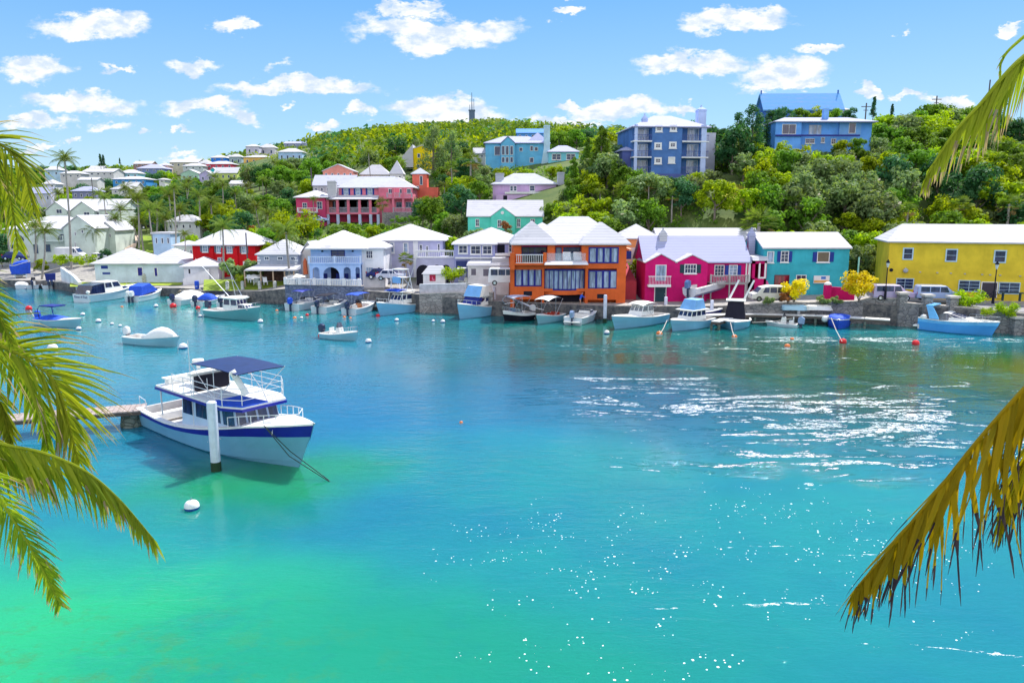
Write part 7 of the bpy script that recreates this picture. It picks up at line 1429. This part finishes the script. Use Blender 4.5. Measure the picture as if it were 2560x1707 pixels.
car('old round roofed white van in front of the magenta house steps', 1962, 752, 90.4, 180, L=4.3, paint=plain('old_white', (.70, .68, .62), .5, .1), style='old'); car('white delivery van beside the left corner of the orange house', 1221, 712, 96.6, 0, L=4.6, Hh=2.2, paint=TRIM(), style='van')
car('white box truck behind the bright green hedge', 146, 652, 141, 0, L=5.0, Hh=2.5, paint=W('white', (.74, .74, .78)), style='truck', cat='truck', name='box_truck'); car('white car parked by the trees right of the hedge', 222, 652, 142, 10, L=4.2, Hh=1.45, paint=TRIM(), style='car', cat='car', name='parked_car'); 
car('silver car between villa and lilac grey house', 942, 700, 103.5, 0, L=4.0, Hh=1.45, style='car', cat='car', name='parked_car'); car('dark blue car behind the stone steps', 918, 697, 105.5, 0, L=4.0, Hh=1.5, paint=BOOT(), style='car', cat='car', name='parked_car')
car('blue grey car under the pink mansion balcony', 773, 556, 162.5, 0, L=4.2, Hh=1.4, style='car', cat='car', name='parked_car', paint=plain('pale_blue_paint', (.34, .44, .72), .25, .04, coat=.6)); car('dark car at the top of the sloping path', 351, 577, 162, 20, L=4.2, Hh=1.4, style='car', cat='car', name='parked_car', paint=DARK(), z=9.2)
car('dark blue car behind the blue wrapped hull', 12, 650, 140, 0, L=4.2, Hh=1.5, paint=BOOT(), style='car', cat='car', name='parked_car')
# ---- street lamps, poles, mast
for px, pt, pb, Y, lab in ((2213, 648, 738, 87, 'black street lamp at the left corner of the yellow house'), (2483, 652, 748, 84.5, 'black street lamp before the middle of the yellow house')):
    p = atY(px, pb, Y); t = atY(px, pt, Y).z-p.z; o = thing('street_lamp', lab, 'lamp', p); MB().lathe([(.16, -.5), (.13, .5), (.07, .8), (.055, t-.95)], n=8).build('post', DARK(), o)
    MB().lathe([(.08, t-.95), (.2, t-.45), (.2, t-.42)], n=8).build('lantern', plain('lantern_glass', (.6, .65, .7), .2), o); MB().lathe([(.26, t-.42), (.1, t-.15), (.02, t)], n=8).build('cap', DARK(), o)
def pole(label, px, pt, pb, Y, arms=True, r=.13, name='utility_pole', m=None):
    p = atY(px, pb, Y); t = atY(px, pt, Y).z-p.z; o = thing(name, label, 'pole', p); MB().tube([(0, 0, -1), (0, 0, t)], r, 7).build('post', m or plain('pole_wood', (.12, .10, .12)), o)
    if arms: MB().box(-1.0, -.06, t-.8, 1.0, .06, t-.65).box(-.5, -.05, t-1.5, .5, .05, t-1.38).build('crossarm', m or plain('pole_wood', (.12, .10, .12)), o)
    return o
pole('utility pole with crossarm right of the azure bungalow', 2163, 258, 300, 160); pole('tall dark pole on the right ridge', 2337, 240, 300, 165); pole('plain tall pole behind the upper right frond', 2465, 200, 300, 160, False)
pole('grey pole through the boathouse trees', 234, 445, 500, 200, False, .1); pole('dark pole rising in front of the red house roof', 618, 582, 640, 120, False, .1); pole('thin pole beside the yellow green trees', 779, 420, 455, 175, False)
p = atY(1180, 298, 548); o = thing('hilltop_tower', 'dark square tower with mast on top of the green hill', 'tower', p); MB().box(-2, -2, -6, 2, 2, atY(1180, 277, 548).z-p.z).build('tower_body', plain('tower_blue', (.10, .16, .26)), o)
z1 = atY(1180, 232, 548).z-p.z; z0 = atY(1180, 277, 548).z-p.z; MB().tube([(0, 0, z0), (0, 0, z1)], .42, 6, r1=.2).build('mast', plain('tower_blue', (.10, .16, .26)), o); MB().tube([(-1.5, 0, z0), (-1.5, 0, z0+4)], .2, 5).tube([(1.4, 0, z0), (1.4, 0, z0+8)], .2, 5).box(-2.3, -2.3, z0-.3, 2.3, 2.3, z0+.4).build('antenna', plain('tower_blue', (.10, .16, .26)), o)
# ---- terrace furniture, canopy, fence bits
for i, (px, py) in enumerate([(640, 712), (664, 712), (627, 706)]):
    p = atY(px, py, 110.5-.5*i); o = thing('garden_chair', ('left', 'right', 'back')[i]+' white garden chair by the cottage porch', 'chair', p, .5*i, 'chairs by the cottage porch'); MB().box(-.3, -.3, .4, .3, .3, .46).build('seat', TRIM(), o); MB().hexa([(-.3,.28,.46),(.3,.28,.46),(.3,.34,.46),(-.3,.34,.46),(-.3,.4,1.1),(.3,.4,1.1),(.3,.46,1.1),(-.3,.46,1.1)]).build('backrest', TRIM(), o)
    for x in (-.27, .23):
        for y in (-.27, .23): MB().box(x, y, 0, x+.05, y+.05, .4).build('leg', TRIM(), o)
for i, (px, py, w_, lab) in enumerate([(636, 688, 1.5, 'round white parasol in front of the porch'), (738, 686, 1.7, 'cream parasol at the right end of the cottage porch')]):
    p = atY(px, 708, 110.8); z1 = atY(px, py, 110.8).z-p.z; o = thing('parasol', lab, 'parasol', p); MB().tube([(0, 0, 0), (0, 0, z1)], .04, 6).build('pole', TRIM(), o); MB().lathe([(w_, z1-.35), (w_*.6, z1-.1), (.05, z1+.15)], n=8).build('canopy', DECK(), o)
o = thing('orange_canopy_chair', 'tiny orange furled parasol against the beige gable', 'parasol', atY(765, 700, 104.5)); MB().tube([(0, 0, 0), (0, 0, 3)], .05, 6).build('pole', TRIM(), o); MB().lathe([(.35, .8), (.28, 2.6), (.03, 3.1)], n=8).build('furled_cloth', plain('terracotta_cloth', (.6, .12, .04)), o)
o = thing('barrel', 'blue barrel on the slip beside the boathouse', 'barrel', atY(493, 722, 113.5)); MB().lathe([(.3, 0), (.34, .3), (.34, .9), (.3, 1.2), (0, 1.2)], n=12).build('drum', BLUEC(), o); MB().lathe([(.36, .35), (.36, .42)], n=12).build('hoop', STEEL(), o)
o = thing('gangway_frame', 'tangle of white steel hoops beside the black hulled boat', 'frame', atZ(1262, 772, 1.2)); mb = MB()
for k in range(4): mb.tube([(k*.5, k*.1, 1.6-k*.25), (k*.5+1.6, k*.1, 1.1-k*.3), (k*.5+3.4, k*.1, .1-k*.1)], .05, 5)
mb.tube([(0, 0, 1.6), (-.3, 0, 1.1), (0, 0, .6), (1.2, 0, .8)], .05, 5).build('hoops', STEEL(), o)
# painted hire sign posts: green stand before the yellow house
p = atY(2500, 752, 87); o = thing('green_table', 'dark green trestle table against the yellow wall', 'table', (p.x, p.y, p.z), R(-17)); MB().box(0, 0, .9, 2.4, .6, 1.0).build('table_top', darksh, o)
for x in (.25, 2.0): MB().box(x, .1, 0, x+.15, .5, .9).build('leg', darksh, o)
p = atY(2483, 748, 86.2); o = thing('bicycle', 'dark bicycle leaning by the lamp before the yellow house', 'bicycle', p, R(-20))
for x in (-.5, .55): w_ = MB(); w_.tube([(x+.33*cos(t*pi/6), 0, .34+.33*sin(t*pi/6)) for t in range(13)], .025, 5, cap=False); w_.build('wheel', DARK(), o)
MB().tube([(-.5, 0, .34), (-.1, 0, .85), (.4, 0, .85), (.55, 0, .34)], .025, 5).tube([(-.1, 0, .85), (0, 0, .3), (.4, 0, .8)], .025, 5).build('frame', DARK(), o); MB().box(-.2, -.07, .88, .05, .07, .94).build('saddle', DARK(), o); MB().tube([(.4, -.25, 1.0), (.4, .25, 1.0)], .02, 5).build('handlebar', DARK(), o)
# ---- the person in blue under the orange house
def person(label, base, face, shirt, trous, skin=(.45, .24, .15), hair=(.25, .25, .27), bend=.0):
    me = bpy.data.meshes.new('person'); J = {'pel': (0, 0, .93), 'wai': (.02+bend*.1, 0, 1.08), 'che': (.05+bend*.3, 0, 1.32), 'nec': (.08+bend*.45, 0, 1.50), 'hd1': (.10+bend*.5, 0, 1.60), 'hd2': (.12+bend*.5, 0, 1.74),
      'hl': (0, .10, .90), 'kl': (.10, .12, .50), 'al': (-.02, .12, .08), 'tl': (.16, .13, .03), 'hr': (0, -.10, .90), 'kr': (.02, -.12, .50), 'ar': (-.12, -.12, .08), 'tr': (.06, -.13, .03),
      'sl': (.06+bend*.4, .20, 1.42), 'el': (.22+bend*.4, .26, 1.18), 'wl': (.46+bend*.4, .18, 1.20), 'fl': (.56+bend*.4, .16, 1.21), 'sr': (.06+bend*.4, -.20, 1.42), 'er': (.20+bend*.4, -.26, 1.16), 'wr': (.44+bend*.4, -.16, 1.12), 'fr': (.54+bend*.4, -.14, 1.12)}
    ks = list(J); E = [('pel','wai'),('wai','che'),('che','nec'),('nec','hd1'),('hd1','hd2'),('pel','hl'),('hl','kl'),('kl','al'),('al','tl'),('pel','hr'),('hr','kr'),('kr','ar'),('ar','tr'),('che','sl'),('sl','el'),('el','wl'),('wl','fl'),('che','sr'),('sr','er'),('er','wr'),('wr','fr')]
    rad = {'pel': .15, 'wai': .13, 'che': .16, 'nec': .06, 'hd1': .085, 'hd2': .08, 'hl': .095, 'kl': .06, 'al': .042, 'tl': .035, 'hr': .095, 'kr': .06, 'ar': .042, 'tr': .035, 'sl': .065, 'el': .045, 'wl': .03, 'fl': .028, 'sr': .065, 'er': .045, 'wr': .03, 'fr': .028}
    me.from_pydata([J[k] for k in ks], [(ks.index(a), ks.index(b)) for a, b in E], []); o = bpy.data.objects.new('person', me); C.objects.link(o)
    sk = o.modifiers.new('skin', 'SKIN'); 
    for i, k in enumerate(ks): me.skin_vertices[0].data[i].radius = (rad[k],)*2; me.skin_vertices[0].data[i].use_root = (k == 'pel')
    o.modifiers.new('sub', 'SUBSURF').levels = 1; bpy.context.view_layer.update()
    m2 = bpy.data.meshes.new_from_object(o.evaluated_get(bpy.context.evaluated_depsgraph_get())); o.modifiers.clear(); o.data = m2; m2.materials.clear()
    for m_ in (plain('skin', skin, .6), plain('shirt_'+label[:8], shirt, .8), plain('trousers_'+label[:8], trous, .8), plain('hair_'+label[:8], hair, .9)): m2.materials.append(m_)
    for pg in m2.polygons:
        c_ = pg.center; arm = abs(c_.y) > .19
        pg.material_index = 3 if c_.z > 1.66 and c_.x < .16+bend*.5 else 0 if c_.z > 1.49 or (c_.z < .42) or (arm and c_.x > .26+bend*.4) else 1 if c_.z > .98 or arm else 2
    o.location = base; o.rotation_euler = (0, 0, face); tag(o, label, 'person'); return o
p = atY(1450, 766, 92.6); person('person in blue shirt bending over on the quay under the orange house', (p.x, p.y, p.z), R(15), (.03, .12, .75), (.5, .28, .2), bend=.35)
p = atY(2062, 700, 96.2)
p = M @ Vector((L*.40, -.9, z0-.75)) if False else None
# ---------------------------------------------------------------- the two palms that frame the view
fg = leafm('frond_green', (.06, .15, .010), (.46, .50, .04), .5, (.42, .32, .26))
fy = leafm('frond_gold', (.04, .075, .003), (.50, .36, .006), .4, (.05, .035, .06))
def catmull(P, n):
    out = []; P = [P[0]*2-P[1]]+P+[P[-1]*2-P[-2]]
    for i in range(1, len(P)-2):
        for k in range(n):
            t = k/n; a, b, c, d = P[i-1], P[i], P[i+1], P[i+2]
            out.append(.5*((2*b)+(c-a)*t+(2*a-5*b+4*c-d)*t*t+(3*b-a-3*c+d)*t**3))
    return out+[P[-2]]
def frond(root, path, ln, wd, mt, fan=(1, 1), hang=.5, fwd=.5, n=60, brown=.2, curl=.5, seed=0, r=.022, segs=5, yj=.35, start=0.0, tone=(.15, .8), tiptaper=.5, tail=False):
    rnd = random.Random(seed); P_c = catmull([atY(*p)-root.location for p in path], 6); m = len(P_c)-1
    mb = MB(); mb.col = []; mb.tube(P_c, r, 5, r1=r*.25, cap=False); mb.col += [.85]*len(mb.f)
    for k in range(int(n*start), n+1):
        t = k/n; f = t*m; i = min(int(f), m-1); p = P_c[i].lerp(P_c[i+1], f-i); d = (P_c[min(i+1, m)]-P_c[max(i-1, 0)]).normalized()
        per = Vector((-d.z, 0, d.x)).normalized(); L0 = ln*(.6+.4*sin(pi*min(1, .15+t)))*(1-tiptaper*max(0, t-.7)/.3)
        for sg in (1, -1):
            fa = fan[0] if sg > 0 else fan[1]
            if fa == 0: continue
            L_ = L0*rnd.uniform(.8, 1.12)
            dv = per*sg*abs(fa)+Vector((0, 0, -1))*hang*rnd.uniform(.7, 1.3)+d*(fwd+.5*t)+Vector((rnd.uniform(-.12, .12), rnd.uniform(-yj, yj), rnd.uniform(-.1, .1)))
            dv.normalize(); q = p.copy(); w = (d-dv*d.dot(dv)).normalized()*wd*.5; w = (w+Vector((rnd.uniform(-.3, .3), rnd.uniform(-.3, .3), rnd.uniform(-.3, .3)))*wd*.5)
            fold = dv.cross(w).normalized()*wd*.22; vs = [q-w*.5, q+fold, q+w*.5]; fs = []; dd = dv.copy(); kink = rnd.random() < brown
            for s in range(segs):
                u_ = (s+1)/segs; q = q+dd*(L_/segs); dd = (dd+Vector((rnd.uniform(-.05, .05), 0, -curl/segs*(2.5 if kink and u_ > .5 else 1)))).normalized(); ww = w*(1.15 if s == 0 else ((1.0 if u_ < .5 else .8 if u_ < .62 else .3 if u_ < .9 else .06) if tail else (1-u_**1.8)*1.0+.04)); ff = fold*(1-u_)
                vs += [q-ww, q+ff, q+ww]; b = 3*s; fs += [(b, b+1, b+4, b+3), (b+1, b+2, b+5, b+4)]
            mb.add(vs, fs); c0 = rnd.uniform(*tone)
            for s in range(segs): mb.col += [.98 if (kink and s >= segs*rnd.uniform(.4, .7)) or (s == segs-1 and rnd.random() < brown*1.6) else min(.92, c0)]*2
    return mb.build('frond', mt, root)
o = thing('coconut_palm', 'nearest palm whose long fronds hang in from the left edge', 'palm', (-6.6, 7.2, 4.5))
MB().tube([(0, 0, -2), (.1, 0, 3), (.35, 0, 8.0)], .2, 10, r1=.14).build('trunk', PALMBARK(), o)
Y = 7.0
# upper left cluster
frond(o, [(-330, 620, Y), (-160, 400, Y), (-40, 345, Y), (50, 410, Y), (85, 520, Y)], .62, .022, fg, (.4, 1), .35, .6, 46, .15, .5, 1, start=.3)
frond(o, [(-330, 640, Y), (-160, 440, 7.3), (-50, 400, 7.3), (20, 480, 7.3), (45, 620, 7.3)], .62, .026, fg, (1, .9), .5, .6, 46, .3, .6, 2, start=.3, tone=(.3, .9))
frond(o, [(-330, 690, Y), (-200, 640, 6.6), (-90, 680, 6.6), (-20, 760, 6.6), (30, 860, 6.6)], .42, .026, fg, (1, .7), .2, .7, 60, .35, .4, 4, start=.35)
# long frond fanned to the right in the middle
frond(o, [(-330, 760, Y), (-120, 820, Y), (20, 872, Y), (115, 930, Y), (150, 985, Y), (172, 1060, Y), (196, 1150, Y)], .85, .028, fg, (1, .5), .18, .75, 74, .35, .55, 5, start=.2, tone=(.1, .75))
frond(o, [(-330, 780, Y), (-140, 800, 7.4), (-10, 850, 7.4), (60, 930, 7.4), (105, 1030, 7.4), (120, 1120, 7.4)], .5, .035, fg, (.9, .9), .7, .4, 60, .1, .3, 6, start=.25, tone=(.2, .7))
frond(o, [(-330, 800, Y), (-160, 860, 7.5), (-40, 940, 7.5), (10, 1040, 7.5), (30, 1130, 7.5)], .4, .04, fg, (.8, .8), .8, .4, 55, .1, .3, 7, start=.3, tone=(.2, .7))
# lower frond hanging like a curtain, tip at right
frond(o, [(-330, 960, Y), (-150, 1060, 6.5), (0, 1108, 6.5), (110, 1132, 6.5), (215, 1178, 6.5), (300, 1250, 6.5), (382, 1345, 6.5)], .62, .030, fg, (.22, .5), 1.0, .35, 104, .25, .5, 8, start=.15, tone=(.25, .92), tiptaper=.3)
frond(o, [(-330, 970, Y), (-160, 1020, 6.9), (-20, 1090, 6.9), (70, 1150, 6.9), (130, 1220, 6.9)], .6, .030, fg, (.3, .5), 1.0, .35, 66, .3, .5, 9, start=.25, tone=(.2, .8))
frond(o, [(-330, 1020, Y), (-160, 1120, 6.2), (-40, 1200, 6.2), (40, 1310, 6.2), (105, 1420, 6.2), (150, 1510, 6.2)], .42, .022, fg, (.9, .9), .25, .55, 84, .4, .5, 10, start=.2, tone=(.1, .8), tiptaper=.4)
frond(o, [(-330, 1040, Y), (-200, 1150, 6.4), (-80, 1260, 6.4), (-20, 1350, 6.4)], .34, .028, fg, (.9, .9), .5, .4, 50, .3, .5, 11, start=.3)
o = thing('coconut_palm', 'near palm whose golden backlit fronds hang in from the right edge', 'palm', (5.6, 5.6, 5.5))
MB().tube([(0, 0, -2), (-.1, 0, 4), (-.35, 0, 8.3)], .2, 10, r1=.14).build('trunk', PALMBARK(), o)
Y = 5.2
frond(o, [(3000, 120, Y), (2800, 60, Y), (2640, 90, Y), (2560, 142, Y), (2504, 197, Y), (2453, 258, Y), (2392, 324, Y), (2340, 400, Y), (2316, 445, Y)], .52, .026, fg, (.10, .24), 1.0, .10, 56, .6, .45, 12, start=.3, tone=(.3, .92), tiptaper=.55, yj=.2, segs=6)
frond(o, [(3000, 100, Y), (2750, 20, 5.6), (2600, 70, 5.6), (2540, 110, 5.6), (2505, 150, 5.6), (2500, 190, 5.6)], .14, .012, fg, (.2, .3), .4, .9, 16, .3, .4, 13, start=.7)
frond(o, [(3000, 640, Y), (2760, 800, 4.9), (2640, 890, 4.9), (2560, 972, 4.9), (2452, 1092, 4.9), (2350, 1218, 4.9), (2266, 1320, 4.9), (2200, 1400, 4.9), (2143, 1466, 4.9)], .95, .036, fy, (.05, .30), 1.0, -.3, 66, .7, .25, 14, start=.25, tone=(.3, .95), tiptaper=.45, yj=.3, r=.02, segs=8, tail=True)
frond(o, [(3000, 680, Y), (2800, 860, 5.3), (2680, 960, 5.3), (2600, 1080, 5.3), (2540, 1200, 5.3), (2500, 1300, 5.3)], .85, .036, fy, (.1, .3), 1.0, -.2, 50, .7, .3, 15, start=.3, tone=(.2, .9), yj=.25, segs=8, tail=True)
